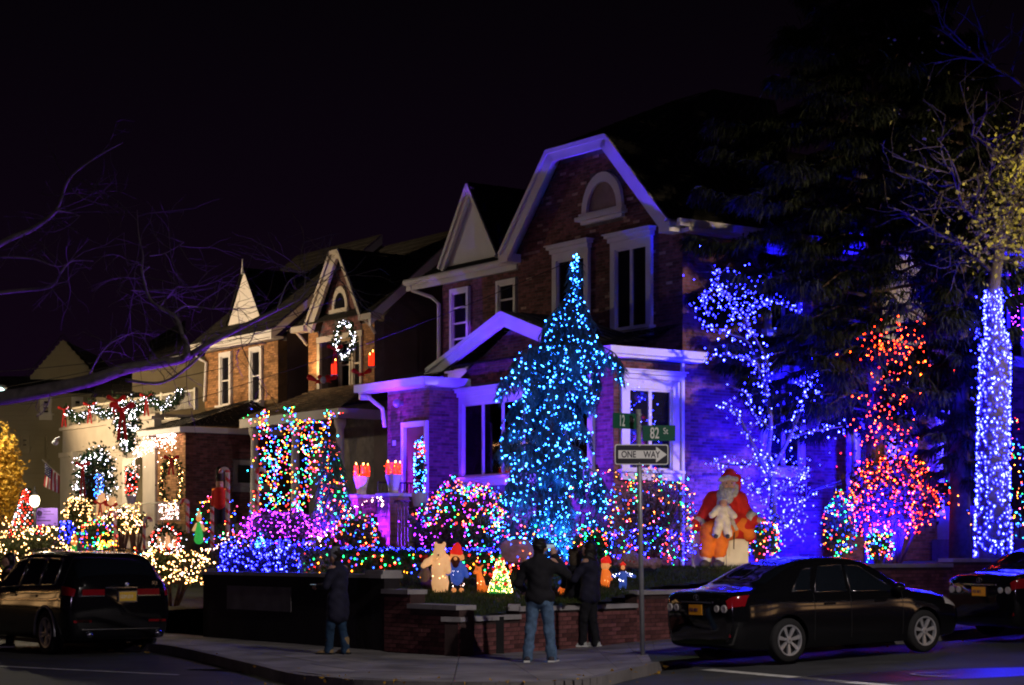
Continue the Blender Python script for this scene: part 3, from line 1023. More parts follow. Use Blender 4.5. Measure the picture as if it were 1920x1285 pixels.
# ------------------------------------------------------------------ the ground
def grid_sheet(name, xs, ys, zf, m, kind='structure', keep=None):
    xs, ys = list(xs), list(ys)
    v = [(x, y, zf(x, y)) for y in ys for x in xs]
    nx = len(xs)
    f = []
    for j in range(len(ys) - 1):
        for i in range(nx - 1):
            if keep and not keep((xs[i] + xs[i + 1]) / 2, (ys[j] + ys[j + 1]) / 2): continue
            a = j * nx + i
            f.append((a, a + 1, a + nx + 1, a + nx))
    return np_mesh(name, v, f, m, kind=kind, smooth=True)


fx = [-900, -400, -150, -70] + list(np.arange(-50, 51, 2.0)) + [70, 150, 400, 900]
fy = [-300, -100, -40] + list(np.arange(-20, 91, 2.0)) + [130, 250, 500, 1200]
grid_sheet('road', fx, fy, lambda x, y: gz(x) - 0.15, M['asphalt'])

# pavement: between the kerb curve and the walls
left_k = [W(-12.95, y, 0)[:2] for y in (60, 30, 12, 3, 0, -2)]
px_k = [(480, 1243), (560, 1262), (640, 1270), (690, 1274), (850, 1278), (1000, 1278), (1090, 1275), (1150, 1263), (1215, 1250)]
mid_k = [tuple(at(px, py, EYE * F / (py - HOR)))[:2] for px, py in px_k]
rd = Vector((math.cos(R(33)), math.sin(R(33)), 0))
kr0 = Vector((2.55, 29.45, 0))
right_k = [tuple(kr0 + rd * t)[:2] for t in (0, 2, 4, 6, 8, 12, 20, 40)]
kerb = [Vector((x, y, 0)) for x, y in left_k + mid_k + right_k]
inn = []
back = [W(-10.6, y, 0)[:2] for y in (60, 30, 12, 3, 0, -2)]
wall_px = [(700, 1222), (861, 1231), (982, 1222), (1134, 1212), (1240, 1197)]


def gnd(px, py):
    Y = 30.0
    for _ in range(30):
        X = (px - 960) / F * Y
        Y = (EYE - gz(X)) * F / (py - HOR)
    return Vector(((px - 960) / F * Y, Y, gz((px - 960) / F * Y)))


wall_base = [gnd(*p) for p in wall_px]
wr0 = wall_base[-1]
sw = MB()
# pavement flags: quads between kerb curve and inner offset, each flag its own slab with a joint
kc = spline(kerb, 6)
inner_line = [Vector(W(-10.7, y, 0)) for y in (60, 30, 12, 3, 0, -5)] + [Vector((wall_base[0].x, wall_base[0].y, 0)), Vector((wall_base[1].x, wall_base[1].y + .1, 0))] + [Vector((p.x, p.y + .15, 0)) for p in wall_base[2:]] + [wr0 + VD * t + Vector((0, .15, 0)) for t in (4, 8, 16, 40)]


def resample(pl, n):
    pl = [Vector((p[0], p[1], 0)) for p in pl]
    d = [0.0]
    for a, b in zip(pl[:-1], pl[1:]): d.append(d[-1] + (b - a).length)
    out = []
    for i in range(n):
        t = d[-1] * i / (n - 1)
        k = max(j for j in range(len(d)) if d[j] <= t + 1e-9)
        k = min(k, len(pl) - 2)
        out.append(pl[k].lerp(pl[k + 1], (t - d[k]) / max(1e-9, d[k + 1] - d[k])))
    return out


# pair the two lines by splitting each at the corner
def corner_split(line, k): return line[:k + 1], line[k:]


ka = [p for p in kc]
kn = min(range(len(ka)), key=lambda i: (ka[i] - Vector((-0.6, 24.2, 0))).length)
n1, n2 = corner_split(ka, kn)
i1, i2 = inner_line[:8], inner_line[7:]
K = resample(n1, 44)[:-1] + resample(n2, 44)
I = resample(i1, 44)[:-1] + resample(i2, 44)
side_walk = thing('pavement', 'grey concrete pavement rounding the street corner in front of the walls', 'pavement')
side_walk['kind'] = 'structure'
flag_me = 0
for i in range(len(K) - 1):
    n = max(1, int((K[i] - I[i]).length / 1.5))
    for j in range(n):
        a0, a1 = j / n + 0.004, (j + 1) / n - 0.004
        q = []
        for (s, t) in ((0.006, a0), (0.994, a0), (0.994, a1), (0.006, a1)):
            p = K[i].lerp(K[i + 1], s).lerp(I[i].lerp(I[i + 1], s), t)
            q.append(Vector((p.x, p.y, gz(p.x) + random.uniform(0, .003))))
        q = [Vector((p.x, p.y, gz(p.x))) for p in q]
        mb = MB()
        mb.hexa([p - Vector((0, 0, .12)) for p in q] + q)
        mb.build('paving_flag', M['concrete'], side_walk)
cm = MB()
for i in range(len(kc) - 1):
    a, b = kc[i], kc[i + 1]
    d = (b - a).normalized()
    n = Vector((-d.y, d.x, 0))
    if (a + n - Vector((-3, 40, 0))).length > (a - n - Vector((-3, 40, 0))).length: n = -n
    p = [a - n * .13, b - n * .13, b + n * .02, a + n * .02]
    cm.hexa([Vector((q.x, q.y, gz(q.x) - .17)) for q in p] + [Vector((q.x, q.y, gz(q.x) + .004)) for q in p])
cm.build('curb', M['curb'], side_walk)
# bed under the flags, so the joints read dark
bed = MB()
for i in range(len(K) - 1):
    q = [K[i], K[i + 1], I[i + 1], I[i]]
    bed.add([Vector((p.x, p.y, gz(p.x) - .03)) for p in q], [(0, 1, 2, 3)])
bed.build('joint_bed', M['patch'], side_walk)

# white lines on the road
pm = MB()


def road_strip(mb, a, b, w):
    a, b = Vector(a), Vector(b)
    n = Vector((-(b - a).y, (b - a).x, 0)).normalized() * w / 2
    k = 6
    for i in range(k):
        p, q = a.lerp(b, i / k), a.lerp(b, (i + 1) / k)
        mb.add([Vector((e.x, e.y, gz(e.x) - .15 + .004)) for e in (p - n, q - n, q + n, p + n)], [(0, 1, 2, 3)])


def rpt(px, py):
    Y = 28.0
    for _ in range(30):
        X = (px - 960) / F * Y
        Y = (EYE + .15 - gz(X)) * F / (py - HOR)
    return Vector((X, Y, 0))


road_strip(pm, rpt(1325, 1256), rpt(1800, 1298), 0.20)
road_strip(pm, rpt(-60, 1247), rpt(335, 1266), 0.09)
pm.build('road_marking', M['paint'], None, kind='structure')
# worn dark tar patch with a man-hole cover on the right
tp = MB()
c = rpt(1745, 1266)
ring = [c + Vector((math.cos(a) * 1.75 * (1 + .12 * math.sin(3 * a)), math.sin(a) * 1.0 * (1 + .1 * math.cos(2 * a)), 0)) for a in np.linspace(0, 2 * math.pi, 28, False)]
tp.add([Vector((p.x, p.y, gz(p.x) - .146)) for p in ring], [tuple(range(28))])
tp.build('tar_patch', M['patch'], None, kind='structure')
mh = thing('manhole_cover', 'round dark iron manhole cover set in the road at the lower right', 'manhole cover', (c.x + .1, c.y, gz(c.x) - .145))
cm2 = MB(); cm2.lathe([(.36, 0), (.36, .006), (.33, .010), (.30, .006)], (c.x + .1, c.y, gz(c.x) - .145), 28); cm2.build('rim', M['steel'], mh)
cm2 = MB(); cm2.lathe([(.295, .001), (.295, .007), (.24, .009), (.1, .007)], (c.x + .1, c.y, gz(c.x) - .145), 28); cm2.build('lid', M['iron'], mh)
tq = [gnd(*p) for p in ((1214, 1226), (1300, 1221), (1312, 1234), (1222, 1242))]
tp = MB(); tp.add([p + ZD * .006 for p in tq], [(0, 1, 2, 3)])
tp.build('tree_pit', M['soil'], None, kind='structure')
# fallen leaves and litter by the kerb
lp = []
for i in range(420):
    t = random.random()
    p = kc[int(t * (len(kc) - 1))]
    lp.append((p.x + random.gauss(0, .35), p.y + random.gauss(-.15, .4), gz(p.x) - .143 + (.15 if random.random() < .3 else 0)))
leaf_mesh('fallen_leaves', M['gold'], None, lp, 0.07, .7, dirs=np.concatenate([RNG.normal(size=(420, 2)), RNG.normal(size=(420, 1)) * .15], 1) / 1.5)

# dark puddles of melt by the left kerb
pd = MB()
c = rpt(452, 1257)
ring = [c + Vector((math.cos(a) * .75 * (1 + .2 * math.sin(3 * a)), math.sin(a) * .30, 0)) for a in np.linspace(0, 2 * math.pi, 20, False)]
pd.add([Vector((p.x, p.y, -.145)) for p in ring], [tuple(range(20))])
M['water'] = mat("puddle_water", (0.01, 0.01, 0.014), 0.04, 0.1, 2.0, spec=0.6)
pd.build('puddle', M['water'], None, kind='structure')

# ------------------------------------------------------------------ garden ground
lx = list(np.arange(-6.5, 22, 0.5)); ly = list(np.arange(29, 47, 0.5))


def inside_lawn(x, y):
    a, b = lot(x, y)
    if a < -10.75 or b > 3.2 or b < -14.5 or a > 30: return False
    if x > wall_base[1].x:
        wl_ = wall_base[1:] + [wr0 + VD * 30]
        return y > float(np.interp(x, [p.x for p in wl_], [p.y for p in wl_])) + .14
    return True


lxx = list(np.arange(-6.6, 22, 0.25)); lyy = list(np.arange(29, 52, 0.25))
grid_sheet('lawn', lxx, lyy, lawn_z, M['soil'], keep=inside_lawn)
gp, gd = [], []
while len(gp) < 26000:
    x, y = random.uniform(-5.5, 5.2), random.uniform(29.3, 38.5)
    if inside_lawn(x, y):
        gp.append((x, y, lawn_z(x, y)))
gd = RNG.normal(size=(len(gp), 3)) * .35 + np.array([0, 0, 1.0])
gd /= np.linalg.norm(gd, axis=1, keepdims=True)
leaf_mesh('grass', M['grass'], None, gp, 0.075, .18, dirs=gd)
# yards of the next houses
yd = MB()
yd.add([W(-10.7, 3.0, .45), W(-10.7, 60, .45), W(2, 60, .85), W(2, 3.0, .85)], [(0, 1, 2, 3)])
yd.build('front_yards', M['soil'], None, kind='structure')

# ------------------------------------------------------------------ retaining walls
dk = thing('retaining_wall', 'tall dark stucco garden wall under the blue lit hedge', 'wall', (wall_base[0].x, wall_base[0].y, 0))
Qw = frame(W(-10.95, 1.1, 0), (-UD), (-VD))
m = MB(); m.qb(Qw, 0, 6.45, -.1, 1.17, -.3, 0); m.build('wall_body', M['stucco'], dk)
m = MB(); m.qb(Qw, 1.0, 3.4, 0.55, .98, 0.002, .02); m.build('inset_panel', M['curb'], dk)
for i in range(5):
    m = MB(); m.qb(Qw, -.04 + i * 1.3, -.04 + (i + 1) * 1.3 - .012, 1.172, 1.235, -.36, .06); m.build('cap_stone', M['stone'], dk)
m = MB(); m.qb(Qw, 5.9, 6.45, 1.236, 1.30, -.33, .03); m.build('cap_stone', M['stone'], dk)
Qs = frame(W(-10.65, 1.1, 0), VD, UD)

bw = thing('retaining_wall', 'low stepped brick garden wall with pale cap stones behind the standing people', 'wall', tuple(wall_base[1]))


def wseg(p, q, z0, ztop, nparts, capn, thick=.28, zone=True):
    p, q = Vector((p.x, p.y, 0)), Vector((q.x, q.y, 0))
    d = (q - p); L = d.length; d.normalize()
    n = Vector((d.y, -d.x, 0))
    Q = frame(Vector((p.x, p.y, z0)), d, n)
    m = MB(); m.qb(Q, 0, L, -.3, ztop - z0 - .075, -thick, 0); m.build('mortar_core', M['wallcore'], bw)
    brickwork(bw, Q, d, L, ztop - z0 - .12, zone=(-.1, L + .1, -1, 3), nparts=nparts)
    for i in range(capn):
        m = MB(); m.qb(Q, L * i / capn - (.03 if i == 0 else 0), L * (i + 1) / capn - .01, ztop - z0 - .073, ztop - z0, -thick - .05, .05)
        m.build('cap_stone', M['stone'], bw)
    return Q, L


a0 = Vector(W(-10.95, -5.35, 0)); a1 = Vector(W(-10.95, -6.15, 0))
wm = wall_base[1] + (wall_base[0] - wall_base[1]) * .0
pA = Vector(W(-10.95, -5.36, 0)); pB = pA.lerp(wall_base[1], .36); pC = wall_base[1]; pD = wall_base[2]
pE = wall_base[3].lerp(wall_base[4], .55); pF = wall_base[4]
wseg(pA, pB, 0, 1.00, 40, 1)
wseg(pB, pC, 0, 0.78, 70, 2)
pc2 = pC.lerp(pD, .93)
wseg(pC, pc2, 0, 0.60, 70, 2)
wseg(pc2, pE, 0, 0.72, 90, 3)
wseg(pE, wr0 + VD * 4.2, .05, 0.94, 30, 4)
wseg(wr0 + VD * 4.2, wr0 + VD * 7.5, .16, 1.37, 0, 3)
wseg(wr0 + VD * 7.5, wr0 + VD * 16, .4, 1.47, 0, 6)
pb = MB(); pb.box((pc2.x - .08, pc2.y + .12, .71), (.2, .3, .10)); pb.build('cap_stone', M['stone'], bw)
pb = MB(); pdp = pC.lerp(pD, .62); pb.box((pdp.x, pdp.y - .06, .29), (.13, .08, .58)); pb.build('downpipe', M['rubber'], bw)

# ------------------------------------------------------------------ corner house
FN, SN = -VD, -UD                      # outward normals: street front, side street
h1 = thing('corner_house', 'brick corner house with clipped gable and white trim lit purple and blue', 'house', W(0, 0, 1.2), AA)
GR = 1.0
Qf = frame(W(0, 0, GR), UD, FN)        # main gable front, a = y
Qsd = frame(W(0, 0, GR), VD, SN)       # side wall, a = x
Qr = frame(W(.6, 0, GR), UD, FN)       # recessed left front
XS, XV = -1.92, -2.82
Qsf = frame(W(XS, 0, GR), UD, FN)      # sun room front
Qss = frame(W(XS, 0, GR), VD, SN)      # sun room side, a = x - XS
Qvf = frame(W(XV, 0, GR), UD, FN)      # vestibule front
Qvs = frame(W(XV, 5.72, GR), VD, SN)   # vestibule side
zz = lambda z: z - GR


def wall_poly(name, pts, vec, m='mortar', parent=None):
    mb = MB(); mb.prism(pts, vec); return mb.build(name, M[m], parent or h1)


LX = 5.0
wall_poly('wall', [W(0, 0, GR), W(0, 6.1, GR), W(0, 6.1, 8.9), W(0, 4.33, 10.85), W(0, 2.2, 10.85), W(0, 0.0, 8.62)], VD * .3)
wall_poly('wall', [W(.6, 6.1, GR), W(.6, 10.3, GR), W(.6, 10.3, 8.72), W(.6, 6.1, 8.72)], VD * .3)
wall_poly('wall', [W(.302, 0, GR), W(LX, 0, GR), W(LX, 0, 8.62), W(.302, 0, 8.62)], UD * .3)
wall_poly('wall', [W(.902, 10.3, GR), W(LX, 10.3, GR), W(LX, 10.3, 8.7), W(4.2, 10.3, 11.2), W(.902, 10.3, 8.7)], -UD * .3, 'darkwall')
wall_poly('wall', [W(XS, .0, GR), W(XS, 5.72, GR), W(XS, 5.72, 5.72), W(XS, 3.58, 6.72), W(XS, 1.4, 5.72), W(XS, 0, 5.72)], VD * .25)
wall_poly('wall', [W(XS + .252, 0, GR), W(-.002, 0, GR), W(-.002, 0, 5.72), W(XS + .252, 0, 5.72)], UD * .25)
wall_poly('wall', [W(XV, 5.72, GR), W(XV, 7.54, GR), W(XV, 7.54, 5.45), W(XV, 5.72, 5.45)], VD * .25)
wall_poly('wall', [W(XV + .252, 5.72, GR), W(XS + .3, 5.72, GR), W(XS + .3, 5.72, 5.45), W(XV + .252, 5.72, 5.45)], UD * .25)
wall_poly('wall', [W(XV + .252, 7.54, GR), W(.59, 7.54, GR), W(.59, 7.54, 5.5), W(XV + .252, 7.54, 5.5)], -UD * .25, 'darkwall')

# windows and their holes in the brickwork
wins_f = [(3.23, 4.62, zz(6.72), zz(8.62)), (.98, 2.42, zz(6.62), zz(8.60))]
wins_r = [(9.0, 9.86, zz(6.3), zz(8.42)), (6.93, 7.78, zz(6.3), zz(8.40))]
win_s = (XS, 0)
gab = lambda a, b: (b + GR < 8.55) or ((b + GR) < 8.62 + (a - 0.0) * 1.013 and (b + GR) < 8.9 + (6.1 - a) * 1.10 and b + GR < 10.72)
arch_hole = [(2.02, 3.46, zz(9.35), zz(10.02)), (2.2, 3.28, zz(10.0), zz(10.26))]
brickwork(h1, frame(W(0, 0, 5.9), UD, FN), UD, 6.1, 5.0, [(h[0] + .02, h[1] - .02, h[2] + GR - 5.9 - .2, h[3] + GR - 5.9 + .05) for h in wins_f + arch_hole], zone=(0.0, 2.6, 2.8, 4.6), nparts=130, pale=.05, clip=lambda a, b: gab(a, b + 5.9 - GR))
brickwork(h1, frame(W(.6, 6.1, 6.0), UD, FN), UD, 4.2, 2.6, [(h[0] - 6.1, h[1] - 6.1, h[2] + GR - 6.0, h[3] + GR - 6.0) for h in wins_r])
brickwork(h1, frame(W(0, 0, 1.3), VD, SN), VD, 5.0, 7.25, [(2.3, 3.6, 2.2, 4.3), (2.4, 3.5, 5.3, 7.1)])
brickwork(h1, frame(W(XS, 0, 1.3), UD, FN), UD, 5.72, 5.3, [(.68, 5.7, 1.7, 4.15)], clip=lambda a, b: b + 1.3 < 5.66 or (b + 1.3 < 6.68 - abs(a - 3.58) * .46))
brickwork(h1, frame(W(XS, 0, 1.3), VD, SN), VD, 1.9, 4.35, [(.18, 1.74, 1.85, 4.15)])
Qv2 = frame(W(XV, 5.72, 1.3), UD, FN)
brickwork(h1, Qv2, UD, 1.82, 4.1, [(.12, .99, .9, 3.36)], zone=(0.9, 1.85, 1.5, 4.1), nparts=170)
brickwork(h1, frame(W(XV, 5.72, 1.3), VD, SN), VD, .9, 4.1)

for h in wins_f: window(h1, Qf, *h, cas=.17, cols=2, rows=1)
for h in wins_r: window(h1, Qr, *h, cas=.10, cols=1, rows=5, head=False)
Qsw = Qss
window(h1, Qss, .16, 1.76, zz(3.35), zz(5.28), cas=.2, cols=2, rows=1)
window(h1, Qsf, .62, 5.72, zz(3.35), zz(5.22), cas=.17, cols=6, rows=1, curtain=True)
window(h1, Qsd, 2.3, 3.6, zz(3.5), zz(5.6), cas=.14, cols=2, rows=1)
window(h1, Qsd, 2.4, 3.5, zz(6.6), zz(8.3), cas=.14, cols=2, rows=2)

# half round attic window
mb = MB()
cy0, cz0, ro, ri = 2.74, 9.42, .74, .55
nseg = 14
for i in range(nseg):
    a, b = math.pi * i / nseg, math.pi * (i + 1) / nseg
    P = lambda r, t, d: W(-d, cy0 + math.cos(t) * r, cz0 + math.sin(t) * r * 1.16)
    mb.hexa([P(ri, a, -.08), P(ro, a, -.08), P(ro, a, .09), P(ri, a, .09), P(ri, b, -.08), P(ro, b, -.08), P(ro, b, .09), P(ri, b, .09)])
mb.qb(Qf, cy0 - .86, cy0 + .86, zz(9.24), zz(9.33), -.05, .20)
mb.qb(Qf, cy0 - .80, cy0 + .80, zz(9.332), zz(9.41), -.05, .13)
mb.qb(Qf, cy0 - .76, cy0 + .76, zz(9.16), zz(9.238), -.05, .10)
aw = mb.build('arched_window', M['white'], h1)
mb = MB()
mb.prism([W(-.012, cy0 + math.cos(math.pi * i / 16) * .56, cz0 + math.sin(math.pi * i / 16) * .56 * 1.16) for i in range(17)], -VD * .01)
mb.build('pane', M['curtain'], aw)

# white rakes, eaves, gutters


def rake(pts, w, d, parent, name='fascia', m='white', nrm=FN, thick=.10):
    """moulded board following pts (lot front points as world), width w down, projecting d with a soffit"""
    mb = MB()
    for p, q in zip(pts[:-1], pts[1:]):
        p, q = Vector(p), Vector(q)
        t = (q - p).normalized()
        dn = t.cross(nrm).normalized()
        if dn.z > 0: dn = -dn
        mb.hexa([p + nrm * (d - thick), q + nrm * (d - thick), q + nrm * d, p + nrm * d, p + nrm * (d - thick) + dn * w, q + nrm * (d - thick) + dn * w, q + nrm * d + dn * w, p + nrm * d + dn * w])
        mb.hexa([p + dn * .02, q + dn * .02, q + dn * .06, p + dn * .06, p + dn * .02 + nrm * (d - thick - .001), q + dn * .02 + nrm * (d - thick - .001), q + dn * .06 + nrm * (d - thick - .001), p + dn * .06 + nrm * (d - thick - .001)])
        mb.hexa([p + nrm * (d + .001) + dn * -.03, q + nrm * (d + .001) + dn * -.03, q + nrm * (d + .05) + dn * -.03, p + nrm * (d + .05) + dn * -.03, p + nrm * (d + .001) + dn * .07, q + nrm * (d + .001) + dn * .07, q + nrm * (d + .05) + dn * .07, p + nrm * (d + .05) + dn * .07])
    return mb.build(name, M[m], parent)


rake([W(0, 6.28, 8.82), W(0, 4.37, 10.98)], .34, .42, h1)
rake([W(0, 4.37, 10.98), W(0, 2.17, 10.98)], .26, .42, h1)
rake([W(0, 2.17, 10.98), W(0, .02, 8.78)], .30, .42, h1)
mb = MB(); mb.lbox(-.43, -.02, 5.95, 6.32, 8.60, 8.80); mb.lbox(-.43, -.02, -.06, .30, 8.52, 8.74); mb.build('eave_return', M['white'], h1)
mb = MB(); mb.lbox(-.1, 5.2, -.34, -.012, 8.52, 8.60); mb.lbox(-.42, 5.2, -.40, -.30, 8.602, 8.76); mb.build('side_eave', M['white'], h1)
mb = MB(); mb.lbox(.1, .58, 6.3, 11.3, 8.60, 8.66); mb.tube([W(.08, 6.3, 8.72), W(.08, 11.32, 8.72)], .085, 8); mb.lbox(.1, .16, 6.3, 11.3, 8.5, 8.63); mb.build('gutter', M['white'], h1, smooth=False)
mb = MB(); mb.tube([W(.1, 11.1, 8.66), W(.14, 11.05, 8.5), W(.45, 10.6, 8.3), W(.52, 10.36, 8.1), W(.52, 10.36, 6.0)], .05, 8); mb.build('downspout', M['white'], h1)
mb = MB(); mb.tube([W(-.06, -.06, 5.7), W(-.06, -.06, 1.3)], .05, 8); mb.build('downspout', M['white'], h1)
# dormer triangle
wall_poly('dormer_face', [W(.40, 7.45, 9.0), W(.40, 9.9, 9.0), W(.40, 8.65, 10.82)], VD * .1, 'white')
rake([W(.4, 9.97, 8.96), W(.4, 8.65, 10.95)], .20, .14, h1, 'dormer_fascia')
rake([W(.4, 8.65, 10.95), W(.4, 7.36, 8.98)], .09, .14, h1, 'dormer_fascia')
# roofs
mb = MB()
courses(mb, W(-.4, 6.3, 8.86), W(-.4, 4.37, 11.02), W(4.5, 4.37, 11.02), W(4.5, 6.3, 8.86), 1, .01)
mb.f.clear(); mb.v.clear(); mb.m.clear()
courses(mb, W(.1, 6.1, 8.76), W(.1, 10.75, 8.76), W(5.2, 10.75, 12.0), W(5.2, 6.1, 12.0), 22)
courses(mb, W(-.42, .0, 8.8), W(5.2, .0, 8.8), W(5.2, 2.17, 11.02), W(-.42, 2.17, 11.02), 12)
courses(mb, W(5.5, 6.32, 8.84), W(-.42, 6.32, 8.84), W(-.42, 4.37, 11.02), W(5.5, 4.37, 11.02), 12)
courses(mb, W(-.42, 4.37, 11.02), W(-.42, 2.17, 11.02), W(3.2, 2.6, 12.6), W(3.2, 3.9, 12.6), 10)
courses(mb, W(-.42, 2.17, 11.02), W(5.2, 2.17, 11.02), W(5.2, 2.6, 12.6), W(3.2, 2.6, 12.6), 8)
courses(mb, W(3.2, 3.9, 12.6), W(-.42, 4.37, 11.02), W(-.42, 4.37, 11.02), W(5.2, 3.9, 12.6), 2)
courses(mb, W(.42, 9.95, 9.0), W(.3, 8.65, 10.98), W(4.0, 8.65, 10.98), W(2.0, 9.95, 9.0), 1, .01)
courses(mb, W(.26, 7.34, 9.02), W(.26, 8.65, 11.0), W(4.0, 8.65, 11.0), W(1.2, 7.34, 9.4), 8)
courses(mb, W(.26, 9.97, 9.02), W(.26, 8.65, 11.0), W(4.0, 8.65, 11.0), W(1.2, 9.97, 9.4), 8)
# sun-room roof
courses(mb, W(XS - .36, -.3, 5.92), W(XS - .36, 5.8, 5.92), W(0, 5.8, 6.55), W(0, -.0, 6.55), 10)
courses(mb, W(XS - .36, .5, 5.96), W(XS - .36, 3.58, 7.02), W(-.1, 3.58, 7.02), W(-.6, .5, 6.2), 8)
courses(mb, W(XS - .36, 6.66, 5.96), W(XS - .36, 3.58, 7.02), W(-.1, 3.58, 7.02), W(-.6, 6.66, 6.2), 8)
courses(mb, W(XV - .4, 5.5, 5.62), W(XV - .4, 8.4, 5.62), W(.6, 8.4, 6.5), W(.6, 5.5, 6.5), 12)
mb.build('roof', M['shingle'], h1)
# pediment fascia
rake([W(XS, 6.66, 5.93), W(XS, 3.58, 6.99)], .28, .36, h1)
rake([W(XS, 3.58, 6.99), W(XS, .5, 5.93)], .28, .36, h1)
mb = MB(); mb.lbox(XS - .37, XS - .02, .38, .75, 5.68, 5.88); mb.lbox(XS - .37, XS - .02, 6.42, 6.76, 5.68, 5.86); mb.build('eave_return', M['white'], h1)
mb = MB(); mb.lbox(XS - .3, .35, -.30, -.02, 5.70, 5.76); mb.lbox(XS - .38, .38, -.38, -.26, 5.762, 5.92); mb.lbox(XS - .38, XS - .26, -.25, .5, 5.762, 5.92); mb.build('side_eave', M['white'], h1)
# vestibule cornice
mb = MB()
mb.lbox(XV - .42, XV - .30, 5.42, 8.42, 5.46, 5.64); mb.lbox(XV - .30, XV - .01, 5.42, 8.42, 5.44, 5.50); mb.lbox(XV - .40, XS + .2, 5.32, 5.415, 5.46, 5.64); mb.lbox(XV - .3, XS + .1, 5.42, 5.70, 5.44, 5.50)
mb.build('cornice', M['white'], h1)
mb = MB(); mb.tube([W(XV - .3, 8.35, 5.36), W(XV - .02, 8.3, 5.36)], .08, 8); mb.tube([W(XV - .15, 8.2, 5.36), W(XV - .1, 7.95, 5.2), W(XV - .05, 7.7, 5.05), W(XV - .05, 7.6, 4.6)], .05, 8); mb.build('downspout', M['white'], h1)
# door
Qd = frame(W(XV, 5.72, 0), UD, FN)
mb = MB(); mb.qb(Qd, .98, 1.10, 2.2, 4.66, -.02, .09); mb.qb(Qd, .10, .978, 4.54, 4.66, -.02, .09); mb.qb(Qd, .02, .10, 2.2, 4.66, -.02, .09)
dr = mb.build('door_frame', M['white'], h1)
one(lambda k: (k.qb(Qd, .102, .976, 2.2, 4.535, -.06, .012)), 'door_leaf', M['door'], dr)
one(lambda k: (k.qb(Qd, .2, .5, 2.4, 3.3, .013, .03), k.qb(Qd, .58, .88, 2.4, 3.3, .013, .03), k.qb(Qd, .2, .88, 3.5, 4.3, .013, .03)), 'door_panels', M['door'], dr)
one(lambda k: k.qb(Qd, 1.44, 1.56, 4.14, 4.26, .01, .03), 'house_number', M['white'], h1)
one(lambda k: (k.ball(Qd(1.15, 5.12, .16), .10, 12), k.tube([Qd(1.15, 5.12, .0), Qd(1.15, 5.12, .12)], .05, 8)), 'dome_light', M['steel'], h1, True)
# steps, piers and railings of the vestibule
mb = MB()
for i in range(7):
    mb.lbox(XV - 1.0 - .32 * (i + 1), XV - 1.0 - .32 * i + .001 * i, 5.66, 6.5, .9, 2.28 - .19 * i - .004 * i)
mb.lbox(XV - 1.0, XV - .01, 5.4, 7.2, .9, 2.46)
st = mb.build('front_steps', M['mortar'], h1)
for i in range(7):
    Qt = frame(W(XV - 1.0 - .32 * (i + 1), 5.66, 2.09 - .19 * i), UD, FN)
    mb2 = MB()
    for k in range(4): mb2.qb(Qt, .01 + k * .179, .165 + k * .179, .0, .17, 0.001, .012)
    mb2.build('riser_bricks', M['brick'], st, kind='stuff')
for nm, y in (('pier', 5.38), ('pier', 6.78)):
    mb = MB(); mb.lbox(XV - 1.45, XV - .95, y - .25, y + .25, .9, 2.86)
    p = mb.build('stair_pier', M['mortar'], h1)
    mb = MB()
    for dn, dd, o in ((FN, UD, W(XV - 1.45, y - .25, .95)), (SN, VD, W(XV - 1.45, y - .25, .95))):
        Qp = frame(o, dd, dn)
        for j in range(27):
            for k in range(3):
                a = k * .22 - (.11 if j % 2 else 0)
                mb.qb(Qp, max(0, a), min(.5, a + .205), j * .07, j * .07 + .058, 0.001, .012)
    mb.build('pier_bricks', M['brick'], p, kind='stuff')
    mb = MB(); mb.lbox(XV - 1.5, XV - .9, y - .3, y + .3, 2.862, 2.93); mb.build('pier_cap', M['stone'], p)
mb = MB()
for i in range(14):
    x = XV - 1.2 + i * .09
    mb.tube([W(x, 6.05, 2.46), W(x, 6.05, 3.2)], .012, 5)
mb.tube([W(XV - 1.2, 6.05, 3.2), W(XV, 6.05, 3.2)], .02, 5); mb.tube([W(XV - 1.2, 6.05, 2.62), W(XV, 6.05, 2.62)], .014, 5)
for i in range(9):
    y = 4.6 + i * .14
    mb.tube([W(XV - 1.3, y, 1.5), W(XV - 1.3, y, 2.75)], .012, 5)
mb.tube([W(XV - 1.3, 4.5, 2.75), W(XV - 1.3, 6.05, 2.75)], .02, 5)
mb.build('stair_railing', M['iron'], h1)

# ------------------------------------------------------------------ middle house (steep A gable)
h2 = thing('gabled_house', 'dark brick house with steep narrow front gable and a wreath in its lit window', 'house', W(0, 14.5, .6), AA)
wall_poly('wall', [W(0, 12.72, .6), W(0, 13.35, .6), W(0, 13.35, 7.85), W(0, 12.72, 7.85)], VD * .3, 'mortar', h2)
wall_poly('wall', [W(0, 15.72, .6), W(0, 16.3, .6), W(0, 16.3, 7.85), W(0, 15.72, 7.85)], VD * .3, 'mortar', h2)
wall_poly('wall', [W(.0, 13.352, 7.62), W(.0, 15.718, 7.62), W(0, 14.75, 9.6), W(0, 14.2, 9.6)], VD * .3, 'mortar', h2)
wall_poly('wall', [W(.002, 13.352, .6), W(.002, 15.718, .6), W(.002, 15.718, 6.2), W(.002, 13.352, 6.2)], VD * .3, 'mortar', h2)
wall_poly('wall', [W(.302, 12.72, .6), W(9, 12.72, .6), W(9, 12.72, 7.9), W(2.7, 12.72, 10.5), W(.302, 12.72, 8.0)], UD * .3, 'darkwall', h2)
wall_poly('wall', [W(.302, 16.3, .6), W(9, 16.3, .6), W(9, 16.3, 7.9), W(.302, 16.3, 7.9)], -UD * .3, 'darkwall', h2)
bk2 = lambda y0, y1, z0, z1, **k: brickwork(h2, frame(W(0, y0, z0), UD, FN), UD, y1 - y0, z1 - z0, m='tanbrick', **k)
bk2(15.74, 16.3, 6.2, 7.85, zone=(-1, 2, -1, 3), nparts=80)
bk2(12.72, 13.33, 6.2, 7.85)
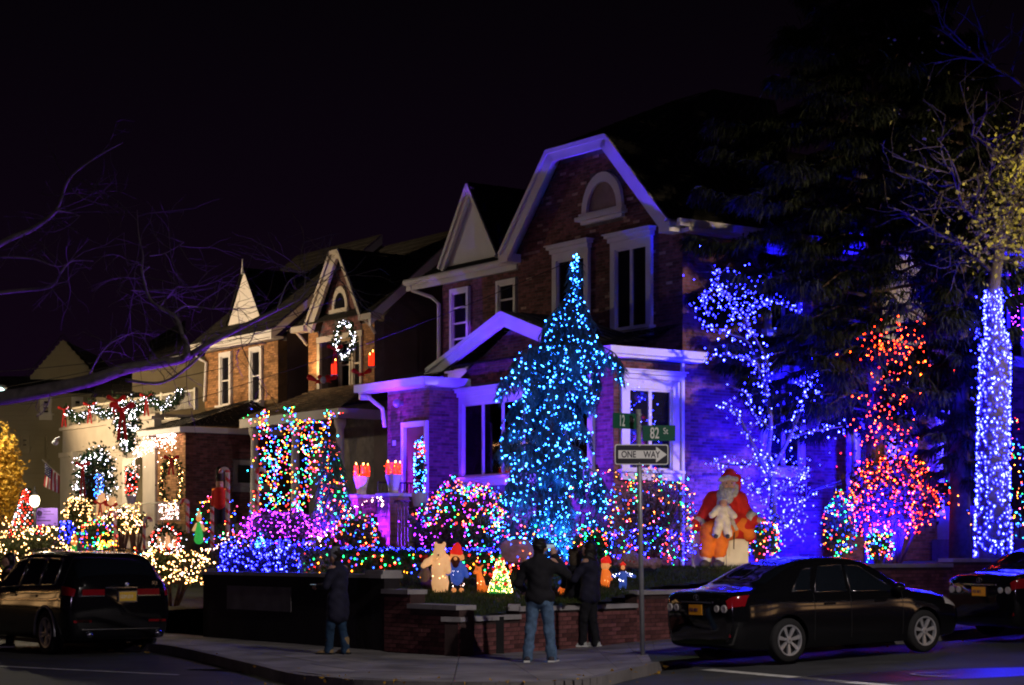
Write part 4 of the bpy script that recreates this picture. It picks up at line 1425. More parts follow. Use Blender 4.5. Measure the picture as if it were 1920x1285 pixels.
brickwork(h2, frame(W(0, 13.35, 7.64), UD, FN), UD, 2.37, 2.0, m='brick', clip=lambda a, b: abs(a - 1.13) < 1.12 - b * .46, holes=[(.8, 1.5, .25, 1.3)])
# recessed window bay with side casements
mb = MB()
mb.lbox(.7, .8, 13.34, 15.74, 6.2, 7.63)
mb.build('bay_back', M['cream'], h2)
Qb = frame(W(.66, 13.36, 6.2), UD, FN)
for a0, a1 in ((.1, .72), (.8, 1.52), (1.6, 2.26)): window(h2, Qb, a0, a1, .05, 1.4, cas=.06, cols=1, rows=2, head=False, sill=False, frame_m='cream')
mb = MB(); mb.lbox(-.02, .66, 13.3, 15.76, 7.54, 7.62); mb.lbox(-.06, -.003, 13.3, 15.76, 7.5, 7.66); mb.build('bay_header', M['cream'], h2)
for y0_, y1_ in ((15.60, 15.735), (13.33, 13.42)):
    mb = MB(); mb.lbox(-.06, .03, y0_, y1_, 6.2, 7.49); mb.build('bay_post', M['cream'], h2)
rake([W(0, 16.05, 7.98), W(0, 14.62, 9.92)], .34, .26, h2, m='cream')
rake([W(0, 14.62, 9.92), W(0, 14.2, 9.92)], .22, .26, h2, m='cream')
rake([W(0, 14.2, 9.92), W(0, 12.95, 7.95)], .12, .26, h2, m='cream')
mb = MB()
for i in range(10):
    a, b = math.pi * i / 10, math.pi * (i + 1) / 10
    P = lambda r, t, d: W(-d, 14.48 + math.cos(t) * r, 8.35 + math.sin(t) * r * 1.5)
    mb.hexa([P(.30, a, -.08), P(.42, a, -.08), P(.42, a, .06), P(.30, a, .06), P(.30, b, -.08), P(.42, b, -.08), P(.42, b, .06), P(.30, b, .06)])
mb.lbox(-.12, -.01, 14.0, 14.96, 8.24, 8.35)
g = mb.build('gothic_window', M['cream'], h2)
mb = MB(); mb.prism([W(-.02, 14.48 + math.cos(math.pi * i / 12) * .31, 8.36 + math.sin(math.pi * i / 12) * .31 * 1.5) for i in range(13)], -VD * .01); mb.build('pane', M['glass'], g)
for y0, y1 in ((12.35, 13.0), (16.0, 16.75)):
    mb = MB(); mb.lbox(-.35, .0, y0, y1, 7.86, 8.02); mb.tube([W(-.2, y1 - .1, 7.88), W(-.1, y1 - .25, 7.7), W(-.02, 16.36 if y0 > 15 else 12.66, 7.5)], .045, 6); mb.build('gutter', M['cream'], h2)
mb = MB()
courses(mb, W(-.3, 12.45, 8.02), W(-.3, 16.6, 8.02), W(2.75, 16.6, 10.62), W(2.75, 12.45, 10.62), 16)
courses(mb, W(9, 12.45, 8.02), W(9, 16.6, 8.02), W(2.75, 16.6, 10.62), W(2.75, 12.45, 10.62), 10)
courses(mb, W(-.26, 12.93, 8.0), W(-.26, 14.2, 9.96), W(3, 14.2, 9.96), W(.2, 12.93, 8.4), 8)
courses(mb, W(-.26, 16.06, 8.0), W(-.26, 14.62, 9.96), W(3, 14.62, 9.96), W(.2, 16.06, 8.4), 8)
courses(mb, W(-.26, 14.2, 9.97), W(-.26, 14.62, 9.97), W(2.8, 14.62, 9.97), W(2.8, 14.2, 9.97), 5)
mb.build('roof', M['shingle'], h2)
mb = MB()
p, q = Vector(W(-.3, 12.45, 7.98)), Vector(W(2.75, 12.45, 10.58))
mb.hexa([p, q, q + UD * .1, p + UD * .1, p - ZD * .3, q - ZD * .3, q - ZD * .3 + UD * .1, p - ZD * .3 + UD * .1]); mb.build('barge_board', M['white'], h2)
# its porch
mb = MB()
courses(mb, W(-2.1, 10.95, 5.32), W(-2.1, 16.4, 5.32), W(-.02, 15.9, 6.2), W(-.02, 12.9, 6.2), 11, .04)
mb.build('porch_roof', M['brownshingle'], h2)
mb = MB()
courses(mb, W(-.02, 10.6, 5.7), W(-2.1, 10.95, 5.32), W(-2.1, 10.95, 5.32), W(-.02, 12.9, 6.2), 6)
courses(mb, W(-2.1, 16.4, 5.32), W(-.02, 17.3, 5.32), W(-.02, 17.3, 5.32), W(-.02, 15.9, 6.2), 6)
mb.build('porch_hip', M['shingle'], h2)
mb = MB(); mb.lbox(-2.16, -2.0, 11.0, 16.4, 5.05, 5.30); mb.lbox(-2.0, 0, 16.25, 16.4, 5.05, 5.30); mb.lbox(-2.0, 0, 11.0, 11.15, 5.05, 5.30); mb.build('porch_beam', M['cream'], h2)
for y in (11.25, 13.6, 15.9):
    mb = MB(); mb.lathe([(.17, 0), (.17, .12), (.13, .16), (.115, 1.4), (.10, 2.35), (.13, 2.4), (.16, 2.5), (.16, 2.62)], W(-1.95, y, 2.42), 14); mb.build('porch_column', M['cream'], h2, True)
mb = MB(); mb.lbox(-2.3, 0, 11.0, 16.4, .6, 2.4); mb.build('porch_base', M['darkwall'], h2)
mb = MB(); mb.lbox(-.02, -.005, 11.0, 12.72, .6, 5.7); mb.build('porch_side_wall', M['darkwall'], h2)

# ------------------------------------------------------------------ brick house with spire dormer and balcony porch
h3 = thing('brick_house', 'tan brick house with tall white dormer triangle and balcony over its porch', 'house', W(0, 20.5, .6), AA)
wall_poly('wall', [W(0, 18.1, .6), W(0, 22.8, .6), W(0, 22.8, 7.8), W(0, 18.1, 7.8)], VD * .3, 'mortar2', h3)
wall_poly('wall', [W(.302, 18.1, .6), W(9, 18.1, .6), W(9, 18.1, 7.9), W(3.4, 18.1, 11.0), W(.302, 18.1, 8.0)], UD * .3, 'darkwall', h3)
wall_poly('wall', [W(.302, 22.8, .6), W(9, 22.8, .6), W(9, 22.8, 7.9), W(.302, 22.8, 7.9)], -UD * .3, 'darkwall', h3)
wn3 = [(2.84, 3.62, .0, 1.62), (.88, 1.66, .0, 1.62)]
brickwork(h3, frame(W(0, 18.1, 6.1), UD, FN), UD, 4.7, 1.7, [(a, b, c, d) for a, b, c, d in wn3], m='tanbrick', zone=(1.7, 4.7, 0, 1.7), nparts=170)
Q3 = frame(W(0, 18.1, 6.1), UD, FN)
for a, b, c_, d in wn3: window(h3, Q3, a, b, c_, d, cas=.12, cols=1, rows=2, head=False)
mb = MB(); mb.lbox(-.42, -.3, 17.75, 23.0, 7.86, 8.06); mb.lbox(-.3, -.01, 17.75, 23.0, 7.82, 7.88); mb.build('cornice', M['white'], h3)
mb = MB(); mb.tube([W(-.3, 22.95, 7.86), W(-.25, 22.95, 7.7), W(-.06, 22.6, 7.5), W(-.06, 22.72, 6.3)], .05, 7); mb.build('downspout', M['white'], h3)
wall_poly('dormer_face', [W(.2, 19.45, 8.42), W(.2, 21.75, 8.42), W(.2, 20.6, 10.1)], VD * .1, 'white', h3)
one(lambda k: k.tube([W(.15, 20.6, 10.05), W(.15, 20.6, 10.5)], [.05, .01], 6), 'finial', M['white'], h3)
mb = MB()
courses(mb, W(-.4, 17.8, 8.08), W(-.4, 23.0, 8.08), W(3.4, 23.0, 11.2), W(3.4, 17.8, 11.2), 18)
courses(mb, W(.16, 19.35, 8.4), W(.16, 20.6, 10.24), W(3, 20.6, 10.24), W(.6, 19.35, 8.8), 7)
courses(mb, W(.16, 21.85, 8.4), W(.16, 20.6, 10.24), W(3, 20.6, 10.24), W(.6, 21.85, 8.8), 7)
mb.build('roof', M['shingle'], h3)
mb = MB()
p, q = Vector(W(-.4, 17.78, 8.04)), Vector(W(3.4, 17.78, 11.16))
mb.hexa([p, q, q + UD * .1, p + UD * .1, p - ZD * .26, q - ZD * .26, q - ZD * .26 + UD * .1, p - ZD * .26 + UD * .1]); mb.build('barge_board', M['white'], h3)
# enclosed porch
XP = -2.98
wall_poly('porch_wall', [W(XP, 18.1, .6), W(XP, 20.1, .6), W(XP, 20.1, 5.0), W(XP, 18.1, 5.0)], VD * .25, 'mortar2', h3)
wall_poly('porch_wall', [W(XP + .252, 18.1, .6), W(-.0, 18.1, .6), W(-.0, 18.1, 5.2), W(XP + .252, 18.1, 5.0)], UD * .25, 'mortar', h3)
brickwork(h3, frame(W(XP, 18.1, 2.4), UD, FN), UD, 2.0, 2.6, m='tanbrick')
brickwork(h3, frame(W(XP, 18.1, 2.4), VD, SN), VD, 2.95, 2.6, m='brick', holes=[(1.5, 2.9, 1.1, 1.85)])
window(h3, frame(W(XP, 18.1, 2.4), VD, SN), 1.5, 2.9, 1.15, 1.85, cas=.09, cols=1, rows=1, head=False, frame_m='stone')
mb = MB()
courses(mb, W(XP - .35, 17.75, 5.14), W(XP - .35, 20.7, 5.14), W(-.02, 20.2, 6.15), W(-.02, 19.4, 6.15), 10)
courses(mb, W(-.02, 17.75, 5.24), W(XP - .35, 17.75, 5.14), W(XP - .35, 17.75, 5.14), W(-.02, 19.4, 6.15), 8)
mb.build('porch_roof', M['shingle'], h3)
mb = MB(); mb.lbox(XP - .36, XP - .22, 17.72, 20.7, 4.98, 5.12); mb.lbox(XP - .22, -.02, 17.72, 17.84, 4.98, 5.14); mb.build('porch_fascia', M['white'], h3)
# open porch with beam, columns, valance and balcony
mb = MB(); mb.lbox(XP - .02, XP + .22, 20.12, 26.9, 4.78, 5.48); mb.lbox(XP - .10, XP + .3, 20.12, 27.0, 5.482, 5.58); mb.lbox(XP + .22, 0, 26.6, 26.86, 4.78, 5.48); mb.build('porch_beam', M['cream'], h3)
for y, w in ((26.45, .5), (22.75, .55), (20.35, .42)):
    mb = MB(); mb.lbox(XP - .08, XP + .34, y - w, y + w, 2.2, 4.76); mb.lbox(XP - .12, XP + .38, y - w - .05, y + w + .05, 4.62, 4.775)
    if y > 22 and y < 23: mb.lbox(XP - .09, XP - .022, y - w, y + w, 4.78, 5.66)
    mb.build('porch_column', M['cream'], h3)
mb = MB()
for i in range(38):
    y = 20.9 + i * .135
    if 22.2 < y < 23.3: continue
    mb.lbox(XP + .05, XP + .09, y, y + .06, 4.42, 4.78)
mb.build('valance_slats', M['cream'], h3, kind='stuff')
mb = MB(); mb.lbox(-.4, -.3, 20.1, 27, .6, 5.0); mb.build('porch_back_wall', M['cream'], h3)
mb = MB(); mb.lbox(-.48, -.42, 20.6, 21.6, 2.2, 4.2); dd = mb.build('porch_door', M['white'], h3)
mb = MB(); mb.lbox(-.50, -.482, 20.75, 21.45, 2.5, 3.9); mb.build('door_pane', M['glass'], dd)
mb = MB(); mb.lbox(XP - .1, -.3, 18.4, 27, .6, 2.2); mb.lbox(XP - .25, XP - .1, 18.2, 27.1, 2.05, 2.25); mb.build('porch_base', M['cream'], h3)
mb = MB(); mb.lbox(XP, -.0, 20.11, 26.9, 5.585, 5.65); mb.build('balcony_floor', M['cream'], h3)
mb = MB()
for i in range(84): mb.lbox(XP - .02, XP + .02, 17.6 + i * .105, 17.63 + i * .105, 5.66, 6.12)
mb.build('balcony_balusters', M['whitemetal'], h3, kind='stuff')
mb = MB(); mb.lbox(XP - .04, XP + .04, 17.4, 26.5, 6.122, 6.18)
for y in (17.45, 19.6, 21.8, 24.1, 26.4): mb.lbox(XP - .05, XP + .05, y - .05, y + .05, 5.6, 6.22)
mb.build('balcony_rail', M['whitemetal'], h3)
mb = MB()
for y in (19.0, 20.0, 21.0, 22.0, 23, 24, 25): mb.tube([W(XP - .55, y, 2.25), W(XP - .55, y, 3.0)], .018, 5)
mb.tube([W(XP - .55, 18.4, 3.0), W(XP - .55, 25.4, 3.0)], .025, 6)
for i in range(60): mb.tube([W(XP - .55, 18.4 + i * .117, 2.3), W(XP - .55, 18.4 + i * .117, 3.0)], .008, 4)
mb.build('porch_railing', M['whitemetal'], h3)
mb = MB(); mb.lbox(XP - 1.4, XP - .1, 18.3, 25.6, .5, 1.55); mb.lbox(XP - 1.45, XP - .1, 18.25, 25.65, 1.552, 1.66); mb.build('terrace_wall', M['tanbrick'], h3)

# ------------------------------------------------------------------ beige houses farther along
h4 = thing('sided_house', 'beige clapboard house with peaked gable at the far left', 'house', tuple(at(100, 1050, 66)[:2]) + (.5,), AA)


def far_wall(pp, Y, depth, m, par, name='wall'):
    mb = MB(); mb.prism([at(px, py, Y) for px, py in pp], Vector((0, depth, 0))); return mb.build(name, M[m], par)


Y4 = 66
clap = MB()
for (x0, x1, y0, y1, fn) in ((-60, 180, 735, 1062, None), (58, 180, 640, 706, lambda py: (118 - (py - 638) * .88, 118 + (py - 638) * .93))):
    py = y0
    while py < y1:
        a, b = (x0, x1) if not fn else fn(py + 4.5)
        P = [at(a, py + 8.6, Y4 - .05), at(b, py + 8.6, Y4 - .05), at(b, py, Y4), at(a, py, Y4)]
        clap.add(P, [(0, 1, 2, 3)]); py += 9
clap.build('clapboards', M['siding'], h4, kind='stuff')
far_wall([(-60, 1062), (182, 1062), (182, 735), (-60, 735)], Y4 + .05, 9, 'siding', h4)
far_wall([(56, 707), (182, 707), (118, 637)], Y4 + .05, 6, 'siding', h4, 'gable')
mb = MB(); courses(mb, at(40, 716, Y4 - .3), at(118, 628, Y4 - .3), at(118, 628, Y4 + 6), at(40, 716, Y4 + 6), 5); courses(mb, at(196, 716, Y4 - .3), at(118, 628, Y4 - .3), at(118, 628, Y4 + 6), at(196, 716, Y4 + 6), 5)
courses(mb, at(-70, 738, Y4 - .5), at(200, 738, Y4 - .5), at(200, 706, Y4 + 1), at(-70, 706, Y4 + 1), 4)
mb.build('roof', M['shingle'], h4)
Q4 = frame(at(0, 850, Y4), Vector((1, 0, 0)), Vector((0, -1, 0)))
pxm = Y4 / F
for px in (87, 146): window(h4, Q4, (px - 11) * pxm, (px + 11) * pxm, (850 - 776) * pxm, (850 - 745) * pxm, cas=.08, cols=1, rows=2, head=False, frame_m='cream')
window(h4, Q4, 38 * pxm, 56 * pxm, (850 - 838) * pxm, (850 - 816) * pxm, cas=.06, cols=1, rows=2, head=False, frame_m='siding')
window(h4, Q4, 82 * pxm, 90 * pxm, (850 - 862) * pxm, (850 - 818) * pxm, cas=.04, cols=1, rows=1, head=False, frame_m='siding')
h4b = thing('shingled_house', 'grey tan shingled house wall beyond the garlanded balcony', 'house', tuple(at(320, 1050, 61)[:2]) + (.5,), AA)
Y5 = 62
far_wall([(180, 1062), (398, 1062), (398, 664), (345, 676), (248, 690), (248, 740), (180, 742)], Y5 + .05, 8, 'siding', h4b)
clap = MB()
py = 742
while py < 1000:
    P = [at(180, py + 8.6, Y5 - .05), at(398, py + 8.6, Y5 - .05), at(398, py, Y5), at(180, py, Y5)]
    clap.add(P, [(0, 1, 2, 3)]); py += 9
py = 676
while py < 740:
    P = [at(252 if py > 690 else 345, py + 8.6, Y5 - .05), at(398, py + 8.6, Y5 - .05), at(398, py, Y5), at(252 if py > 690 else 345, py, Y5)]
    clap.add(P, [(0, 1, 2, 3)]); py += 9
clap.build('clapboards', M['siding'], h4b, kind='stuff')
mb = MB(); courses(mb, at(170, 745, Y5 - .4), at(262, 745, Y5 - .4), at(262, 690, Y5 + 2), at(200, 690, Y5 + 2), 5); courses(mb, at(280, 676, Y5 - .2), at(348, 664, Y5 - .2), at(348, 600, Y5 + 5), at(280, 640, Y5 + 5), 4); mb.build('roof', M['shingle'], h4b)
mb = MB(); mb.prism([at(286, 678, Y5 - .25), at(346, 664, Y5 - .25), at(346, 670, Y5 - .25), at(286, 684, Y5 - .25)], (0, .1, 0)); mb.build('fascia', M['white'], h4b)
Q5 = frame(at(0, 850, Y5), Vector((1, 0, 0)), Vector((0, -1, 0)))
window(h4b, Q5, 218 * Y5 / F, 246 * Y5 / F, (850 - 770) * Y5 / F, (850 - 737) * Y5 / F, cas=.05, cols=1, rows=1, head=False, frame_m='siding')

# ------------------------------------------------------------------ side street house behind the trees
h5 = thing('side_street_house', 'brick house behind the dark conifers with arched white window and stoop', 'house', W(10, 0, 1.2), AA)
wall_poly('wall', [W(5.3, .3, 1.2), W(24, .3, 1.2), W(24, .3, 9.2), W(5.3, .3, 9.2)], UD * .3, 'mortar', h5)
wall_poly('wall', [W(5.3, .602, 1.2), W(5.3, 8, 1.2), W(5.3, 8, 9.2), W(5.3, .602, 9.2)], VD * .3, 'mortar', h5)
Q5s = frame(W(5.3, .3, 1.2), VD, SN)
brickwork(h5, frame(W(5.3, .3, 1.3), VD, SN), VD, 8.5, 7.8, [(.8, 2.6, 5.3, 7.55), (.1, 1.7, 1.6, 3.6), (3.4, 4.6, 1.2, 3.8), (5.0, 6.4, 5.2, 7.6)])
mb = MB()
courses(mb, W(5.1, -.2, 9.2), W(24.3, -.2, 9.2), W(24.3, 4, 11.8), W(5.1, 4, 11.8), 12); mb.build('roof', M['shingle'], h5)
mb = MB(); mb.lbox(5.1, 24, -.25, -.1, 9.0, 9.2); mb.lbox(5.1, 24, -.1, .29, 9.02, 9.08); mb.build('eave', M['white'], h5)
mb = MB()
ac, azc, ro, ri = 7.0, 7.9, .86, .68
for i in range(14):
    a, b = math.pi * i / 14, math.pi * (i + 1) / 14
    P = lambda r, t, d: W(ac + math.cos(t) * r, .3 - d, azc + math.sin(t) * r)
    mb.hexa([P(ri, a, -.08), P(ro, a, -.08), P(ro, a, .1), P(ri, a, .1), P(ri, b, -.08), P(ro, b, -.08), P(ro, b, .1), P(ri, b, .1)])
for x in (ac - ro, ac + ri): mb.lbox(x, x + .18, .2, .38, 6.7, azc)
mb.lbox(ac - ro - .1, ac + ro + .1, .1, .38, 6.56, 6.7)
aw = mb.build('arched_window', M['white'], h5)
mb = MB(); mb.prism([W(ac + math.cos(math.pi * i / 16) * .68, .28, azc + math.sin(math.pi * i / 16) * .68) for i in range(17)] + [W(ac - .68, .28, 6.7), W(ac + .68, .28, 6.7)], UD * .01); mb.build('pane', M['cream'], aw)
mb = MB(); mb.lbox(ac - .03, ac + .03, .22, .27, 6.7, 8.3); mb.lbox(ac - .68, ac + .68, .22, .268, 7.57, 7.63); mb.build('sash', M['white'], aw)
window(h5, Q5s, .2, 1.6, 1.7, 3.5, cas=.16, cols=2, rows=1)
window(h5, Q5s, 5.0, 6.4, 5.3, 7.5, cas=.16, cols=2, rows=1)
# pedimented porch hood
mb = MB(); mb.prism([W(5.4, -.9, 5.0), W(7.4, -.9, 5.0), W(7.4, -.9, 5.2), W(6.4, -.9, 5.75), W(5.4, -.9, 5.2)], UD * 1.18); mb.lbox(5.3, 7.5, -1.0, .28, 4.86, 4.99); mb.build('porch_hood', M['white'], h5)
for x in (5.5, 7.3):
    mb = MB(); mb.lathe([(.12, 0), (.12, .1), (.09, .14), (.08, 2.2), (.12, 2.3), (.12, 2.4)], W(x, -.8, 2.46), 12); mb.build('porch_column', M['white'], h5, True)
# stoop
mb = MB()
for i in range(7): mb.lbox(8.4, 9.8, -3.2 + .34 * i, -3.2 + .34 * (i + 1) - .001, 1.2, 1.55 + .18 * i)
mb.lbox(8.4, 9.8, -.82, .29, 1.2, 2.7)
mb.build('stoop', M['stone'], h5)
for x in (8.25, 9.95):
    mb = MB(); mb.lbox(x - .13, x + .13, -3.1, .2, 1.2, 1.9); mb.lbox(x - .2, x + .2, -3.5, -3.1, 1.2, 3.1); mb.lbox(x - .26, x + .26, -3.56, -3.04, 3.102, 3.2); mb.build('stoop_wall', M['mortar'], h5)
mb = MB()
for x in (8.25, 9.95):
    mb.tube([W(x, -3.0, 2.5), W(x, -.9, 3.7)], .02, 6)
    for i in range(14): mb.tube([W(x, -3.0 + i * .16, 1.9), W(x, -3.0 + i * .16, 2.5 + i * .0914)], .011, 4)
mb.build('stoop_railing', M['iron'], h5)
mb = MB(); mb.lbox(8.6, 9.6, .2, .32, 2.7, 4.9); mb.build('front_door', M['door'], h5)
# magenta lit window at the right edge
mb = MB(); mb.prism([W(5.2, .8, 9.35), W(7.4, .8, 9.35), W(6.3, .8, 10.9)], UD * .2); mb.build('dormer_gable', M['siding'], h5)

# ================================================================== objects
# ------------------------------------------------------------------ street sign post
SP = gnd(1205, 1229)
sgn = thing('street_sign', 'grey pole with green street name signs above a black one way arrow sign', 'street sign', tuple(SP))
top = at(1197, 768, SP.y)
mb = MB(); mb.tube([SP - ZD * .02, SP.lerp(top, .5), top], [.036, .036, .036], 12); mb.build('pole', M['steel'], sgn, True)
Ys = SP.y
sx = Ys / F


def sgn_frame(px, py, ang, off):
    P = at(px, py, Ys) + Vector((0, -off, 0))
    d = Vector((math.cos(ang), math.sin(ang), 0))
    return frame(P, d, Vector((d.y, -d.x, 0))), d, Vector((d.y, -d.x, 0))


# one way plate, rounded rectangle with border and arrow
Q, d, n = sgn_frame(1152, 872, R(4), .10)
wd, hg = 101 * sx, 38 * sx


def rrect(Q, a0, a1, b0, b1, r, dd):
    out = []
    for cx, cyy, s in ((a1 - r, b0 + r, -90), (a1 - r, b1 - r, 0), (a0 + r, b1 - r, 90), (a0 + r, b0 + r, 180)):
        for k in range(6):
            t = R(s + 18 * k)
            out.append(Q(cx + r * math.cos(t), cyy + r * math.sin(t), dd))
    return out


mb = MB(); mb.prism(rrect(Q, 0, wd, 0, hg, .035, 0), n * .004); ow = mb.build('one_way_sign', M['signwhite'], sgn)
mb = MB(); mb.prism(rrect(Q, .014, wd - .014, .014, hg - .014, .028, .0045), n * .002); mb.build('black_field', M['signblack'], ow)
ar = [(.055, .095), (.645, .095), (.645, .035), (.815, .158), (.645, .280), (.645, .222), (.055, .222)]
mb = MB(); mb.prism([Q(a / .84 * wd, b / .316 * hg, .0075) for a, b in ar], n * .0015); mb.build('arrow', M['signwhite'], ow)
text_part("ONE", .135, 'signblack', ow, Q(.10 * wd / .84, .112 / .316 * hg, .0105), d, n, .78, bold=.002)
text_part("WAY", .135, 'signblack', ow, Q(.45 * wd / .84, .112 / .316 * hg, .0105), d, n, .78, bold=.002)
mb = MB()
for z in (.02, hg - .02): mb.lathe([(.012, 0), (.012, .006), (.005, .008)], Q(wd * .46, z, .006), 8, M=Matrix.Rotation(R(90), 3, 'X'))
mb.build('bolts', M['steel'], ow)
# 82 St
Q, d, n = sgn_frame(1205, 827, R(-2), .0)
mb = MB(); mb.qb(Q, 0, 61 * sx, 0, 29 * sx, -.004, 0); g8 = mb.build('street_name_sign', M['signgreen'], sgn)
text_part("82", .235, 'signwhite', g8, Q(.11, .038, .001), d, n, .58, bold=.003)
text_part("St", .13, 'signwhite', g8, Q(.305, .105, .001), d, n, .72)
Q, d, n = sgn_frame(1149, 803, R(38), .02)
mb = MB(); mb.qb(Q, 0, 61 * sx, 0, 29 * sx, -.004, 0); g12 = mb.build('street_name_sign', M['signgreen'], sgn)
text_part("12", .235, 'signwhite', g12, Q(.12, .04, .001), d, n, .5, bold=.003)
text_part("Av", .12, 'signwhite', g12, Q(.33, .10, .001), d, n, .7)
mb = MB()
for py in (778, 800, 822): mb.lathe([(.044, -.012), (.044, .012)], at(1198, py, Ys), 12)
mb.build('brackets', M['steel'], sgn)

# ------------------------------------------------------------------ cars
def catmull(P, t):
    n = len(P) - 1
    t = min(max(t, 0), n - 1e-6)
    i = int(t); u = t - i
    p0, p1, p2, p3 = P[max(i - 1, 0)], P[i], P[i + 1], P[min(i + 2, n)]
    return .5 * ((2 * p1) + (p2 - p0) * u + (2 * p0 - 5 * p1 + 4 * p2 - p3) * u * u + (3 * p1 - p0 - 3 * p2 + p3) * u ** 3)


class CarSurf:
    """body surface from cross sections: stations x; half contour of 8 points (y,z)"""
    def __init__(self, st):
        self.x = [s[0] for s in st]
        self.P = np.array([[(s[0], y, z) for y, z in s[1]] for s in st], float)

    def S(self, i, j):
        row = np.array([catmull(self.P[:, k], i) for k in range(self.P.shape[1])])
        return catmull(row, j)

    def idx(self, x):
        for k in range(len(self.x) - 1):
            if self.x[k] <= x <= self.x[k + 1]:
                lo, hi = float(k), float(k + 1)
                for _ in range(24):
                    m = (lo + hi) / 2
                    if self.S(m, 4)[0] < x: lo = m
                    else: hi = m
                return lo
        return 0.0 if x < self.x[0] else len(self.x) - 1.0

    def normal(self, i, j):
        e = .02
        a = self.S(i + e, j) - self.S(i - e, j); b = self.S(i, j + e) - self.S(i, j - e)
        n = np.cross(b, a)
        L = np.linalg.norm(n)
        return n / L if L > 1e-9 else np.array((0, 1, 0.))


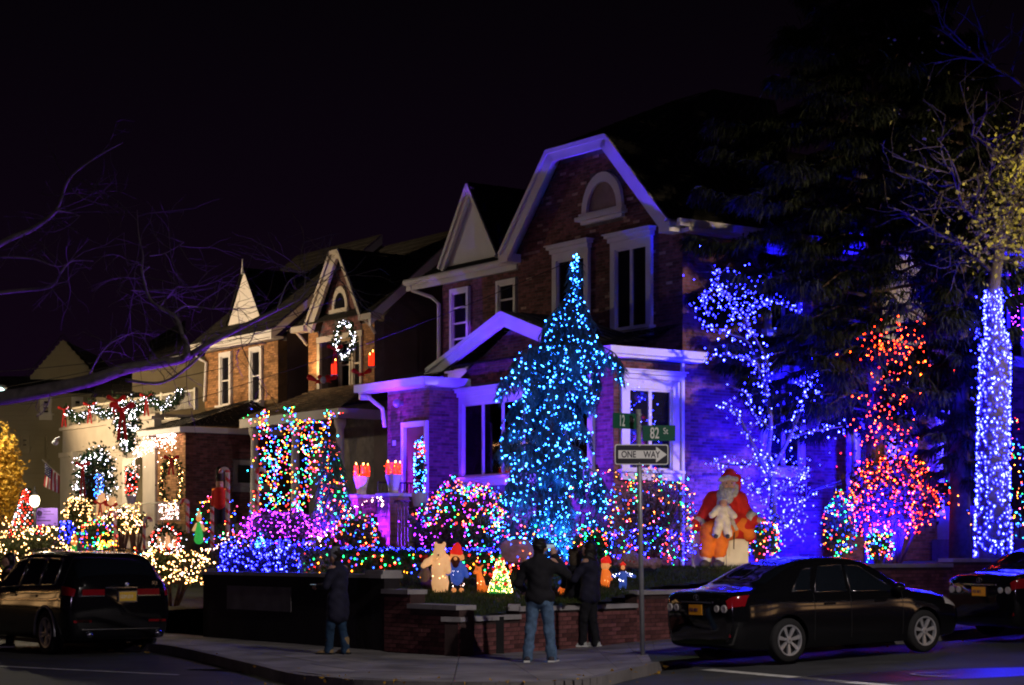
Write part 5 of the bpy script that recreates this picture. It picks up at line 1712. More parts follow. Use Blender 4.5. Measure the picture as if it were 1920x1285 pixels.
def car(name, label, loc, rz, st, L, Wd, Hh, axles, wr, rimkind, glasses, cat='car', chrome_rail=False, group=None):
    t = thing(name, label, cat, loc, rz, group)
    T = MW[t.name]
    cs = CarSurf(st)
    ns, nj = (len(st) - 1) * 6 + 1, (cs.P.shape[1] - 1) * 4 + 1
    V, Fq = [], []
    for a in range(ns):
        for sgnn in (1, -1):
            for b in range(nj):
                p = cs.S(a / 6, b / 4)
                V.append((p[0], p[1] * sgnn, p[2]))
    st_ = 2 * nj
    for a in range(ns - 1):
        for b in range(nj - 1):
            k = a * st_ + b
            Fq.append((k, k + st_, k + st_ + 1, k + 1))
            k = a * st_ + nj + b
            Fq.append((k, k + 1, k + st_ + 1, k + st_))
    for e in (0, ns - 1):
        ring = [e * st_ + b for b in range(nj)] + [e * st_ + nj + b for b in reversed(range(nj))]
        Fq.append(tuple(ring if e == 0 else ring[::-1]))
    bm = bmesh.new()
    vs = [bm.verts.new(p) for p in V]
    for f in Fq:
        try: bm.faces.new([vs[i] for i in f])
        except ValueError: pass
    bmesh.ops.remove_doubles(bm, verts=bm.verts, dist=0.0008)
    bmesh.ops.recalc_face_normals(bm, faces=bm.faces)
    me = bpy.data.meshes.new('body')
    bm.to_mesh(me); bm.free()
    me.materials.append(M['paintblack']); me.materials.append(M['rubber'])
    body = link_mesh('body', me, t)
    # wheel arches cut out
    cutter = bmesh.new()
    for ax in axles:
        for s in (1, -1):
            bmesh.ops.create_cone(cutter, cap_ends=True, segments=36, radius1=wr * 1.13, radius2=wr * 1.13, depth=.62, matrix=Matrix.Translation((ax, s * Wd / 2, wr + .01)) @ Matrix.Rotation(R(90), 4, 'X'))
    cme = bpy.data.meshes.new('cut'); cutter.to_mesh(cme); cutter.free()
    co = bpy.data.objects.new('cut', cme); COL.objects.link(co); co.matrix_world = T
    body.matrix_parent_inverse = Matrix.Identity(4)
    md = body.modifiers.new('b', 'BOOLEAN'); md.operation = 'DIFFERENCE'; md.object = co; md.solver = 'EXACT'
    bpy.context.view_layer.update()
    dg = bpy.context.evaluated_depsgraph_get()
    nm = bpy.data.meshes.new_from_object(body.evaluated_get(dg))
    body.modifiers.clear()
    if len(nm.polygons) > 100:
        body.data = nm
    bpy.data.objects.remove(co)
    body.data.polygons.foreach_set("use_smooth", [True] * len(body.data.polygons))
    try: body.data.set_sharp_from_angle(angle=R(38))
    except Exception: pass

    def patch(nm_, x0, x1, j0, j1, s, m, par, off=.004, nx=10, nj_=6, taper=None, y_lim=None):
        """thin panel following the body between two stations and two contour bands"""
        mb = MB()
        rows = []
        for a in range(nx + 1):
            for b in range(nj_ + 1):
                u, w = a / nx, b / nj_
                xa, xb = x0, x1
                if taper: xa, xb = x0 + taper[0] * w, x1 + taper[1] * w
                i = cs.idx(xa + (xb - xa) * u); j = j0 + (j1 - j0) * w
                p = cs.S(i, j); n = cs.normal(i, j)
                if n[1] * p[1] < 0 or (abs(p[1]) < .05 and n[2] < 0): n = -n
                q = p + n * off
                mb.v.append(tuple(T @ Vector((q[0], q[1] * s, q[2]))))
        for a in range(nx):
            for b in range(nj_):
                k = a * (nj_ + 1) + b
                mb.f.append((k, k + 1, k + nj_ + 2, k + nj_ + 1)); mb.m.append(0)
        return mb.build(nm_, M[m], par, True)

    for g in glasses:
        for s in ((1, -1) if g.get('both', True) else (1,)):
            o = patch(g['name'], g['x0'], g['x1'], g['j0'], g['j1'], s, g.get('m', 'carglass'), t, taper=g.get('taper'), off=g.get('off', .004))
            if g.get('trim'):
                k = MB()
                pts = []
                x0, x1, tp = g['x0'], g['x1'], g.get('taper') or (0, 0)
                for u, w in [(0, 0), (.25, 0), (.5, 0), (.75, 0), (1, 0), (1, .5), (1, 1), (.75, 1), (.5, 1), (.25, 1), (0, 1), (0, .5), (0, 0)]:
                    xa, xb = x0 + tp[0] * w, x1 + tp[1] * w
                    i = cs.idx(xa + (xb - xa) * u); j = g['j0'] + (g['j1'] - g['j0']) * w
                    p = cs.S(i, j); n = cs.normal(i, j)
                    if n[1] * p[1] < 0: n = -n
                    q = p + n * .006
                    pts.append(T @ Vector((q[0], q[1] * s, q[2])))
                k.tube(pts, g['trim'], 5); k.build('window_trim', M['chrome'], o, True)
    # wheels
    for ax in axles:
        for s in (1, -1):
            c = Vector((ax, s * (Wd / 2 - .115), wr))
            RX = Matrix.Rotation(R(-90 * s), 3, 'X')
            wloc = lambda p: T @ (c + RX @ Vector(p))
            tr = MB()
            prof = [(wr * .70, -.10), (wr * .94, -.105), (wr * .995, -.075), (wr, 0), (wr * .995, .075), (wr * .94, .105), (wr * .70, .10)]
            n = 36
            for r, z in prof:
                for k in range(n): tr.v.append(tuple(wloc((r * math.cos(2 * math.pi * k / n), r * math.sin(2 * math.pi * k / n), z))))
            for i in range(len(prof) - 1):
                for k in range(n):
                    tr.f.append((i * n + k, i * n + (k + 1) % n, (i + 1) * n + (k + 1) % n, (i + 1) * n + k)); tr.m.append(0)
            w = tr.build('wheel', M['rubber'], t, True)
            rm = MB()
            rr = wr * .705

            def disc(mbx, prof2, n=32):
                b = len(mbx.v)
                for r, z in prof2:
                    for k in range(n): mbx.v.append(tuple(wloc((r * math.cos(2 * math.pi * k / n), r * math.sin(2 * math.pi * k / n), z))))
                for i in range(len(prof2) - 1):
                    for k in range(n):
                        mbx.f.append((b + i * n + k, b + i * n + (k + 1) % n, b + (i + 1) * n + (k + 1) % n, b + (i + 1) * n + k)); mbx.m.append(0)
            disc(rm, [(rr, .10), (rr * .99, .112), (rr * .90, .108), (rr * .87, .06)])
            nsp = rimkind
            for k in range(nsp):
                a = 2 * math.pi * k / nsp + .2
                dirs = [(a - .17, a + .17)] if nsp == 7 else [(a - .24, a - .09), (a + .09, a + .24)]
                for (q0, q1) in dirs:
                    am = (q0 + q1) / 2
                    w0, w1 = (.34, .22) if nsp == 7 else (.15, .12)
                    P4 = []
                    for r, ww, z in ((rr * .20, w0 * rr * .42, .085), (rr * .93, w1 * rr * 1.25, .098)):
                        for e in (-1, 1):
                            P4.append((r * math.cos(am) - e * ww / 2 * math.sin(am), r * math.sin(am) + e * ww / 2 * math.cos(am), z))
                    lo = [wloc((p[0], p[1], p[2] - .03)) for p in (P4[0], P4[2], P4[3], P4[1])]
                    hi = [wloc(p) for p in (P4[0], P4[2], P4[3], P4[1])]
                    rm.hexa(lo + hi)
            disc(rm, [(rr * .24, .08), (rr * .22, .102), (rr * .05, .106)], 18)
            rm.build('rim', M['alloy'], w)
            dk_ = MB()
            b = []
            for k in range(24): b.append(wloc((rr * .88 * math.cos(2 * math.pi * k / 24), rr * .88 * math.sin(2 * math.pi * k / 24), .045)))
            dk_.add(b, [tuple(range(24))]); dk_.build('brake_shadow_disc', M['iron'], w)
    # dark inner wheel wells and floor
    k = MB()
    for ax in axles:
        k.hexa([T @ Vector(p) for p in [(ax - wr * 1.1, -Wd / 2 + .32, .2), (ax + wr * 1.1, -Wd / 2 + .32, .2), (ax + wr * 1.1, Wd / 2 - .32, .2), (ax - wr * 1.1, Wd / 2 - .32, .2),
                                         (ax - wr * 1.1, -Wd / 2 + .32, wr * 2.1), (ax + wr * 1.1, -Wd / 2 + .32, wr * 2.1), (ax + wr * 1.1, Wd / 2 - .32, wr * 2.1), (ax - wr * 1.1, Wd / 2 - .32, wr * 2.1)]])
    k.build('underbody', M['rubber'], t)
    return t, T, cs, patch


def cbox(T, x0, x1, y0, y1, z0, z1):
    return [T @ Vector(p) for p in [(x0, y0, z0), (x1, y0, z0), (x1, y1, z0), (x0, y1, z0), (x0, y0, z1), (x1, y0, z1), (x1, y1, z1), (x0, y1, z1)]]


def sedan_st(L=4.6, w=.88, h=1.465):
    # x, [(y,z) bottom centre -> sill -> bulge -> belt -> roof edge -> roof centre]
    s = L / 4.6

    def c(x, zb, wl, wm, wb, zm, zbelt, wr_, zr, zc):
        return (x * s, [(0, zb), (wl * .85, zb), (wl, zb + .07), (wm, zm), (wb, zbelt), (wb * .2 + wr_ * .8, zbelt * .3 + zr * .7), (wr_ * .82, zr + .012), (0, zc)])
    return [c(0.0, .36, .60, .66, .62, .62, .86, .52, .92, .95), c(.05, .27, .70, .76, .72, .60, .93, .62, 1.005, 1.03), c(.22, .21, .78, .835, .80, .60, .95, .70, 1.035, 1.07), c(.55, .19, .82, .865, .83, .60, .955, .70, 1.06, 1.10), c(.85, .18, .84, .875, .845, .60, .955, .66, 1.18, 1.20),
            c(1.25, .18, .84, .88, .85, .60, .95, .60, 1.36, 1.375), c(1.7, .18, .845, .88, .85, .60, .94, .585, 1.435, 1.455), c(2.2, .18, .845, .88, .85, .60, .93, .59, 1.45, 1.468), c(2.65, .18, .845, .88, .85, .60, .92, .59, 1.40, 1.425), c(3.0, .18, .845, .88, .85, .60, .915, .62, 1.24, 1.265),
            c(3.35, .18, .84, .878, .845, .60, .91, .69, 1.03, 1.06), c(3.55, .19, .835, .875, .83, .60, .88, .68, .965, 1.0), c(4.1, .21, .80, .85, .79, .58, .80, .62, .88, .90), c(4.42, .24, .72, .77, .70, .55, .70, .52, .76, .78), c(4.6, .33, .55, .60, .55, .52, .62, .42, .66, .67)]


sed_gl = [dict(name='side_window', x0=1.50, x1=2.12, j0=4.12, j1=5.25, taper=(.26, .10), trim=.007), dict(name='side_window', x0=2.20, x1=3.12, j0=4.12, j1=5.25, taper=(.05, -.55), trim=.007), dict(name='quarter_window', x0=1.08, x1=1.42, j0=4.2, j1=5.2, taper=(.36, .22), trim=.006),
          dict(name='rear_window', x0=.72, x1=1.38, j0=5.72, j1=7.0), dict(name='windscreen', x0=2.74, x1=3.30, j0=5.72, j1=7.0)]


def sedan(label, P, ang, plate_mat, group):
    t, T, cs, patch = car('parked_car', label, P, ang, sedan_st(), 4.6, 1.76, 1.465, (.98, 3.66), .317, 7, sed_gl, group=group)
    for s in (1, -1):
        tl = patch('tail_light', .012, .20, 3.62, 4.2, s, 'redlens', t, .012, taper=(0, .10))
        b = MB()
        for yy, r in ((.62, .060), (.46, .052)):
            b.lathe([(r, 0), (r * .95, .018), (r * .7, .02), (r * .3, .01)], T @ Vector((-.006 + (.62 - yy) * -.02, yy * s, .80)), 14, M=(T.to_3x3() @ Matrix.Rotation(R(-90), 3, 'Y')))
        b.build('lamp_cluster', M['clearlens'], tl, True)
        patch('headlight', 4.12, 4.40, 3.55, 4.5, s, 'clearlens', t, .01)
        one(lambda k: k.hexa(cbox(T, .02, .05, s * .60 - .10, s * .60 + .10, .40, .45)), 'reflector', M['redlens'], t)
        m_ = MB(); m_.ball(T @ Vector((3.02, s * .98, 1.0)), (.10, .10, .075), 10); m_.build('wing_mirror', M['paintblack'], t, True)
        hd = MB()
        for x in (1.75, 2.75): hd.hexa(cbox(T, x - .10, x + .10, s * .885 - .012, s * .885 + .012, .80, .825))
        hd.build('door_handle', M['paintblack'], t)
        dl = MB()
        for x in (1.46, 2.17, 3.2):
            pts = []
            for j in np.linspace(2.2, 4.1, 10):
                i = cs.idx(x); p = cs.S(i, j); n = cs.normal(i, j); n = n if n[1] > 0 else -n
                p = p + n * .0005
                pts.append(T @ Vector((p[0], p[1] * s, p[2])))
            dl.tube(pts, .004, 4)
        dl.build('door_seam', M['rubber'], t)
    one(lambda k: k.hexa(cbox(T, -.028, -.003, -.152, .152, .70, .855)), 'number_plate_holder', M['iron'], t)
    pl = one(lambda k: k.hexa(cbox(T, -.036, -.029, -.148, .148, .705, .85)), 'number_plate', M[plate_mat], t)
    text_part("FCL 5072" if group and 'sedan' in label else "FKR 4815", .075, 'ink', pl, T @ Vector((-.0375, .13, .75)), -(T.to_3x3() @ Vector((0, 1, 0))), -(T.to_3x3() @ Vector((1, 0, 0))), .62)
    one(lambda k: k.hexa(cbox(T, -.03, .0, -.34, .34, .875, .90)), 'trunk_strip', M['chrome'], t)
    em = MB()
    for k in range(14):
        a, b = 2 * math.pi * k / 14, 2 * math.pi * (k + 1) / 14
        em.tube([T @ Vector((-.012, math.cos(a) * .06, .955 + math.sin(a) * .040)), T @ Vector((-.012, math.cos(b) * .06, .955 + math.sin(b) * .040))], .006, 4)
    em.tube([T @ Vector((-.012, -.02, .96)), T @ Vector((-.012, .02, .96))], .006, 4); em.tube([T @ Vector((-.012, 0, .915)), T @ Vector((-.012, 0, .995))], .006, 4)
    em.build('emblem', M['chrome'], t)
    return t, T


ang = R(33)
cdir = Vector((math.cos(ang), math.sin(ang), 0)); cnor = Vector((-cdir.y, cdir.x, 0))
rear_near = at(1483, 1235, 27.6)
P = rear_near - cdir * .98 + cnor * .88
P.z = gz(P.x + 1.5) - .155
t, T = sedan('black four door sedan parked at the kerb beside the one way sign', P, ang, 'plate', None)
t.rotation_euler = (0, R(-1.6), ang)
t2, T2 = sedan('dark car partly out of frame ahead of the black sedan', P + cdir * 5.75 + Vector((0, 0, .20)), ang - R(2), 'plate', None)
t2.rotation_euler = (0, R(-1.6), ang - R(2))

# sport utility vehicle on the left


def suv_st():
    def c(x, zb, wl, wm, wb, zm, zbelt, wr_, zr, zc):
        return (x, [(0, zb), (wl * .85, zb), (wl, zb + .08), (wm, zm), (wb, zbelt), (wb * .25 + wr_ * .75, zbelt * .3 + zr * .7), (wr_ * .84, zr + .012), (0, zc)])
    return [c(0.0, .42, .74, .82, .76, .72, 1.10, .62, 1.20, 1.22), c(.06, .30, .84, .92, .86, .72, 1.14, .68, 1.34, 1.38), c(.22, .26, .88, .955, .90, .72, 1.16, .68, 1.56, 1.60), c(.45, .24, .90, .965, .915, .72, 1.16, .685, 1.68, 1.71), c(1.0, .24, .91, .97, .92, .72, 1.14, .69, 1.72, 1.75), c(1.8, .24, .91, .97, .925, .72, 1.12, .70, 1.735, 1.765),
            c(2.5, .24, .91, .97, .925, .72, 1.10, .70, 1.70, 1.73), c(2.95, .24, .91, .97, .925, .72, 1.085, .71, 1.56, 1.59), c(3.4, .24, .91, .965, .92, .72, 1.07, .76, 1.24, 1.27), c(3.65, .25, .90, .96, .91, .72, 1.04, .76, 1.12, 1.16), c(4.3, .27, .86, .92, .86, .70, .98, .70, 1.05, 1.08), c(4.75, .30, .76, .82, .76, .66, .86, .60, .94, .96), c(4.9, .40, .6, .66, .6, .62, .74, .5, .80, .81)]


suv_gl = [dict(name='side_window', x0=.62, x1=1.22, j0=4.12, j1=5.35, taper=(.10, .10), trim=.02), dict(name='side_window', x0=1.30, x1=2.10, j0=4.12, j1=5.35, taper=(.10, .05), trim=.02), dict(name='side_window', x0=2.18, x1=3.18, j0=4.12, j1=5.35, taper=(.03, -.50), trim=.02),
          dict(name='rear_window', x0=.055, x1=.26, j0=5.05, j1=7.0), dict(name='windscreen', x0=2.72, x1=3.3, j0=5.8, j1=7.0)]
angs = R(90) + AA
rl = Vector((-7.42, 32.2, 0))
Ps = rl + VD * .97
Ps.z = -.15
t, T, cs, patch = car('parked_suv', 'black sport utility vehicle seen from behind at the left kerb', Ps, angs, suv_st(), 4.9, 1.94, 1.76, (.93, 3.86), .375, 5, suv_gl, cat='suv')
for s in (1, -1):
    tl = patch('tail_light', .015, .24, 3.66, 4.02, s, 'redlens', t, .012, taper=(0, .08))
    one(lambda k: k.hexa(cbox(T, -.035, .0, min(s * .30, s * .70), max(s * .30, s * .70), 1.02, 1.12)), 'tail_light_bar', M['redlens'], t)
    one(lambda k: k.hexa(cbox(T, -.040, .0, min(s * .30, s * .72), max(s * .30, s * .72), 1.0, 1.018)), 'light_strip', M['chrome'], t)
    one(lambda k: k.hexa(cbox(T, .0, .05, s * .68 - .16, s * .68 + .16, .56, .60)), 'reflector', M['redlens'], t)
    m_ = MB(); m_.ball(T @ Vector((2.95, s * 1.08, 1.16)), (.12, .12, .09), 10); m_.build('wing_mirror', M['paintblack'], t, True)
    rr_ = MB(); rr_.tube([T @ Vector(p) for p in ((.7, s * .64, 1.74), (.9, s * .635, 1.79), (1.7, s * .64, 1.81), (2.4, s * .635, 1.78), (2.6, s * .63, 1.73))], .016, 6); rr_.build('roof_rail', M['chrome'], t, True)
    hd = MB()
    for x in (1.45, 2.4): hd.hexa(cbox(T, x - .12, x + .12, s * .962 - .012, s * .962 + .012, .98, 1.01))
    hd.build('door_handle', M['chrome'], t)
    for ax in (.93, 3.86):
        k = MB(); k.tube([T @ Vector((ax + math.cos(a) * .44, s * .972, .385 + math.sin(a) * .44)) for a in np.linspace(-.15, math.pi + .15, 20)], .022, 6); k.build('arch_trim', M['alloy'], t, True)
    k = MB(); k.tube([T @ Vector((-.02, s * .62 - .07, .36)), T @ Vector((.04, s * .62 - .07, .36)), ], .06, 10); k.build('exhaust_tip', M['chrome'], t, True)
one(lambda k: k.hexa(cbox(T, -.03, -.0, -.30, .28, 1.14, 1.155)), 'tailgate_strip', M['chrome'], t)
one(lambda k: k.hexa(cbox(T, -.03, .0, -.70, .70, .44, .455)), 'bumper_strip', M['chrome'], t)
pl0 = -.12
one(lambda k: k.hexa(cbox(T, -.034, -.002, pl0 - .17, pl0 + .17, .90, 1.085)), 'number_plate_frame', M['chrome'], t)
pl = one(lambda k: k.hexa(cbox(T, -.040, -.035, pl0 - .152, pl0 + .152, .918, 1.068)), 'number_plate', M['goldplate'], t)
text_part("GGM 6319", .085, 'flagwhite', pl, T @ Vector((-.0415, pl0 + .14, .965)), -(T.to_3x3() @ Vector((0, 1, 0))), -(T.to_3x3() @ Vector((1, 0, 0))), .60)
text_part("X5", .09, 'chrome', t, T @ Vector((-.032, -.56, 1.19)), -(T.to_3x3() @ Vector((0, 1, 0))), -(T.to_3x3() @ Vector((1, 0, 0))), 1.0, name='badge')
em = MB()
A3 = T.to_3x3() @ Matrix.Rotation(R(-90), 3, 'Y')
em.lathe([(.045, 0), (.045, .006), (.03, .008)], T @ Vector((-.034, -.10, 1.20)), 18, M=A3)
e0 = em.build('emblem', M['chrome'], t, True)
em = MB()
for q, mm in ((0, 0), (1, 1), (2, 0), (3, 1)):
    a = [T @ Vector((-.0445, -.10 + math.cos(x) * .028, 1.20 + math.sin(x) * .028)) for x in np.linspace(q * math.pi / 2, (q + 1) * math.pi / 2, 6)]
    em.add([T @ Vector((-.0445, -.10, 1.20))] + a, [tuple(range(7))], mm)
em.build('roundel', [M['flagwhite'], M['flagblue']], e0)

# ------------------------------------------------------------------ people
G = gnd(1012, 1242)
G.z = gz(G.x)
man = dict(el=(-.31, .03, 1.13), er=(.37, .12, 1.25), wl=(-.27, .27, 1.03), wr=(.17, .30, 1.52), stance=.17, fr=.02, fl=-.02, turn=.25, hd1=(-.25, .1, .9), curl=.7)
t, T, wr, s = person('man in dark jacket and blue jeans seen from behind raising a phone', G, R(-8), 1.78, man, 'blackcloth', 'denim', 'darkshoe', hair='hair', bulk=1.1)
ph = thing('phone', 'dark phone held up in front of the face of the man in jeans', 'phone', T @ (wr[1] + Vector((-.05, .05, .06))))
mb = MB(); mb.box(T @ (wr[1] + Vector((-.06, .04, .13))), (.15, .010, .075), R(-8)); mb.build('case', M['phone'], ph)
mb = MB(); mb.box(T @ (wr[1] + Vector((-.06, .0325, .13))), (.138, .003, .066), R(-8)); mb.build('screen', M['screen'], ph)

G = gnd(1106, 1213)
tall = dict(el=(-.27, .16, 1.14), er=(.27, .12, 1.14), wl=(-.12, .36, 1.20), wr=(.10, .36, 1.18), stance=.09, fl=.10, fr=-.06, turn=.1, curl=.8)
t, T, wr, s = person('tall long haired person in navy jacket and pale sneakers facing the smaller one', G, R(62), 1.72, tall, 'navy', 'blackcloth', 'sneaker', hair='hair', long_hair=True, coat_len=.55)
G = gnd(1078, 1212)
small = dict(el=(-.27, .10, 1.12), er=(.27, .14, 1.14), wl=(-.08, .30, 1.06), wr=(.16, .34, 1.20), stance=.09, turn=-.3)
t, T, wr, s = person('shorter person in long dark coat with fur hood beside the long haired one', G, R(-28), 1.60, small, 'blackcloth', 'blackcloth', 'darkshoe', hood='fur', coat_len=.72, bulk=1.05)
G = gnd(634, 1227)
wom = dict(el=(-.25, .08, 1.14), er=(.26, .06, 1.14), wl=(-.07, .36, 1.13), wr=(.08, .36, 1.12), stance=.11, fl=.12, fr=-.06, turn=0.0, head=.06, curl=.9)
t, T, wr, s = person('woman in grey bobble hat, long dark coat and tan boots checking a phone', G, R(62), 1.64, wom, 'navy', 'darkdenim', 'tan', hair='hair', hat='knit', coat_len=.74, bulk=1.02)
ph = thing('phone', 'dark phone in the hands of the woman in the bobble hat', 'phone', T @ Vector((0, .43, 1.07)))
mb = MB(); mb.box(T @ Vector((0, .44, 1.08)), (.075, .14, .010), R(62)); mb.build('case', M['phone'], ph)
mb = MB(); mb.box(T @ Vector((0, .44, 1.0868)), (.066, .128, .003), R(62)); mb.build('screen', M['screen'], ph)
Gp = at(18, 1190, 35.5); Gp.z = -.15
far = dict(el=(-.26, .05, 1.14), er=(.26, .05, 1.14), wl=(-.22, .20, .96), wr=(.22, .20, .96), stance=.10)
person('dark silhouetted passer-by behind the black suv at the left edge', Gp, R(100), 1.70, far, 'blackcloth', 'blackcloth', 'darkshoe', hair='hair')

# ------------------------------------------------------------------ seated robed statue on a white box
YS = 37.5
def SV(px, py, dy=0.0): return np.array(at(px, py, YS - dy))
bx = at(1353, 1066, YS)
st = thing('seated_statue', 'life size seated bearded figure in red robe and orange breeches on a white box', 'statue', tuple(bx))
pedestal = thing('white_box', 'white painted wooden box under the seated bearded statue', 'box', tuple(bx + Vector((0, .3, 0))))
u = YS / F
mb = MB(); mb.box(bx + Vector((0, .34, 33 * u)), (104 * u, .62, 66 * u), R(-3)); mb.build('box_body', M['boxwhite'], pedestal)
mb = MB()
for px in (1318, 1340, 1362, 1384):
    mb.box(at(px, 1033, YS) + Vector((0, .026, 0)), (.012, .01, 60 * u), R(-3))
mb.build('board_seams', M['curb'], pedestal)
cap = lambda a, b, r0, r1: (SV(*a), SV(*b), r0 * u, r1 * u)
blob('robe', [cap((1362, 975, 0), (1362, 945, .02), 29, 23), cap((1338, 935, .02), (1386, 935, .02), 15, 15), cap((1336, 938, .02), (1322, 968, .06), 15, 15), cap((1322, 968, .06), (1308, 985, .14), 15, 13),
              cap((1387, 938, .02), (1398, 965, .06), 15, 14), cap((1398, 965, .06), (1412, 975, .16), 14, 12), cap((1340, 985, .02), (1390, 985, .02), 26, 26), cap((1390, 985, 0), (1406, 1005, .04), 20, 12)], M['robe'], st, None, .014, .03, fold=.014, fq=13)
blob('breeches', [cap((1345, 992, .10), (1332, 998, .34), 21, 20), cap((1332, 998, .34), (1325, 1036, .36), 19, 14), cap((1370, 992, .10), (1352, 1000, .34), 20, 19), cap((1352, 1000, .34), (1349, 1036, .36), 18, 13), cap((1390, 985, .1), (1404, 1000, .1), 20, 13)], M['orange'], st, None, .014, .02, fold=.012, fq=15)
for sx_ in (1323, 1348):
    blob('sock', [cap((sx_, 1040, .36), (sx_ + 2, 1050, .37), 9.5, 8.5)], M['creamcloth'], st, None, .012, .01)
    blob('shoe', [cap((sx_ + 2, 1055, .36), (sx_ - 6, 1059, .50), 8, 6.5), cap((sx_ + 2, 1052, .35), (sx_ + 2, 1057, .35), 8, 8)], M['darkshoe'], st, None, .012, .015)
hd = SV(1366, 909, .03)
blob('head', [(hd, hd + np.array([0, 0, .02]), 13.5 * u, 13.5 * u), (hd + np.array([0, -.12, -.02]), hd + np.array([0, -.155, -.035]), .022, .026), (hd + np.array([-.05, -.115, .015]), hd + np.array([-.05, -.12, .015]), .02, .02), (hd + np.array([.05, -.115, .015]), hd + np.array([.05, -.12, .015]), .02, .02),
              (hd + np.array([-.06, -.11, -.035]), hd + np.array([-.06, -.11, -.04]), .035, .035), (hd + np.array([.06, -.11, -.035]), hd + np.array([.06, -.11, -.04]), .035, .035)], M['skin'], st, None, .012, .02)
mb = MB()
for e in (-.05, .05): mb.ball(hd + np.array([e, -.133, .022]), .015, 8)
mb.build('eyes', M['hair'], st, True)
blob('beard', [cap((1366, 926, .12), (1363, 940, .16), 11.5, 11.5), cap((1363, 940, .16), (1357, 966, .20), 11, 5), cap((1353, 912, .03), (1354, 930, .1), 5, 8), cap((1380, 912, .03), (1378, 930, .1), 5, 7), cap((1359, 919, .15), (1373, 919, .15), 3.6, 3.6), cap((1352, 930, .12), (1350, 952, .14), 10, 7)], M['whitefur'], st, None, .012, .03)
blob('cap_brim', [cap((1353, 899, .10), (1366, 896, .14), 4.6, 4.6), cap((1366, 896, .14), (1379, 899, .08), 4.6, 4.6), cap((1352, 899, .08), (1353, 899, -.08), 5, 5), cap((1380, 899, .06), (1379, 898, -.08), 5, 5)], M['whitefur'], st, None, .012, .02)
blob('cap', [cap((1366, 895, .0), (1368, 890, -.02), 14, 11), cap((1368, 889, -.02), (1382, 898, -.05), 9, 8), cap((1382, 898, -.05), (1384, 918, -.05), 8, 5)], M['robe'], st, None, .012, .03)
pc, fi = hand_caps(Vector(SV(1302, 985, .18)), Vector((-.8, -.3, -.3)), Vector((0, -.8, .5)), Vector((.2, .4, .8)), 1.5)
blob('glove', pc, M['glove'], st, None, .012, .02, tube_mb(fi))
pc, fi = hand_caps(Vector(SV(1414, 974, .2)), Vector((.95, -.2, -.02)), Vector((0, .7, .6)), Vector((0, -.6, .7)), 1.5, .35)
blob('hand', pc, M['skin'], st, None, .012, .02, tube_mb(fi))
mb = MB(); mb.tube([SV(1404, 968, .12), SV(1415, 973, .19)], [13 * u, 12 * u], 12); mb.build('fur_cuff', M['whitefur'], st, True)
mb = MB(); mb.tube([SV(1316, 978, .1), SV(1307, 984, .16)], [14 * u, 14 * u], 12); mb.build('fur_cuff', M['whitefur'], st, True)
blob('fur_front', [cap((1368, 955, .30), (1372, 975, .34), 4, 4), cap((1372, 975, .34), (1380, 992, .34), 4, 4)], M['whitefur'], st, None, .012, .02, fold=.006, fq=40)
mb = MB(); mb.tube([SV(1377, 998, .36), SV(1376, 1018, .36), SV(1376, 1030, .36)], .012, 6); mb.build('cord', M['brownbark'], st)
# small pale doll on its lap
dl = thing('doll', 'small pale doll in white suit standing on the lap of the seated statue', 'doll', tuple(SV(1355, 1005, .5)))
blob('suit', [cap((1355, 972, .5), (1355, 958, .48), 10, 10), cap((1346, 954, .48), (1364, 954, .48), 7, 7), cap((1346, 955, .48), (1335, 966, .55), 7, 6), cap((1364, 955, .48), (1376, 968, .55), 7, 6), cap((1350, 975, .5), (1343, 1002, .58), 9, 8), cap((1360, 975, .5), (1365, 1002, .58), 9, 8)], M['creamcloth'], dl, None, .012, .02, fold=.007, fq=30)
blob('head', [cap((1356, 943, .48), (1356, 946, .50), 7.5, 7), cap((1356, 946, .56), (1356, 947, .565), 1.6, 1.6)], M['skin'], dl, None, .010, .01)
blob('cap', [cap((1356, 939, .46), (1355, 933, .44), 7.5, 2)], M['creamcloth'], dl, None, .010, .01)
for e in (1343, 1365): blob('boot', [cap((e, 1004, .58), (e - 1, 1006, .66), 5, 4)], M['darkshoe'], dl, None, .010, .01)

# ------------------------------------------------------------------ lit yard figures
YF = 33.3
v_ = YF / F


def fig_caps(px, py, Y, items):
    k = Y / F
    return [(np.array(at(px + a[0], py + a[1], Y - (a[2] if len(a) > 2 else 0))), np.array(at(px + b[0], py + b[1], Y - (b[2] if len(b) > 2 else 0))), r0 * k, r1 * k) for a, b, r0, r1 in items]


def fig(label, px, py, Y, parts, lights_=None, group='lit figures on the lawn', cat='yard figure', name='yard_figure'):
    p = at(px, py, Y)
    t = thing(name, label, cat, tuple(p), 0, group)
    for nm, m, items, kk in parts:
        blob(nm, fig_caps(px, py, Y, items), M[m], t, None, .013, kk)
    if lights_:
        for pal, items, n, r, pw in lights_:
            pts = []
            for (a, b, r0, r1) in fig_caps(px, py, Y, items):
                for _ in range(n):
                    s_ = random.random()
                    d = rand_dirs(1)[0]; d[1] = -abs(d[1])
                    pts.append(a + (b - a) * s_ + d * (r0 + (r1 - r0) * s_) * 1.03)
            bulbs(t, pts, pal, r, pw, 'mini_lights')
    return t


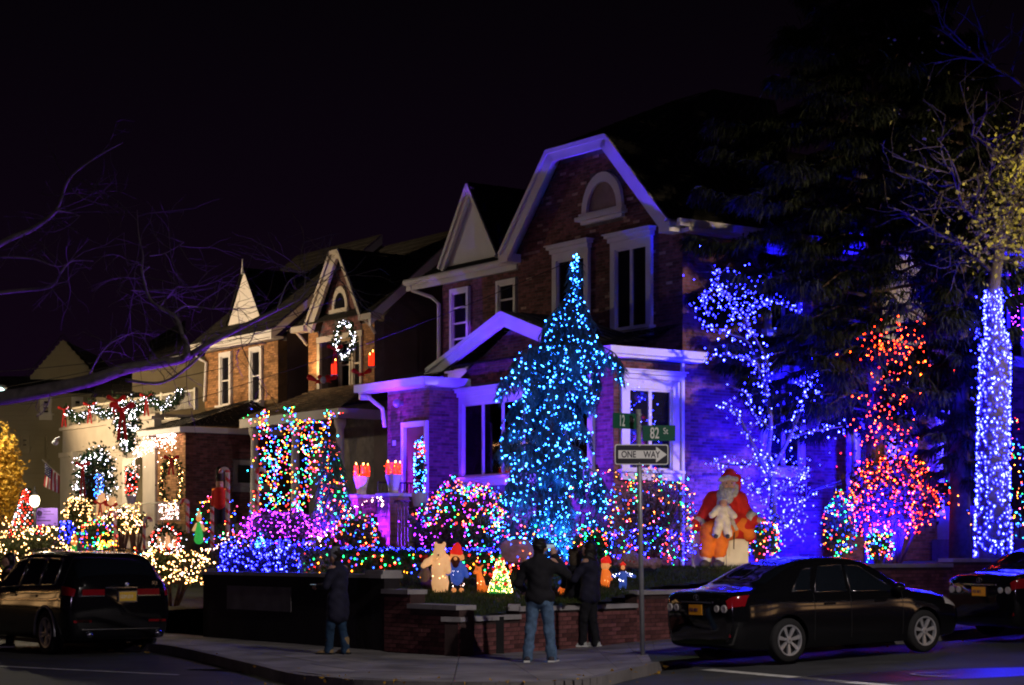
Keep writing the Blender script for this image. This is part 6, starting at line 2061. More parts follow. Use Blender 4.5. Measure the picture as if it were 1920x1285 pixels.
body_big = [((0, -62), (0, -40), 12, 15), ((0, -40), (0, -18), 15, 15), ((-9, -62), (9, -62), 8, 8)]
fig('tall cream lit shaggy white bear figure with one raised paw', 825, 1109, YF, [
    ('body', 'creamglow', body_big + [((-7, -16), (-7, -3), 8, 7), ((8, -16), (8, -3), 8, 7), ((-11, -62), (-24, -54, .1), 7, 6), ((-24, -54, .1), (-31, -48, .2), 6, 5), ((12, -60), (15, -38, .15), 7, 6)], .05),
    ('head', 'creamglow', [((0, -78), (-1, -72, .05), 11, 12), ((-2, -68, .12), (-3, -66, .2), 6, 5), ((-8, -88), (-8, -90), 3.5, 3), ((8, -88), (8, -90), 3.5, 3)], .03),
    ('snout', 'hair', [((-3, -68, .27), (-3, -68, .28), 2, 2), ((-6, -76, .115), (-6, -76, .12), 1.6, 1.6), ((3, -76, .115), (3, -76, .12), 1.6, 1.6)], .003)],
    [('warm', body_big, 12, .013, 8)])
gb = [((0, -48), (0, -30), 12, 12)]
fig('lit bearded garden gnome figure in red pointed cap and blue coat', 857, 1109, YF, [
    ('coat', 'blueglow', gb + [((-10, -48), (-17, -34, .1), 6, 5), ((10, -48), (18, -30, .05), 6, 5), ((0, -28), (0, -22), 12, 12)], .03),
    ('head', 'faceglow', [((-2, -66), (-2, -64), 11, 11), ((-3, -62, .14), (-3, -61, .17), 3, 3.5), ((9, -66), (10, -62), 4, 4)], .02),
    ('beard', 'beard', [((-3, -57, .10), (-3, -50, .13), 9, 6)], .02),
    ('cap', 'redglow', [((-1, -74), (0, -82), 12, 8), ((0, -82), (1, -90), 8, 2)], .02),
    ('trousers', 'navy', [((-5, -22), (-5, -6), 7, 6), ((6, -22), (7, -6), 7, 6)], .02),
    ('boots', 'faceglow', [((-5, -3), (-7, -2, .1), 4.5, 4), ((7, -3), (9, -2, .1), 4.5, 4)], .01)],
    [('cool', gb, 22, .012, 8), ('pinkw', [((-5, -22), (-5, -6), 7, 6), ((6, -22), (7, -6), 7, 6)], 7, .012, 8)])
fb = [((3, -26), (5, -12), 7, 8)]
fig('small orange lit sitting fawn figure between gnome and lit cone tree', 898, 1113, YF, [
    ('body', 'orangeglow', fb + [((2, -28), (0, -40), 5.5, 5), ((0, -10), (-2, 0, .05), 3, 2.4), ((5, -10), (4, 0, .05), 3, 2.4), ((10, -8), (14, -3), 5, 4), ((12, -12), (15, -13), 3, 2)], .02),
    ('head', 'orangeglow', [((-1, -44), (-4, -42, .08), 6.5, 5), ((-5, -41, .12), (-8, -39, .2), 4, 3), ((-5, -50), (-8, -54), 2, 1.4), ((4, -50), (8, -53), 2, 1.4)], .015),
    ('nose_and_eye', 'hair', [((-8, -39, .24), (-8, -39, .245), 1.4, 1.4), ((-3, -46, .17), (-3, -46, .175), 1.3, 1.3)], .003)],
    [('warm', fb, 9, .010, 6)])
fig('pale doll lantern figure in maroon cap, leftmost of the lawn figures', 797, 1100, 33.9, [
    ('body', 'creamcloth', [((0, -10), (0, -28), 9, 7), ((0, -28), (0, -34), 7, 6), ((-4, -30), (-11, -20), 3.5, 3), ((4, -30), (10, -20), 3.5, 3)], .02),
    ('head', 'creamcloth', [((0, -43), (0, -42), 7.5, 7.5), ((0, -42, .1), (0, -42, .105), 1.3, 1.3)], .01),
    ('cap', 'robe', [((0, -50), (0, -54), 8.5, 5), ((0, -54), (4, -58), 4, 2)], .02),
    ('base', 'purple', [((0, -7), (8, -4), 9, 9)], .02)])
fig('small amber lit round pumpkin figure on the lawn edge', 1060, 1119, 33.0, [
    ('body', 'orangeglow', [((-4, -10), (4, -10), 10, 10)], .03), ('top_knot', 'orangeglow', [((0, -20), (1, -23), 3, 2)], .01),
    ('face', 'hair', [((-4, -13, .105), (-4, -12.5, .105), 1.5, 1.5), ((4, -13, .105), (4, -12.5, .105), 1.5, 1.5), ((-3, -7, .105), (3, -7, .105), 1.1, 1.1)], .004)],
    [('warm', [((-4, -8), (4, -8), 9, 9)], 10, .011, 8)])
fig('small bluish white lit snow child figure behind the pumpkin figure', 1062, 1106, 34.2, [
    ('body', 'blueglow', [((0, -8), (0, -16), 9, 8)], .02), ('head', 'creamcloth', [((0, -27), (0, -26), 6, 6), ((0, -26, .08), (0, -26, .09), 1.2, 1)], .01), ('cap', 'navy', [((0, -32), (0, -35), 6, 3)], .01), ('arms', 'blueglow', [((-6, -18), (-13, -13), 3.5, 3), ((6, -18), (12, -13), 3.5, 3)], .01)],
    [('cool', [((0, -6), (0, -26), 9, 7)], 14, .011, 7)])
fig('orange lit elf figure in red cap behind the long haired person', 1135, 1100, 34.0, [
    ('body', 'orangeglow', [((0, -10), (0, -28), 9, 7), ((-4, -8), (-4, -1), 4, 3.5), ((4, -8), (4, -1), 4, 3.5), ((6, -26), (11, -14), 3.5, 3)], .02), ('head', 'faceglow', [((0, -40), (0, -38), 8, 8), ((1, -38, .1), (1, -38, .11), 1.6, 1.6), ((8, -39), (11, -40), 2, 1)], .012), ('cap', 'redglow', [((0, -48), (3, -52), 8.5, 6), ((3, -52), (9, -46), 5, 3)], .02)],
    [('warm', [((0, -10), (0, -28), 9, 7)], 9, .010, 6)])
fig('blue white lit skating child figure with red cap, rightmost of the lawn figures', 1168, 1111, 33.8, [
    ('body', 'blueglow', [((0, -18), (0, -34), 7, 7), ((-6, -34), (-20, -30), 3.5, 3), ((6, -34), (22, -30), 3.5, 3), ((-2, -16), (-7, -4), 4, 3), ((3, -16), (4, -2), 4, 3)], .02), ('head', 'beard', [((0, -46), (0, -45), 7, 7)], .01), ('face', 'faceglow', [((0, -47, .08), (0, -46, .09), 4, 4)], .01), ('cap', 'redglow', [((0, -53), (0, -55), 6, 3)], .01)],
    [('cool', [((0, -18), (0, -34), 7, 7), ((-6, -34), (-20, -30), 3.5, 3), ((6, -34), (22, -30), 3.5, 3), ((-2, -16), (-7, -4), 4, 3)], 9, .012, 9)])
# lit cone tree
ct = at(938, 1113, 33.0)
k = 33.0 / F
ctt = thing('lit_cone_tree', 'knee high white and green lit cone tree with red baubles on the lawn', 'yard tree', tuple(ct), 0, None)
mb = MB()
for i in range(7):
    z0, z1 = i / 7, (i + 1.25) / 7
    r0, r1 = 22 * k * (1 - z0 * .93), 22 * k * (1 - min(1, z1)) * .9 + .01
    mb.lathe([(r0, z0 * 72 * k), (r0 * .96, z0 * 72 * k + .03), (r1, min(1.02, z1) * 72 * k)], ct, 16)
mb.build('mesh_cone', M['greenglow'], ctt, True)
pts = []
for i in range(150):
    h = 1 - math.sqrt(random.random()); a = random.uniform(math.pi * .95, 2.05 * math.pi)
    r = 22 * k * (1 - h * .93) + .012
    pts.append(ct + Vector((math.cos(a) * r, math.sin(a) * r, h * 72 * k + .02)))
bulbs(ctt, pts, 'warm', .015, 9, 'mini_lights')
mb = MB()
for px, py in ((-12, -46), (-2, -50), (-16, -34), (4, -64), (8, -40), (-7, -20), (10, -18)):
    mb.ball(ct + Vector((px * k, -(22 * k * (1 + py / 78)) * .92, -py * k)), .035, 10)
mb.build('baubles', M['redglow'], ctt, True)
# pale pink boulder and low rock mound, small lit path markers
bo = thing('boulder', 'rounded pale pink granite slab standing behind the man in jeans', 'boulder', tuple(at(968, 1046, 35.6)))
u2 = 35.6 / F
V, Fq = sdf_mesh([(np.array(at(955, 1030, 35.6)), np.array(at(982, 1030, 35.6)), 18 * u2, 18 * u2), (np.array(at(952, 1042, 35.6)), np.array(at(985, 1042, 35.6)), 14 * u2, 14 * u2)], .03, .06)
V[:, 1] = 35.6 + (V[:, 1] - 35.6) * .55
V += RNG.normal(size=V.shape) * .004
np_mesh('slab', V, Fq, M['granite'], bo, True)
bo = thing('rock_mound', 'low dark rock mound in front of the twiggy lit shrub', 'rock', tuple(at(1195, 1062, 36)))
V, Fq = sdf_mesh([(np.array(at(1165 + i * 12, 1056 - 8 * math.sin(i * .8), 36)), np.array(at(1172 + i * 12, 1056, 36)), (9 + 4 * math.sin(i)) * u2, 10 * u2) for i in range(6)], .03, .05)
np_mesh('rock', V + RNG.normal(size=V.shape) * .006, Fq, M['granite'], bo, False)
mb = MB(); pm_ = thing('candy_cane_rod', 'short striped lit rod leaning over the lawn by the rock mound', 'decoration', tuple(at(1172, 1052, 34.6)))
mb.tube(poly_pts([at(1150, 1047, 34.6), at(1190, 1054, 34.6)], .03), .014, 6, mfun=lambda i, k: (i + k // 2) % 2); mb.build('rod', [M['candywhite'], M['candyred']], pm_)

# ------------------------------------------------------------------ the blue lit weeping conifer
YC = 36.8
cb = at(1012, 1040, YC); cb.z = lawn_z(cb.x, cb.y)
con = thing('weeping_conifer', 'tall drooping conifer covered in azure lights before the corner house', 'tree', tuple(cb))
ctop = at(1080, 478, YC)
tip = [cb, at(1020, 900, YC), at(1035, 760, YC), at(1058, 640, YC), at(1074, 560, YC), ctop]
sp = spline(tip, 6)
one(lambda k: k.tube(sp, list(np.linspace(.13, .012, len(sp))), 8), 'trunk', M['brownbark'], con, True)
br = MB(); SPp, SPd = [], []; BP = []
RP = [(.0, 1.1), (.05, 1.12), (.15, 1.2), (.25, .95), (.40, .84), (.50, .88), (.56, 1.08), (.61, .75), (.65, .50), (.70, .66), (.745, .34), (.785, .22), (.81, .09), (1, .04)]
LP0 = [(.0, 1.15), (.08, 1.16), (.2, 1.0), (.27, .74), (.37, .76), (.43, 1.02), (.48, 1.04), (.53, .92), (.59, .80), (.635, .42), (.72, .42), (.775, .46), (.81, .10), (1, .04)]


def crown_r(h, right=True):
    q = RP if right else LP0
    return float(np.interp(h, [p[0] for p in q], [p[1] for p in q]))


Hc = ctop.z - cb.z
for i in range(120):
    h = (i + .5) / 120 * .97 + .01
    k = min(len(sp) - 1, int(h * (len(sp) - 1)))
    P0 = sp[k]
    a = i * 2.39996 + random.uniform(-.4, .4)
    Lb = (crown_r(h, True) * (.5 + .5 * math.cos(a)) + crown_r(h, False) * (.5 - .5 * math.cos(a))) * random.choice((.6, .8, .95, 1.05, 1.12))
    if h > .82: Lb = crown_r(h) * 1.3
    d = Vector((math.cos(a), math.sin(a) * .9, 0))
    up = .25 if h < .85 else .5
    pts = [P0, P0 + d * Lb * .45 + ZD * Lb * up, P0 + d * Lb * .85 + ZD * Lb * (up - .12), P0 + d * Lb * 1.05 - ZD * Lb * .10]
    q = spline(pts, 5)
    br.tube(q, list(np.linspace(.022, .005, len(q))), 4, cap=False)
    for j in range(int(8 + 30 * Lb)):
        tt = random.uniform(.08, 1) ** .8 * (len(q) - 1)
        i0 = min(int(tt), len(q) - 2)
        p = q[i0].lerp(q[i0 + 1], tt - i0)
        hl = random.uniform(.10, .46) * (1 if h < .8 else .4)
        dv = Vector((random.gauss(0, .25), random.gauss(0, .25), -1)).normalized()
        for e in range(int(4 + 34 * hl)):
            u_ = random.random()
            SPp.append(tuple(p + dv * hl * u_)); dd = Vector((random.gauss(0, .8), random.gauss(0, .8), -.75)); SPd.append(tuple(dd.normalized()))
    nb = max(2, int(19 * Lb / .9))
    for j in range(nb):
        tt = (len(q) - 1) * ((j + random.random()) / nb) ** .7
        i0 = min(int(tt), len(q) - 2)
        p = q[i0].lerp(q[i0 + 1], tt - i0)
        BP.append(p + Vector((random.gauss(0, .04), random.gauss(0, .04) - .04, random.uniform(-.42, .03))))
br.build('limbs', M['brownbark'], con, kind='stuff')
strand_mesh('foliage', M['conifer'], con, SPp, SPd, .17, .026, .6, segs=2)
for h in np.linspace(.82, 1, 34):
    k = min(len(sp) - 2, int(h * (len(sp) - 1))); p = sp[k].lerp(sp[k + 1], h * (len(sp) - 1) - k) if k < len(sp) - 1 else sp[-1]
    BP.append(p + Vector((random.gauss(0, .04), -.05, 0)))
lights('azure lights wound all over the tall weeping conifer', BP, 'azure', .0205, 36, maxd=.45)

# ------------------------------------------------------------------ shrubs with lights
def lit_shrub(box, Y, label, leafm, nleaf, leaf, pal, nb, blabel, r=.019, pw=9, group=None, shell=.75, depth=None, low=-.85, lightgroup=None, twigs=14, front=True):
    c, rr = ell(*box, Y, depth)
    g = min(c[2] - rr[2], lawn_z(c[0], c[1]))
    shrub(label, c, rr, leafm, nleaf, leaf, ground=g, group=group, low=low, twigs=twigs)
    lights(blabel, ell_pts(c, rr * 1.02, int(nb * 1.4), shell, low, front), pal, r, pw, lightgroup, maxd=.35)


lit_shrub((772, 905, 950, 1075), 36.9, 'round shrub with magenta and multicolour lights left of the blue conifer', 'shrub', 3800, .09, 'mag', 150, 'magenta lights low on the round shrub left of the blue conifer', low=-.7)
lights('multicolour lights over the top of the shrub left of the blue conifer', ell_pts(*ell(785, 903, 950, 1040, 36.8), 300, .8, -.3, True), 'multi', .021, 10, maxd=.35)
lit_shrub((1142, 878, 1298, 1075), 37.3, 'pale twiggy dome shrub with multicolour lights right of the street sign', 'pinkshrub', 2600, .08, 'multi', 230, 'multicolour lights over the pale twiggy dome shrub', shell=.8, twigs=70)
lights('blue lights low around the pale twiggy dome shrub', ell_pts(*ell(1120, 985, 1300, 1070, 36.8), 170, .8, -.6, True), 'blue', 0.017, 24, maxd=.35)
lights('multicolour lights on the low arch between conifer and twiggy shrub', poly_pts(spline([at(1050, 935, 36.6), at(1110, 900, 36.4), at(1150, 885, 36.4), at(1190, 905, 36.4)], 8), .07, .05), 'multi', .02, 10)
# wreath bush behind the pair
c, rr = ell(1068, 990, 1145, 1062, 35.4)
shrub('round green wreath bush with multicolour lights behind the standing pair', c, rr, 'garland', 1500, .07)
lights('multicolour lights on the round wreath bush behind the pair', ell_pts(c, rr * 1.03, 64, .9, -.8, True), 'multiw', .02, 10)
lights('multicolour lights in the dark beds beneath the blue conifer', [at(random.uniform(870, 1075), random.uniform(985, 1078), random.uniform(34.9, 35.9)) for _ in range(110)], 'multi', .019, 9, wire=False)
lights('azure lights trailing low beside the conifer base', [at(random.uniform(900, 1120), random.uniform(960, 1040), random.uniform(35.2, 36.0)) for _ in range(70)], 'azure', 0.017, 26, wire=False)
# long clipped hedge, multicolour
hq0, hq1 = at(545, 1082, 34.6), at(985, 1084, 36.0)
hz = .55
hedge = thing('hedge', 'long low clipped hedge dotted with multicolour lights behind the lawn', 'hedge', tuple(hq0))
hp = []
while len(hp) < 9000:
    t_ = random.random(); w_ = random.uniform(-.5, .02); z_ = random.uniform(0, .5)
    if random.random() < .75:
        if random.random() < .5: w_ = random.uniform(-.03, .03)
        else: z_ = random.uniform(.45, .53)
    hp.append(tuple(hq0.lerp(hq1, t_) + Vector((0, -w_, z_ - .02))))
leaf_mesh('foliage', M['garland'], hedge, hp, .06)
one(lambda k: k.hexa([hq0 + Vector((0, .06, -.3)), hq1 + Vector((0, .06, -.3)), hq1 + Vector((0, .5, -.3)), hq0 + Vector((0, .5, -.3)), hq0 + Vector((0, .06, .42)), hq1 + Vector((0, .06, .42)), hq1 + Vector((0, .5, .42)), hq0 + Vector((0, .5, .42))]), 'inner_twigs', M['brownbark'], hedge)
lights('large multicolour lights across the face of the long hedge', [hq0.lerp(hq1, random.random()) + Vector((0, -.05, random.uniform(.0, .42))) for _ in range(150)], 'multiw', .026, 9, wire=False)
lights('violet blue lights along the top edge of the long hedge', [hq0.lerp(hq1, i / 150) + Vector((0, random.uniform(-.03, .2), .50 + random.uniform(-.02, .05))) for i in range(150)], 'blue', 0.016, 24)
# blue hedge on the wall
bq0, bq1 = Vector(W(-10.75, .95, 1.24)), Vector(W(-10.75, -2.3, 1.24))
hedge = thing('hedge', 'blue lit low hedge along the top of the tall dark wall', 'hedge', tuple(bq0))
hp = []
while len(hp) < 7000:
    t_ = random.random(); w_ = random.uniform(0, .9) ; z_ = random.uniform(0, .48)
    if random.random() < .6: w_ = random.uniform(0, .08)
    hp.append(tuple(bq0.lerp(bq1, t_) + VD * w_ + ZD * (z_ - .04)))
leaf_mesh('foliage', M['pinkshrub'], hedge, hp, .06)
lights('dense blue net lights over the hedge on the dark wall', [bq0.lerp(bq1, random.random()) - VD * .03 + ZD * random.uniform(0, .48) for _ in range(190)], 'blue', 0.018, 44, wire=False)
lights('blue white lights along the top of the blue hedge', [bq0.lerp(bq1, i / 90) + VD * random.uniform(0, .6) + ZD * random.uniform(.46, .58) for i in range(90)], 'blue', 0.020, 22)
# purple weeping dome
c, rr = ell(446, 956, 612, 1046, 38.2)
shrub('weeping dome shrub under violet lights above the blue hedge', c, rr, 'pinkshrub', 2600, .08, low=-.2, twigs=60, ground=1.2)
lights('violet lights over the weeping dome shrub', ell_pts(c, rr, 240, .9, -.15, True), 'mag', 0.017, 20, maxd=.35)
lights('violet lights hanging from the weeping dome shrub', [at(random.uniform(440, 625), random.uniform(985, 1045), random.uniform(36.9, 37.5)) for _ in range(90)], 'mag', 0.016, 19, wire=False)
# ------------------------------------------------------------------ bare forked tree wound with blue lights
YB = 40.2
tb = at(1452, 1030, YB); tb.z = lawn_z(tb.x, tb.y)
bt = thing('bare_tree', 'bare forked tree wound with blue lights beside the seated statue', 'tree', tuple(tb))
limbs_px = [
    ([(1452, 1035), (1450, 960), (1448, 900), (1440, 850)], .085, .055),
    ([(1448, 900), (1420, 850), (1400, 810), (1380, 775), (1352, 755)], .05, .015),
    ([(1440, 850), (1445, 790), (1435, 730), (1418, 680), (1400, 640), (1350, 622), (1322, 610)], .055, .012),
    ([(1435, 730), (1440, 690), (1425, 650), (1395, 600), (1370, 560), (1335, 540)], .035, .01),
    ([(1448, 880), (1480, 820), (1500, 770), (1510, 720), (1535, 690)], .05, .012),
    ([(1480, 820), (1530, 808), (1580, 800)], .03, .01),
    ([(1450, 930), (1490, 900), (1515, 880)], .04, .012),
    ([(1450, 960), (1480, 985), (1500, 950), (1522, 920)], .04, .012),
    ([(1440, 850), (1400, 870), (1360, 870), (1335, 865)], .03, .01),
    ([(1418, 680), (1370, 665), (1320, 670)], .025, .008),
    ([(1395, 600), (1420, 575), (1450, 560), (1500, 585)], .025, .008),
    ([(1448, 900), (1415, 920), (1385, 890)], .03, .01),
    ([(1440, 800), (1410, 770), (1400, 735)], .025, .008),
    ([(1500, 770), (1530, 740), (1525, 700)], .02, .008),
    ([(1370, 560), (1345, 525), (1360, 505)], .02, .006),
    ([(1335, 540), (1320, 560), (1325, 590)], .015, .006),
]
mb = MB(); bl = []
for pl_, r0, r1 in limbs_px:
    q = spline([at(px, py, YB + random.uniform(-.35, .35) * (i > 0)) for i, (px, py) in enumerate(pl_)], 6)
    mb.tube(q, list(np.linspace(r0, r1, len(q))), 7)
    for p in poly_pts(q, .052, .05): bl.append(p)
    for p in poly_pts(q, .11, .12): bl.append(p)
    for _ in range(5):
        i0 = random.randrange(2, len(q)); p = q[i0]
        d = Vector((random.gauss(0, .3), random.gauss(0, .2), random.uniform(.0, .35)))
        mb.tube([p, p + d * .5, p + d], [.010, .007, .004], 4)
mb.build('trunk_and_limbs', M['bark'], bt, True)
bl = [b for b in bl if random.random() < .96]
lights('blue lights wound along every limb of the bare forked tree', bl, 'blue', .030, 38, maxd=.25)
lights('deep blue lights hanging in the crown of the bare tree', [at(random.gauss(1380, 34), random.gauss(570, 34), YB + random.uniform(-.5, .5)) for _ in range(170)] + [at(random.uniform(1400, 1515), random.uniform(860, 1015), YB + random.uniform(-.5, .3)) for _ in range(190)], 'blue', 0.018, 35, wire=False)

# ------------------------------------------------------------------ big dark drooping conifers
def spruce(label, px, Y, zlo, zhi, prof_, asym, nbr, name='spruce_tree', leafL=.30, width=.040, dens=44, gap=None):
    b = at(px, 1040, Y); b.z = lawn_z(b.x, b.y)
    t = thing(name, label, 'tree', tuple(b))
    topz = zhi
    one(lambda k: k.tube([b - ZD * .1, b + ZD * (topz - b.z) * .5, Vector((b.x, b.y, topz))], [.24, .15, .02], 9), 'trunk', M['brownbark'], t, True)
    br = MB(); sp_, sd = [], []
    for i in range(nbr):
        h = (i + random.random()) / nbr
        z = zlo + (zhi - zlo) * h
        a = i * 2.39996 + random.uniform(-.3, .3)
        Lb = np.interp(h, [p[0] for p in prof_], [p[1] for p in prof_]) * random.uniform(.7, 1.2)
        if math.cos(a) < 0: Lb *= asym
        d = Vector((math.cos(a), math.sin(a) * .8, 0))
        P0 = Vector((b.x, b.y, z))
        q = spline([P0, P0 + d * Lb * .4 + ZD * .05 * Lb, P0 + d * Lb * .8 - ZD * .10 * Lb, P0 + d * Lb * 1.05 - ZD * .06 * Lb], 5)
        br.tube(q, list(np.linspace(.045, .008, len(q))), 4, cap=False)
        for j in range(int(dens * Lb)):
            tt = random.uniform(.1, 1) ** .75 * (len(q) - 1)
            i0 = min(int(tt), len(q) - 2)
            p = q[i0].lerp(q[i0 + 1], tt - i0)
            sd_ = Vector((-d.y, d.x, 0)) * random.uniform(-1, 1)
            w = random.uniform(0, .55) * min(1, Lb / 2)
            p2 = p + sd_ * w
            if gap and random.random() < .93 and ((p2.x - gap[0].x) / gap[1]) ** 2 + ((p2.z - gap[0].z) / gap[2]) ** 2 < 1: continue
            sp_.append(tuple(p2)); dd = sd_ * .6 + d * .5 + Vector((random.gauss(0, .35), random.gauss(0, .35), random.gauss(-.2, .3))); sd.append(tuple(dd.normalized()))
    br.build('limbs', M['brownbark'], t, kind='stuff')
    strand_mesh('foliage', M['spruce'], t, sp_, sd, leafL, width, .9, segs=2)
    return t


spruce('huge dark drooping spruce hiding the side street house', 1640, 41.4, 4.3, 15.0, [(0, 1.9), (.12, 2.5), (.4, 2.9), (.7, 2.3), (1, .5)], 1.16, 150, dens=300, gap=(at(1697, 535, 41), .50, .95))
spruce('narrow dark spruce with low hanging boughs beside the light wrapped trunk', 1800, 40.6, 2.9, 12.5, [(0, .35), (.2, .75), (.5, 1.5), (.8, 1.3), (1, .4)], 1.25, 96, dens=290, gap=(at(1697, 535, 41), .45, .95))

# ------------------------------------------------------------------ light wrapped street tree with yellow green leaves
YT = 39.4
tb = at(1862, 1026, YT); tb.z = lawn_z(tb.x, tb.y)
lt = thing('leafy_tree', 'tall tree with trunk wrapped in dense blue white lights and sparse yellow green leaves', 'tree', tuple(tb))
tk = [tb - ZD * .2, at(1862, 900, YT), at(1864, 760, YT), at(1866, 640, YT), at(1862, 545, YT), at(1884, 420, YT - .4), at(1916, 300, YT - .8), at(1950, 120, YT - 1.2)]
tsp = spline(tk, 6)
trad = list(np.interp(np.linspace(0, 7, len(tsp)), [0, 1, 2, 2.9, 3.1, 4, 5, 6, 7], [.36, .31, .29, .28, .17, .14, .11, .08, .05]))
one(lambda k: k.tube(tsp, trad, 12), 'trunk', M['bark'], lt, True)
pts = []
for i in range(1250):
    s_ = i / 1250
    z = tb.z + .12 + s_ * (at(0, 545, YT).z - tb.z - .1)
    k = min(range(len(tsp)), key=lambda q: abs(tsp[q].z - z))
    a = i * 2 * math.pi / 26.3 + random.gauss(0, .5)
    r = trad[k] + .03
    pts.append(Vector((tsp[k].x + math.cos(a) * r, tsp[k].y + math.sin(a) * r, z + random.gauss(0, .05))))
lights('dense blue white lights spiralled around the thick tree trunk', pts, 'blue', .034, 44, maxd=.5)
lights('loose blue lights dangling beside the wrapped trunk', [at(random.gauss(1835, 9), random.uniform(600, 760), YT - random.uniform(.1, .4)) for _ in range(45)] + [at(random.uniform(1830, 1900), random.gauss(560, 8), YT - .3) for _ in range(26)], 'blue', 0.018, 29, wire=False)
br = MB(); LP = []; LD = []


def twig(p, d, L, r, depth):
    q = [p]
    for i in range(5):
        d = (d + Vector((random.gauss(0, .18), random.gauss(0, .15), random.gauss(0, .16)))).normalized()
        q.append(q[-1] + d * L / 5)
    br.tube(q, list(np.linspace(r, r * .4, 6)), 5 if depth > 1 else 4, cap=False)
    if depth > 0:
        for i in range(2, 6):
            for _ in range(2 if depth > 1 else 1):
                dd = (d + Vector((random.gauss(0, .7), random.gauss(0, .5), random.gauss(0, .6)))).normalized()
                twig(q[i], dd, L * random.uniform(.4, .65), r * .5, depth - 1)
    return q


def leaves_on(q, n, jit):
    for _ in range(n):
        p = q[random.randrange(1, len(q))]
        LP.append(tuple(p + Vector((random.gauss(0, jit), random.gauss(0, jit), random.gauss(0, jit)))))


for (sx0, sy0), pxy, L, nl in (((1880, 440), (1720, 330), 2.0, 0), ((1912, 310), (1730, 200), 2.3, 0), ((1868, 520), (1790, 410), 1.5, 0), ((1940, 180), (1780, 80), 2.0, 0), ((1890, 400), (1930, 330), 1.2, 0), ((1872, 480), (1930, 430), 1.2, 0), ((1918, 290), (1760, 270), 2.0, 0)):
    p = at(sx0, sy0, YT); e = at(*pxy, YT - 1.6)
    d = (e - p).normalized()
    twig(p, d, L * 1.15, .05, 2)
br.build('limbs', M['darkbark'], lt, kind='stuff')
br = MB()
for _ in range(26):
    p = at(random.uniform(1810, 1935), random.uniform(355, 490), YT - random.uniform(.8, 2.2))
    twig(p, Vector((random.gauss(0, 1), random.gauss(0, .5), random.gauss(.1, .6))).normalized(), random.uniform(.5, .9), .010, 1)
br.build('twigs', M['darkbark'], lt, kind='stuff')
for _ in range(900):
    px, py = random.gauss(1886, 44), random.gauss(425, 40)
    LP.append(tuple(at(px, py, YT - random.uniform(.6, 2.4))))
for _ in range(420):
    LP.append(tuple(at(random.gauss(1908, 22), random.gauss(330, 55), YT - random.uniform(.6, 2.4))))
for _ in range(70):
    LP.append(tuple(at(random.uniform(1660, 1860), random.uniform(40, 480), YT - random.uniform(.4, 2.2))))
leaf_mesh('foliage', M['yleaf'], lt, LP, .10, .75)

# ------------------------------------------------------------------ ember lit holly and small lit shrubs on the right
c, rr = ell(1590, 850, 1765, 1010, 41.2)
shrub('dark holly bush glowing with ember orange lights', c, rr, 'holly', 6500, .12, ground=lawn_z(c[0], c[1]), low=-.9)
lights('ember orange lights inside the dark holly bush', ell_pts(c, rr * 1.05, 560, .55, -.9, True), 'ember', .026, 22, maxd=.3)
c2, rr2 = ell(1600, 720, 1740, 850, 41.4)
leaf_mesh('foliage', M['holly'], bpy.data.objects[[o.name for o in bpy.data.objects if o.get('label', '').startswith('dark holly')][0]], ell_pts(c2, rr2, 1100, .2), .13)
lights('ember orange lights scattered high in the branches above the holly', [at(random.gauss(1680, 32), random.gauss(660, 28), 39.2 + random.uniform(-.3, .3)) for _ in range(110)] + [at(random.gauss(1655, 36), random.gauss(790, 45), 40.0) for _ in range(110)], 'ember', .025, 14, wire=False)
lights('multicolour lights strung along the porch hood behind the holly', poly_pts([at(1560, 722, 42.5), at(1668, 706, 41.5), at(1735, 706, 41.5)], .09, .03), 'multi', .018, 10)
lights('ember orange lights on the trunk legs under the holly', poly_pts(spline([at(1660, 1000, 40.8), at(1672, 960, 40.7), at(1690, 940, 40.7)], 8), .06, .03).tolist() + poly_pts(spline([at(1700, 1005, 40.8), at(1716, 985, 40.7), at(1726, 960, 40.7)], 8), .06, .03).tolist(), 'ember', .025, 15)
for box, Y, lab, ll, n, pal in (((1544, 925, 1604, 1052), 40.0, 'upright small shrub with green and amber lights left of the holly', 'green and amber lights on the upright small shrub', 110, 'multiw'), ((1618, 992, 1678, 1052), 39.6, 'small round wreath bush with multicolour lights under the holly', 'multicolour lights on the small round bush under the holly', 90, 'multi'),
                                ((1388, 968, 1462, 1050), 38.6, 'small round shrub with red and green lights right of the statue', 'red and green lights on the shrub right of the statue', 110, 'multi')):
    lit_shrub(box, Y, lab, 'garland', 1100, .07, pal, n, ll, r=.02, pw=11, shell=.85)
lights('multicolour lights running down the stoop railing', poly_pts([at(1765, 860, 41.0), at(1785, 930, 40.5), at(1825, 985, 39.8)], .13, .05), 'multi', .02, 10)
lights('multicolour lights at the right edge beside the wrapped trunk', [at(random.uniform(1896, 1925), random.uniform(780, 1010), 40 + random.uniform(-.2, .2)) for _ in range(80)], 'multi', .022, 11, wire=False)
lights('magenta lights around the upper window at the right edge', [at(random.uniform(1892, 1925), random.uniform(500, 640), 44 + random.uniform(-.1, .1)) for _ in range(60)], 'mag', 0.016, 20, wire=False)
lights('blue lights in the panes of the sun room side window', [at(random.choice([random.gauss(1190, 6), random.gauss(1218, 9)]), random.uniform(715, 830), 40.9) for _ in range(60)], 'deep', 0.013, 22, wire=False)
lights('sparse deep blue lights over the ivy on the side wall', [Vector(W(random.uniform(.5, 4.6), -.12, random.uniform(1.6, 5.5))) for _ in range(60)], 'deep', 0.017, 29, wire=False)

